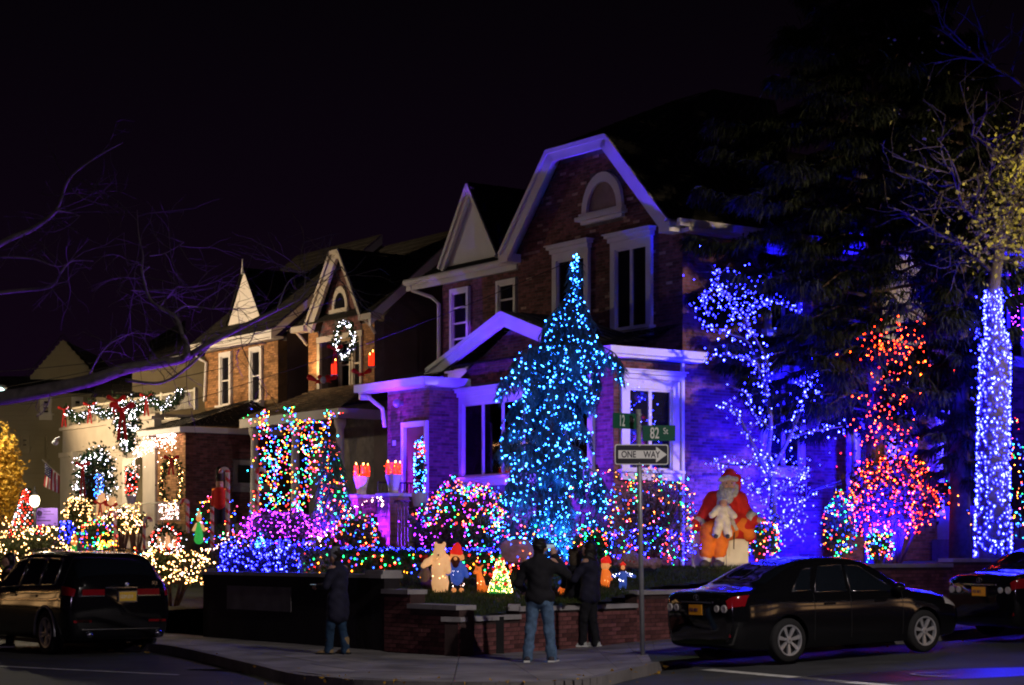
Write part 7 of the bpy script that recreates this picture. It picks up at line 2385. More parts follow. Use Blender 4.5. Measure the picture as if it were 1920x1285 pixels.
# door tree of the corner house: narrow icicle cone
dt = thing('potted_tree', 'narrow potted tree of white blue icicle lights beside the purple door', 'potted tree', tuple(at(787, 935, 38.6)))
k = 38.6 / F
mb = MB(); mb.lathe([(.12, 0), (.16, .25), (.16, .28)], at(787, 950, 38.6), 12); mb.build('pot', M['urn'], dt)
c, rr = ell(776, 822, 799, 938, 38.6)
leaf_mesh('foliage', M['garland'], dt, ell_pts(c, rr, 700, .2), .07)
lights('icicle white blue lights on the narrow potted tree', ell_pts(c, rr, 130, .9, -1, True), 'azure', 0.013, 34, wire=False)
lights('small red lights crowning the narrow potted tree', [at(random.gauss(787, 5), random.uniform(828, 858), 38.5) for _ in range(30)], 'ember', .014, 7, wire=False)
# urns with red candle clusters on the stair piers
for px, lab, n in ((682, 'stone urn with a glowing red candle cluster, left of the two stair piers', 5), (737, 'stone urn with a glowing red candle cluster beside the purple door', 5)):
    yu = 6.78 if px < 700 else 5.38
    base = Vector(W(XV - 1.2, yu, 2.932))
    t = thing('urn', lab, 'urn', tuple(base), 0, 'urns on the stair piers')
    mb = MB(); mb.lathe([(.11, 0), (.12, .03), (.11, .07), (.15, .28), (.185, .40), (.19, .43), (.165, .43), (.15, .38)], base, 20); mb.build('bowl', M['urn'], t, True)
    for i in range(n):
        a = i * 2 * math.pi / n
        c = base + Vector((math.cos(a) * .15, math.sin(a) * .11, .43 + .02 * (i % 2)))
        cn = one(lambda q: q.lathe([(.045, 0), (.047, .23), (.025, .25)], c, 10), 'candle', M['candle'], t, True)
        one(lambda q: q.ball(c + ZD * .28, (.012, .012, .025), 6), 'flame', M['flame'], cn)
    bulbs(t, [base + Vector((random.uniform(-.20, .20), -random.uniform(.08, .18), random.uniform(.44, .68))) for _ in range(30)], 'ember', .018, 9, 'mini_lights')
lights('white lights draped along the sloping stair rail left of the steps', poly_pts(spline([at(648, 957, 41), at(672, 948, 41), at(700, 938, 40.8), at(715, 935, 40.6), at(718, 950, 40.5)], 6), .09, .03), 'pinkw', .019, 12)
# ------------------------------------------------------------------ middle house decoration
wc = at(646, 637, 52.4)
def wreath(label, px, py, rx, ry, Y, pal, n, r, pw, bow=None, name='wreath'):
    c = at(px, py, Y); k = Y / F
    t = thing(name, label, 'wreath', tuple(c))
    lf = []
    for i in range(int(900)):
        a = random.uniform(0, 2 * math.pi); q = random.gauss(0, .055)
        lf.append(tuple(c + Vector((math.cos(a) * (rx * k + q), random.gauss(0, .05), math.sin(a) * (ry * k + q)))))
    leaf_mesh('greenery', M['garland'], t, lf, .09)
    one(lambda m: m.tube([c + Vector((math.cos(a) * rx * k, .03, math.sin(a) * ry * k)) for a in np.linspace(0, 2 * math.pi, 25)], .025, 5), 'ring', M['brownbark'], t)
    bulbs(t, [c + Vector((math.cos(a) * (rx * k + random.gauss(0, .05)), -.06, math.sin(a) * (ry * k + random.gauss(0, .05)))) for a in np.linspace(0, 2 * math.pi, n, False)], pal, r, pw, 'mini_lights')
    if bow:
        bow_part(t, at(*bow, Y - .15), .16)
    return t


def bow_part(par, p, s, tail=.4):
    p = Vector(p)
    V, Fq = sdf_mesh([(np.array(p + Vector((-s * .25, 0, s * .1))), np.array(p + Vector((-s, 0, s * .45))), s * .14, s * .34), (np.array(p + Vector((s * .25, 0, s * .1))), np.array(p + Vector((s, 0, s * .45))), s * .14, s * .34), (np.array(p), np.array(p + ZD * .001), s * .24, s * .24)], max(.012, s * .1), s * .12)
    o = np_mesh('bow', V, Fq, M['red'], par, True)
    m = MB()
    for e in (-1, 1):
        m.hexa([p + Vector((e * s * .05 - s * .12, -.01, 0)), p + Vector((e * s * .05 + s * .12, -.01, 0)), p + Vector((e * s * .05 + s * .12, .01, 0)), p + Vector((e * s * .05 - s * .12, .01, 0)),
                p + Vector((e * s * .4 - s * .16, -.02, -tail)), p + Vector((e * s * .4 + s * .16, -.02, -tail)), p + Vector((e * s * .4 + s * .16, 0, -tail)), p + Vector((e * s * .4 - s * .16, 0, -tail))])
    m.build('ribbon_tail', M['red'], par)
    return o


wreath('large white lit wreath hanging in the gable window of the middle house', 646, 637, 16, 32, 51.6, 'cool', 70, .022, 10, bow=(628, 655))
for px, py, Y, lab in ((627, 690, 52.0, 'red electric candle in the left pane of the gable window'), (697, 674, 51.0, 'red electric candle in the right pane of the gable window')):
    b = at(px, py + 12, Y)
    t = thing('electric_candle', lab, 'candle', tuple(b), 0, 'candles in the gable window')
    for dx, hgt in ((-.05, .26), (.03, .34)):
        one(lambda q: q.lathe([(.035, 0), (.035, hgt), (.02, hgt + .02)], b + Vector((dx, 0, 0)), 8), 'candle', M['candle'], t, True)
        one(lambda q: q.ball(b + Vector((dx, 0, hgt + .05)), (.014, .014, .03), 6), 'flame', M['flame'], t)
    one(lambda q: q.box(b - ZD * .03, (.2, .1, .05)), 'base', M['cream'], t)
t = thing('ribbon_bow', 'red and white ribbon bow lying on the porch roof under the gable window', 'bow', tuple(at(604, 716, 50.4)))
bow_part(t, at(598, 716, 50.4), .24, .05); bow_part(t, at(614, 714, 50.4), .2, .05)
one(lambda q: q.ball(at(606, 713, 50.2), (.08, .08, .10), 8), 'white_knot', M['whitefur'], t, True)
t = thing('ribbon_bow', 'dark red ribbon bow at the right end of the gable window sill', 'bow', tuple(at(680, 702, 50.4)))
bow_part(t, at(678, 702, 49.9), .2, .05)
# curtains of multicolour lights on the porch columns
cur = []
for (x0, y0), (x1, y1), n in (((495, 775), (478, 960), 44), ((500, 790), (520, 960), 40), ((540, 780), (600, 900), 16), ((548, 775), (500, 900), 26), ((536, 830), (505, 960), 34), ((570, 800), (575, 950), 16), ((610, 790), (590, 880), 24), ((590, 880), (560, 960), 20), ((615, 775), (640, 960), 30), ((585, 800), (545, 940), 14), ((545, 870), (550, 960), 18)):
    for i in range(int(n * 1.9)):
        s_ = random.random()
        if i % 1 == 0: cur.append(at(x0 + (x1 - x0) * s_ + random.gauss(0, 8), y0 + (y1 - y0) * s_, 44.6 + random.uniform(-.2, .2)))
for _ in range(150):
    v1 = random.random(); x1 = 482 + 150 * random.random()
    cur.append(at(552 + (x1 - 552) * (.40 + .75 * v1) + random.gauss(0, 3), 785 + 178 * v1, 44.5 + random.uniform(-.3, .2)))
lights('multicolour light strands hanging in a curtain from the middle house porch', cur, 'multi', .022, 11, wire=False)
lights('multicolour lights along the porch eave of the middle house', [at(p[0], p[1], 44.8) for p in [(460 + 3 * i + random.gauss(0, 2), 790 + random.gauss(0, 10)) for i in range(14)] + [(495 + random.gauss(0, 5), 772 + random.gauss(0, 5)) for _ in range(12)] + [(542 + random.gauss(0, 6), 770 + random.gauss(0, 5)) for _ in range(14)] + [(625 + random.gauss(0, 8), 773 + random.gauss(0, 3)) for _ in range(12)] + [(560 + i * 3, 792 + random.gauss(0, 2)) for i in range(16)]], 'multi', .022, 11, wire=False)
dc = thing('conifer', 'slim conifer under dense multicolour lights beside the porch curtain', 'tree', tuple(at(627, 1000, 43.6)))
c = at(627, 985, 43.6); k = 43.6 / F
mb = MB(); mb.tube([at(627, 1010, 43.6), at(622, 830, 43.6)], [.07, .02], 7); mb.build('trunk', M['brownbark'], dc)
lf, ld, bp = [], [], []
for i in range(2600):
    h = random.random() ** 1.3; a = random.uniform(0, 2 * math.pi); r = (34 * (1 - h) + 4) * k * math.sqrt(random.random())
    lf.append((c.x - h * .06 + math.cos(a) * r, c.y + math.sin(a) * r, c.z + h * 160 * k)); ld.append((math.cos(a) * .7, math.sin(a) * .7, -.1))
strand_mesh('foliage', M['conifer'], dc, lf, ld, .22, .03, .8)
for i in range(190):
    h = random.random() ** 1.2; a = random.uniform(math.pi, 2 * math.pi); r = (34 * (1 - h) + 4) * k
    bp.append((c.x - h * .06 + math.cos(a) * r, c.y + math.sin(a) * r, c.z + h * 160 * k))
lights('multicolour lights over the slim conifer beside the porch curtain', bp, 'multi', .022, 11, wire=False)
c, rr = ell(625, 955, 712, 1050, 39.8)
shrub('loose shrub with multicolour lights left of the brick steps', c, rr, 'shrub', 1600, .08, ground=1.1)
lights('multicolour lights on the loose shrub left of the brick steps', ell_pts(c, rr, 120, .75, -.9, True), 'multi', .021, 11, wire=False)
lights('pinkish white lights trailing behind the blue hedge', poly_pts(spline([at(405, 1025, 39), at(450, 1012, 39), at(520, 1015, 38.5), at(560, 1030, 38), at(590, 1012, 38), at(605, 1000, 38)], 8), .07, .06), 'pinkw', .02, 11)
t = thing('lit_fountain', 'small fountain spray of white blue lights above the blue hedge', 'decoration', tuple(at(490, 1040, 38.0)))
pts = []
for i in range(60):
    a = random.uniform(-1, 1); s_ = random.random()
    pts.append(at(488 + a * 16 * s_, 1000 + 38 * abs(a) ** 1.2 * s_ + random.uniform(0, 26) * s_, 37.8))
bulbs(t, pts, 'azure', 0.015, 34, 'mini_lights')
one(lambda q: [q.tube([at(488, 1042, 37.9), at(488 + a * 6, 1010, 37.9), at(488 + a * 18, 1016, 37.9), at(488 + a * 20, 1030, 37.9)], .006, 4) for a in (-1, -.5, 0, .5, 1)], 'wire_frame', M['whitemetal'], t)
t = thing('bench', 'small pale bench slab in the bed under the violet dome shrub', 'bench', tuple(at(570, 1030, 38.6)))
one(lambda q: q.box(at(570, 1013, 38.6), (.52, .25, .06)), 'seat', M['stone'], t)
for dx in (-.2, .2): one(lambda q: q.box(at(570, 1024, 38.6) + Vector((dx, 0, 0)), (.06, .22, .2)), 'leg', M['stone'], t)
# ------------------------------------------------------------------ left yard of the brick house
def canes(label, px, y0, y1, Y, hook=0, w=5):
    k = Y / F
    b = at(px, y1, Y)
    t = thing('candy_cane', label, 'candy cane', tuple(b), 0, 'candy cane poles in the front yards')
    pts = [b + ZD * i * .03 for i in range(int((y1 - y0) * k / .03))]
    if hook:
        tp_ = pts[-1]
        for a in np.linspace(0, math.pi * 1.05, 12): pts.append(tp_ + Vector((hook * (.08 - .08 * math.cos(a)), 0, .08 * math.sin(a))))
    mb = MB(); mb.tube(pts, w * k * .75, 8, mfun=lambda i, q: 1 if ((i + q * 1.0) % 8) < 2.6 else 0)
    mb.build('pole', [M['candywhite'], M['candyred']], t, True)


canes('short candy cane pole below the porch, third from the left', 216, 962, 1040, 46, -1, 4)
canes('candy cane pole left of the ring of lit figures', 270, 975, 1042, 44, 1, 4)
canes('candy cane pole right of the bright lit railing', 352, 940, 1000, 45, -1, 5)
canes('candy cane pole between the light strings and the soldier', 398, 948, 1035, 44, 0, 5)
canes('tallest candy cane pole beside the red soldier figure', 427, 882, 1015, 44, -1, 6)
canes('candy cane pole left of the multicolour porch curtain', 482, 882, 960, 44.4, 1, 6)
c, rr = ell(-40, 985, 150, 1125, 44)
shrub('wide warm white net lit shrub behind the black suv', c, np.array([rr[0], .9, rr[2]]), 'shrub', 5200, .09, ground=.5)
lights('warm white net lights over the wide shrub behind the suv', ell_pts(c, np.array([rr[0], .92, rr[2]]) * 1.02, 520, .92, -.9, True), 'warm', .022, 11, wire=False)
c, rr = ell(245, 1028, 398, 1100, 40.2)
shrub('low warm white lit hedge shrub right of the suv roof', c, rr, 'shrub', 3200, .08, ground=.4)
lights('warm white lights over the low hedge right of the suv', ell_pts(c, rr * 1.03, 330, .9, -.8, True), 'warm', .021, 12, wire=False)
lights('white lights rising along the hand rail toward the blue hedge', poly_pts(spline([at(330, 1085, 39), at(360, 1060, 39), at(395, 1030, 39), at(430, 1005, 39)], 8), .055, .05), 'pinkw', .02, 11)
t = thing('cone_tree', 'red and white lit cone tree left of the lamp post', 'yard tree', tuple(at(50, 1010, 46)))
k = 46 / F; c = at(50, 1008, 46)
lf, bp = [], []
for i in range(1500):
    h = random.random() ** 1.2; a = random.uniform(0, 6.283); r = 34 * k * (1 - h * .9)
    lf.append((c.x + math.cos(a) * r, c.y + math.sin(a) * r, c.z + h * 90 * k))
leaf_mesh('foliage', M['garland'], t, lf, .09)
for i in range(150):
    h = (i / 150) ** 1.1; a = math.pi + (i * .37) % math.pi; r = 34 * k * (1 - h * .9) + .02
    bp.append((c.x + math.cos(a) * r, c.y + math.sin(a) * r, c.z + h * 90 * k))
bulbs(t, bp, 'redw', .026, 10, 'mini_lights')
one(lambda q: q.tube([at(50, 1040, 46), at(50, 920, 46)], .03, 6), 'pole', M['brownbark'], t)
# lamp post and notice board
lp_ = thing('lamp_post', 'black lamp post with bright white globe left of the flag', 'lamp post', tuple(at(65, 1085, 45)))
one(lambda q: q.lathe([(.10, 0), (.10, .2), (.05, .3), (.04, 1.55), (.07, 1.62), (.07, 1.66)], at(65, 1085, 45), 12), 'post', M['iron'], lp_)
k = 45 / F
one(lambda q: q.lathe([(.06, 0), (.10, .06), (.115, .14), (.10, .22), (.06, .25)], at(65, 950, 45), 14), 'globe', M['lampglow'], lp_, True)
one(lambda q: q.lathe([(.10, 0), (.05, .08), (.02, .12), (.015, .2), (.002, .22)], at(65, 929, 45), 10), 'finial', M['iron'], lp_)
lamp('lamp_globe_light', 'POINT', at(65, 940, 44.6), 90, (1, .8, .52), .12)
nb = thing('notice_board', 'purple notice board with dark emblem on a post before the white railing', 'sign', tuple(at(66, 1090, 45.6)))
k = 45.6 / F
Qn = frame(at(66, 986, 45.6), Vector((1, 0, 0)), Vector((0, -1, 0)))
one(lambda q: q.qb(Qn, -.02, .03, -1.3, .02, -.02, .02), 'post', M['ink'], nb)
bd = one(lambda q: q.qb(Qn, 0, 43 * k, .0, 33 * k, .022, .04), 'board', M['purple'], nb)
one(lambda q: q.prism([Qn((9 + math.cos(a) * 5) * k, (23 + math.sin(a) * 5.5) * k, .041) for a in np.linspace(0, 2 * math.pi, 20, False)], Vector((0, -.004, 0))), 'emblem', M['ink'], bd)
one(lambda q: [q.qb(Qn, x0 * k, x1 * k, z * k, (z + h_) * k, .041, .045) for x0, x1, z, h_ in ((16, 30, 26, 1.4), (16, 36, 21, 1.2), (4, 20, 15, 1.2), (5, 30, 8.5, 2.2), (36, 40, 3, 2))], 'printed_lines', M['ink'], bd)
# yellow tree at the left edge
yt = thing('golden_tree', 'golden leaved small tree lit from below at the left edge', 'tree', tuple(at(5, 1050, 55)))
one(lambda q: q.tube([at(5, 1060, 55), at(4, 950, 55), at(2, 850, 55)], [.12, .09, .03], 7), 'trunk', M['brownbark'], yt)
c, rr = ell(-50, 800, 46, 985, 55)
leaf_mesh('crown', M['gold'], yt, ell_pts(c, rr, 5200, .3), .13)
lamp("flood_light", 'SPOT', at(20, 1030, 51.5), 420, (1, .72, .3), .1, at(5, 880, 55), 80, .6)
# flag
fl = thing('flag', 'american flag hanging from a slanted pole beside the white porch column', 'flag', tuple(at(80, 865, 53)))
one(lambda q: q.tube([at(79, 862, 53), at(112, 892, 53)], .018, 6), 'flag_pole', M['whitemetal'], fl)
p0, p1 = at(84, 868, 52.95), at(112, 893, 52.95)
q1 = at(82, 912, 52.9)
mbs = [MB(), MB(), MB()]
ns = 9
for i in range(ns):
    for j in range(10):
        u0, u1, w0, w1 = i / ns, (i + 1) / ns, j / 10, (j + 1) / 10
        P_ = lambda u_, w_: p0.lerp(p1, u_) + (q1 - p0) * w_ * (1.0 - .25 * u_) + Vector((0, .05 * math.sin(6 * u_ + 3 * w_), 0))
        m_ = 2 if (i < 4 and j < 5) else (0 if i % 2 == 0 else 1)
        mbs[m_].add([P_(u0, w0), P_(u1, w0), P_(u1, w1), P_(u0, w1)], [(0, 1, 2, 3)])
for m_, nm, mm in zip(mbs, ('red_stripes', 'white_stripes', 'star_field'), ('flagred', 'flagwhite', 'flagblue')): m_.build(nm, M[mm], fl, True)
sm = MB()
for i in range(4):
    for j in range(4):
        c_ = p0.lerp(p1, (i + .5) / 9) + (q1 - p0) * ((j + .6) / 10) + Vector((0, -.03, 0))
        sm.ball(c_, .016, 6)
sm.build('stars', M['flagwhite'], fl)
# white stair rail
rl_ = thing('stair_railing', 'white metal stair railing climbing behind the purple notice board', 'railing', tuple(at(80, 1040, 48)))
mb = MB(); a, b = at(78, 1030, 48), at(148, 953, 49.5)
mb.tube([a, b], .022, 6); mb.tube([a - ZD * .62, b - ZD * .62], .018, 6)
mb.build('rails', M['whitemetal'], rl_)
for i in range(13):
    p = a.lerp(b, i / 12)
    one(lambda q: q.tube([p - ZD * .62, p], .012, 5), 'baluster', M['whitemetal'], rl_)
sw_ = thing('garden_steps', 'pale concrete garden steps between the notice board and the blue lit bush', 'steps', tuple(at(110, 1035, 47)))
for i in range(5): one(lambda q: q.box(at(112 + i * 7, 1031 - i * 11, 47.5 + i * .4) - ZD * .3, (.9, .5, .6), AA), 'step', M['stone'], sw_)
# lit shrubs around the porch
for box, Y, lab, ll, pal, n, lm in (((118, 930, 176, 1000), 48.6, 'warm white lit shrub left of the cream gift figures', 'warm white lights on the shrub left of the gift figures', 'warm', 120, 'shrub'),
                                    ((108, 976, 142, 1024), 46.5, 'small round bush covered with bright blue lights', 'bright blue lights on the small round bush', 'deep', 70, 'garland'),
                                    ((150, 975, 215, 1032), 46.2, 'green lit bush under the cream gift figures', 'green, red and warm lights on the bush under the gift figures', 'multiw', 75, 'garland'),
                                    ((186, 952, 262, 1010), 46.6, 'warm white lit bush under the arched garland', 'warm white lights on the bush under the arched garland', 'warm', 90, 'shrub'),
                                    ((232, 962, 275, 1002), 46.4, 'small warm white lit bush right of the arched garland', 'warm white lights on the small bush right of the garland', 'warm', 60, 'shrub'),
                                    ((360, 935, 450, 1025), 45.2, 'leafy shrub with sparse multicolour lights behind the candy canes', 'sparse multicolour lights on the shrub behind the candy canes', 'multi', 85, 'garland')):
    lit_shrub(box, Y, lab, lm, 1000, .09, pal, n, ll, r=.022, pw=11, shell=.85)
lights('net of warm lights over the porch railing', [Vector(W(XP - .6, random.uniform(19.8, 25.2), random.uniform(2.3, 3.05))) for _ in range(190)], 'warm', .02, 10, wire=False)
lights('pinkish white garland lights arching over the bed below the porch', poly_pts(spline([at(192, 972, 46), at(210, 965, 46), at(226, 958, 46), at(240, 972, 46), at(262, 985, 46)], 8), .045, .05), 'pinkw', .024, 12)
lights('amber lights low along the yellow planter', [at(random.uniform(180, 225), 1020 + random.gauss(0, 5), 45) for _ in range(40)], 'amber', .02, 10, wire=False)
lights('red and blue ground lights behind the suv roof', [at(random.uniform(170, 290), 1038 + random.gauss(0, 4), 44) for _ in range(26)], 'multi', .024, 10, wire=False)
lights('bright white lights packed behind the small porch railing', [at(random.uniform(298, 334), random.uniform(942, 974), 47.6) for _ in range(110)], 'pinkw', .02, 12, wire=False)
rl2 = thing('porch_gate', 'small brightly lit metal gate in front of the arched wreath', 'gate', tuple(at(316, 978, 47.3)))
for i in range(10): one(lambda q: q.tube([at(297 + i * 4.3, 976, 47.3), at(297 + i * 4.3, 942, 47.3)], .012, 5), 'bar', M['whitemetal'], rl2)
one(lambda q: (q.tube([at(295, 942, 47.3), at(338, 942, 47.3)], .02, 5), q.tube([at(295, 975, 47.3), at(338, 975, 47.3)], .02, 5)), 'rails', M['whitemetal'], rl2)
# cream gift figures with red bows
for px, lab in ((190, 'left of two cream lit gift sacks with red bows on the porch stair'), (210, 'right of two cream lit gift sacks with red bows, shorter')):
    hh = 46 if px == 190 else 38
    t = fig(lab, px, 974, 48.0, [('sack', 'creamglow', [((0, -8), (0, -hh + 8), 9, 8), ((-3, -hh + 4), (3, -hh), 5, 4)], .03)], [('warm', [((0, -6), (0, -hh + 8), 9, 8)], 12, .014, 8)], 'gift sacks on the porch stair', 'decoration', 'gift_sack')
    bow_part(t, at(px - 2, 974 - hh * .62, 47.7), .13, .35)
# elf lantern
t = fig('small lantern figure with orange cap and green base behind the suv roof', 139, 1036, 44.5, [('cap', 'orangeglow', [((0, -26), (1, -32), 6, 3)], .02), ('face', 'faceglow', [((0, -19), (0, -18), 6, 6)], .01), ('base', 'greenglow', [((0, -9), (0, -4), 5.5, 5)], .01)], None, 'lit figures behind the suv', 'decoration', 'lantern_figure')
# red soldier figure
t = fig('red coated toy soldier figure with tall dark hat beside the candy canes', 412, 985, 44.6, [('coat', 'robe', [((0, -40), (0, -62), 12, 11), ((-10, -62), (-13, -40), 5, 4), ((10, -62), (13, -40), 5, 4)], .03), ('trousers', 'navy', [((-5, -34), (-5, -6), 6, 5), ((5, -34), (5, -6), 6, 5)], .02), ('head', 'skin', [((0, -78), (0, -74), 7, 7), ((0, -76, .1), (0, -75, .105), 1.4, 1.4)], .01), ('hat', 'hair', [((0, -88), (0, -104), 8, 7)], .01), ('epaulettes', 'orangeglow', [((-10, -66), (-12, -66), 3, 3), ((10, -66), (12, -66), 3, 3)], .01)], None, 'lit figures behind the suv', 'decoration', 'toy_soldier')
# yellow green robed figure
t = fig('yellow green lit robed figure between the candy canes', 373, 1020, 44.4, [('robe', 'greenglow', [((0, -8), (0, -36), 9, 5)], .03), ('sleeves', 'creamglow', [((-4, -36), (-10, -26), 3.5, 3), ((4, -36), (10, -26), 3.5, 3)], .02), ('head', 'faceglow', [((0, -48), (0, -46), 5, 5)], .01), ('hat', 'creamglow', [((0, -52), (0, -64), 5, 1.5)], .01)], None, 'lit figures behind the suv', 'decoration', 'robed_figure')
# ring of lit figures
wreath('ring of white and red lights around small bright figures low in the yard', 314, 1018, 26, 27, 43.0, 'redw', 60, .026, 10)
for i, (px, hh, lab) in enumerate(((298, 30, 'left bright white figure inside the ring of lights'), (314, 36, 'middle bright white figure inside the ring of lights'), (328, 27, 'right cream figure inside the ring of lights'))):
    fig(lab, px, 1030, 43.1, [('robe', 'creamglow', [((0, -5), (0, -hh + 10), 5.5, 4)], .02), ('head', 'faceglow', [((0, -hh + 3), (0, -hh + 4), 3.6, 3.6)], .005), ('base', 'redglow', [((-2, -1), (2, -1), 5, 5)], .01)], [('pinkw', [((0, -5), (0, -hh + 10), 5.5, 4)], 16, .015, 13)], 'figures inside the ring of lights', 'decoration', 'robed_figure')
lights('red and white lights at the foot of the ring of figures', [at(random.uniform(285, 345), random.uniform(1022, 1058), 42) for _ in range(80)], 'redw', .022, 10, wire=False)
# arched wreath on the porch brick
wreath('tall oval garland with warm lights on the porch brick wall', 322, 906, 18, 44, 51.2, 'warm', 60, .022, 11, bow=(321, 862))
# icicle lights at the porch corner
pts = []
for i in range(230):
    u_ = random.random() ** 1.2
    pts.append(Vector(W(XP - .2, 18.3 + (1 - u_) * 0 + u_ * 2.9, 5.0 - abs(random.gauss(0, .17 + .22 * u_)) - .02)))
lights('dense pinkish white icicle lights under the porch eave', pts, 'pinkw', .02, 11, wire=False)
# porch ceiling lamp
pl2 = thing('porch_lamp', 'bright bare porch lamp under the cream beam', 'lamp', tuple(W(XP + .5, 20.9, 4.35)))
one(lambda q: q.ball(Vector(W(XP + .35, 20.95, 4.46)), .085, 10), 'bulb', M['lampglow'], pl2, True)
one(lambda q: q.tube([W(XP + .35, 20.95, 4.54), W(XP + .35, 20.95, 4.76)], .02, 6), 'stem', M['iron'], pl2)
lamp('porch_lamp_light', 'POINT', W(XP + .15, 20.95, 4.40), 190, (1, .78, .48), .08)
# garland swags on the balcony rail
sw_pts = []
ys = (26.3, 24.3, 22.3, 20.2, 18.2)
for a, b in zip(ys[:-1], ys[1:]):
    for i in range(14):
        u_ = i / 13
        sw_pts.append(Vector(W(XP - .12, a + (b - a) * u_, 6.12 - .32 * math.sin(math.pi * u_))))
gl = thing('garland', 'green garland with white lights swagged along the balcony rail', 'garland', tuple(W(XP - .12, 22, 5.8)))
lf = [tuple(sw_pts[random.randrange(len(sw_pts))] + Vector((random.gauss(0, .07), random.gauss(0, .05), random.gauss(0, .075)))) for _ in range(3000)]
leaf_mesh('greenery', M['garland'], gl, lf, .10)
bulbs(gl, [p + Vector((random.gauss(0, .06), -.1, random.gauss(0, .07))) for p in sw_pts for _ in range(3)], 'cool', .02, 9, 'mini_lights')
for i, (y, lab) in enumerate(zip(ys[:4], ('red ribbon bow at the far left end of the balcony garland', 'red ribbon bow second from the left on the balcony garland', 'red ribbon bow next to the big hanging garland', 'red ribbon bow at the right end of the balcony garland'))):
    t = thing('ribbon_bow', lab, 'bow', tuple(W(XP - .2, y, 6.15)), 0, 'red bows on the balcony garland')
    bow_part(t, W(XP - .22, y, 6.12), .15, .55)
sl_ = thing('hanging_garland', 'large v shaped garland of white lights hanging from the balcony corner', 'garland', tuple(at(238, 840, 51.2)))
vp = poly_pts(spline([at(228, 770, 51.2), at(226, 800, 51.2), at(238, 838, 51.2), at(250, 800, 51.2), at(246, 758, 51.2)], 10), .05)
lf = [tuple(np.array(vp[random.randrange(len(vp))]) + RNG.normal(size=3) * .09) for _ in range(2000)]
leaf_mesh('greenery', M['garland'], sl_, lf, .10)
bulbs(sl_, [np.array(vp[random.randrange(len(vp))]) + RNG.normal(size=3) * .10 + np.array([0, -.12, 0]) for _ in range(170)], 'cool', .02, 10, 'mini_lights')
bow_part(sl_, at(229, 768, 50.9), .26, .8)
bow_part(sl_, at(218, 752, 50.9), .20, .3)
# porch interior decoration
pi = thing('door_garland', 'white lit garland framing the porch window behind the columns', 'garland', tuple(at(170, 930, 53)))
vp = poly_pts(spline([at(150, 925, 53), at(156, 880, 53), at(168, 858, 53), at(186, 852, 53), at(200, 870, 53), at(204, 925, 53)], 8), .05)
lf = [tuple(np.array(vp[random.randrange(len(vp))]) + RNG.normal(size=3) * .12) for _ in range(1800)]
leaf_mesh('greenery', M['garland'], pi, lf, .10)
bulbs(pi, [np.array(vp[random.randrange(len(vp))]) + RNG.normal(size=3) * .13 + np.array([0, -.14, 0]) for _ in range(150)], 'cool', .019, 10, 'mini_lights')
bow_part(pi, at(155, 874, 52.7), .16, .85)
lights('pale blue light curtain inside the porch between the columns', [at(random.uniform(176, 196), random.uniform(890, 935), 53.2) for _ in range(80)], 'azure', .018, 10, wire=False)
pt = thing('potted_tree', 'slim potted tree with red and white lights before the porch door', 'potted tree', tuple(at(246, 940, 51.5)))
c, rr = ell(234, 870, 258, 935, 51.5)
leaf_mesh('foliage', M['garland'], pt, ell_pts(c, rr, 700, .2), .09)
bulbs(pt, ell_pts(c, rr * 1.05, 75, .9, -1, True), 'redw', .021, 9, 'mini_lights')
one(lambda q: q.lathe([(.10, 0), (.14, .2), (.14, .22)], at(246, 945, 51.5), 10), 'pot', M['urn'], pt)
# ------------------------------------------------------------------ bare tree reaching in from the left
YL = 35.0
bl_ = thing('bare_tree', 'bare branching tree reaching in from the left under purple light', 'tree', tuple(at(-330, 1060, YL)))
brs = [
    ([(-330, 1070), (-320, 900), (-250, 800), (-100, 760), (30, 742), (160, 716), (235, 692), (300, 681), (345, 672), (400, 640), (480, 600), (560, 562)], .20, .024),
    ([(235, 712), (300, 718), (350, 690), (400, 642)], .03, .02),
    ([(345, 672), (352, 660), (348, 640), (342, 628)], .06, .045),
    ([(342, 628), (330, 596), (300, 578), (282, 562), (272, 535), (268, 512), (280, 500)], .045, .012),
    ([(272, 535), (266, 505), (268, 480), (260, 440), (257, 394)], .028, .006),
    ([(322, 590), (345, 575), (372, 576), (400, 580)], .022, .006),
    ([(268, 545), (245, 545)], .014, .006),
    ([(-250, 800), (-160, 560), (0, 458), (60, 430), (105, 395), (130, 335), (180, 295), (230, 268)], .08, .006),
    ([(105, 395), (130, 398), (150, 405)], .025, .006), ([(118, 365), (140, 362), (160, 375)], .015, .005),
    ([(-100, 560), (40, 545), (95, 538), (115, 510), (135, 490), (175, 490)], .04, .006), ([(0, 482), (60, 485), (110, 500), (140, 485)], .02, .005),
    ([(520, 580), (540, 530), (575, 505)], .02, .004), ([(560, 562), (590, 530), (640, 500)], .022, .004), ([(570, 545), (572, 520), (560, 500)], .016, .004),
    ([(300, 575), (330, 540), (345, 535)], .014, .004), ([(280, 480), (310, 475), (345, 455)], .010, .003), ([(160, 716), (200, 650), (260, 620)], .016, .004), ([(480, 600), (470, 640), (440, 660)], .014, .004),
]
mb = MB(); br = MB()
for pl_, r0, r1 in brs:
    q = spline([at(px, py, YL + random.uniform(-.15, .15)) for px, py in pl_], 6)
    mb.tube(q, list(np.linspace(r0, r1, len(q))), 7)
    for _ in range(6):
        i0 = random.randrange(len(q) // 3, len(q))
        twig(q[i0], Vector((random.gauss(.2, .8), random.gauss(0, .6), random.gauss(.1, .7))).normalized(), random.uniform(.5, 1.3), .010, 1)
mb.build('limbs', M['bark'], bl_, True)
br.build('twigs', M['darkbark'], bl_, kind='stuff')
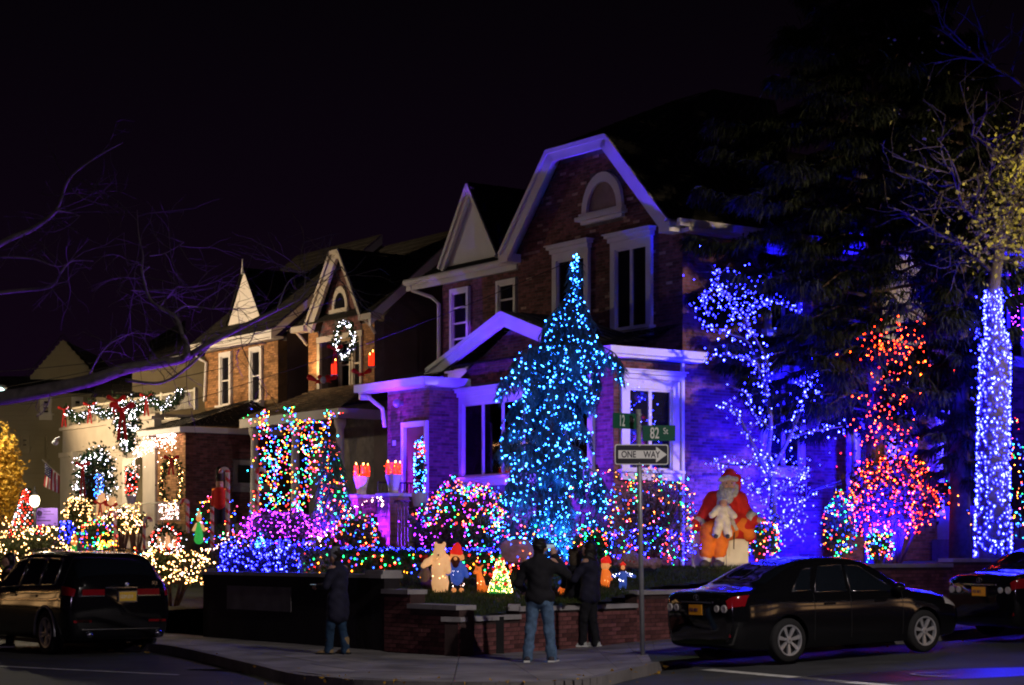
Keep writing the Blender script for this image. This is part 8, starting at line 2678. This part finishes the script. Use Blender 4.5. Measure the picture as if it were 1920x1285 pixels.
# overhead cables
wt = thing('overhead_cable', 'thin dark overhead cables crossing before the far left houses', 'cable', tuple(at(300, 740, 45)))
for a, b, sag in (((-40, 735), (640, 560), 18), ((-40, 760), (420, 690), 10), ((330, 760), (1180, 440), 20), ((-40, 700), (560, 610), 14)):
    one(lambda q: q.tube([at(a[0] + (b[0] - a[0]) * s_, a[1] + (b[1] - a[1]) * s_ + sag * math.sin(math.pi * s_), 45) for s_ in np.linspace(0, 1, 12)], .008, 4), 'cable', M['iron'], wt)
# far street lamp at the left edge
fl_ = thing('street_lamp', 'greenish white street lamp glowing at the far left edge', 'street lamp', tuple(at(-25, 1060, 54)))
one(lambda q: q.tube([at(-25, 1060, 54), at(-25, 730, 54), at(-22, 722, 54), at(-8, 722, 54)], [.09, .06, .05, .04], 8), 'pole', M['steel'], fl_)
M['coolglow'] = mat("cool_lamp_lens", (.8, .8, .8), .4, 0, 3, emit=(.55, .95, .85), estr=12)
one(lambda q: q.ball(at(-2, 735, 53.8), (.16, .2, .12), 10), 'lens', M['coolglow'], fl_, True)
one(lambda q: q.ball(at(-4, 727, 54), (.26, .24, .10), 10), 'lamp_head', M['steel'], fl_, True)
lamp('street_lamp_light', 'POINT', at(-6, 742, 53.6), 900, (1.0, .86, .60), .15)
# security camera on the porch corner
sc_ = thing('security_camera', 'white dome security camera on the cream porch corner', 'camera', tuple(at(106, 828, 53)))
one(lambda q: q.ball(at(104, 830, 53), (.09, .09, .08), 10), 'dome', M['white'], sc_, True)
one(lambda q: q.tube([at(104, 824, 53), at(112, 820, 53)], .03, 6), 'bracket', M['white'], sc_)
# the lamps' posts on our side of the street
for (x, y, z), lab in (((-8.5, -1.0, 5.45), 'street lamp post behind the viewer on the left'), ((19.0, 21.0, 8.75), 'street lamp post beyond the right edge')):
    t = thing('street_lamp', lab, 'street lamp', (x + .8, y - .3, gz(x) - .15), 0, None)
    one(lambda q: q.tube([(x + .8, y - .3, gz(x) - .15), (x + .8, y - .3, z + .1), (x + .4, y - .15, z + .35), (x, y, z + .3)], [.09, .07, .05, .045], 8), 'pole', M['steel'], t)
    one(lambda q: q.lathe([(.05, .28), (.22, .20), (.26, .12), (.24, .12), (.06, .2)], (x, y, z), 14), 'shade', M['steel'], t)

# ------------------------------------------------------------------ lit houses added out of frame across both streets, to mirror in the cars
for lab, P0, d, n_ in (('festively lit house across the avenue beyond the left edge', Vector((-37, 46, -.15)), UD, VD), ('festively lit house across the side street beyond the right edge', Vector((33, 8, .4)), Vector((.25, .97, 0)).normalized(), Vector((-.97, .25, 0)))):
    t = thing('house', lab, 'house', tuple(P0), 0, None)
    Q = frame(P0, d, n_)
    one(lambda q: q.qb(Q, 0, 20, 0, 7, -6, 0), 'wall', M['darkwall'], t)
    one(lambda q: q.prism([Q(-.4, 7, .4), Q(-.4, 7, -6.4), Q(-.4, 10, -3)], d * 20.8), 'roof', M['shingle'], t)
    for a in (1.5, 6, 10.5, 15):
        for b in (1.2, 4.3):
            one(lambda q: q.qb(Q, a, a + 2.2, b, b + 1.7, .01, .05), 'window_pane', M['litpane'], t)
            one(lambda q: (q.qb(Q, a - .1, a, b - .1, b + 1.8, .01, .1), q.qb(Q, a + 2.2, a + 2.3, b - .1, b + 1.8, .01, .1), q.qb(Q, a, a + 2.2, b + .8, b + .88, .06, .1)), 'window_frame', M['white'], t)
    bulbs(t, [Q(20 * i / 160, z, .45) for z in (6.9, 3.6) for i in range(160)], 'cool' if P0.x > 0 else 'warm', .06, 3 if P0.x > 0 else 9, 'eave_lights')
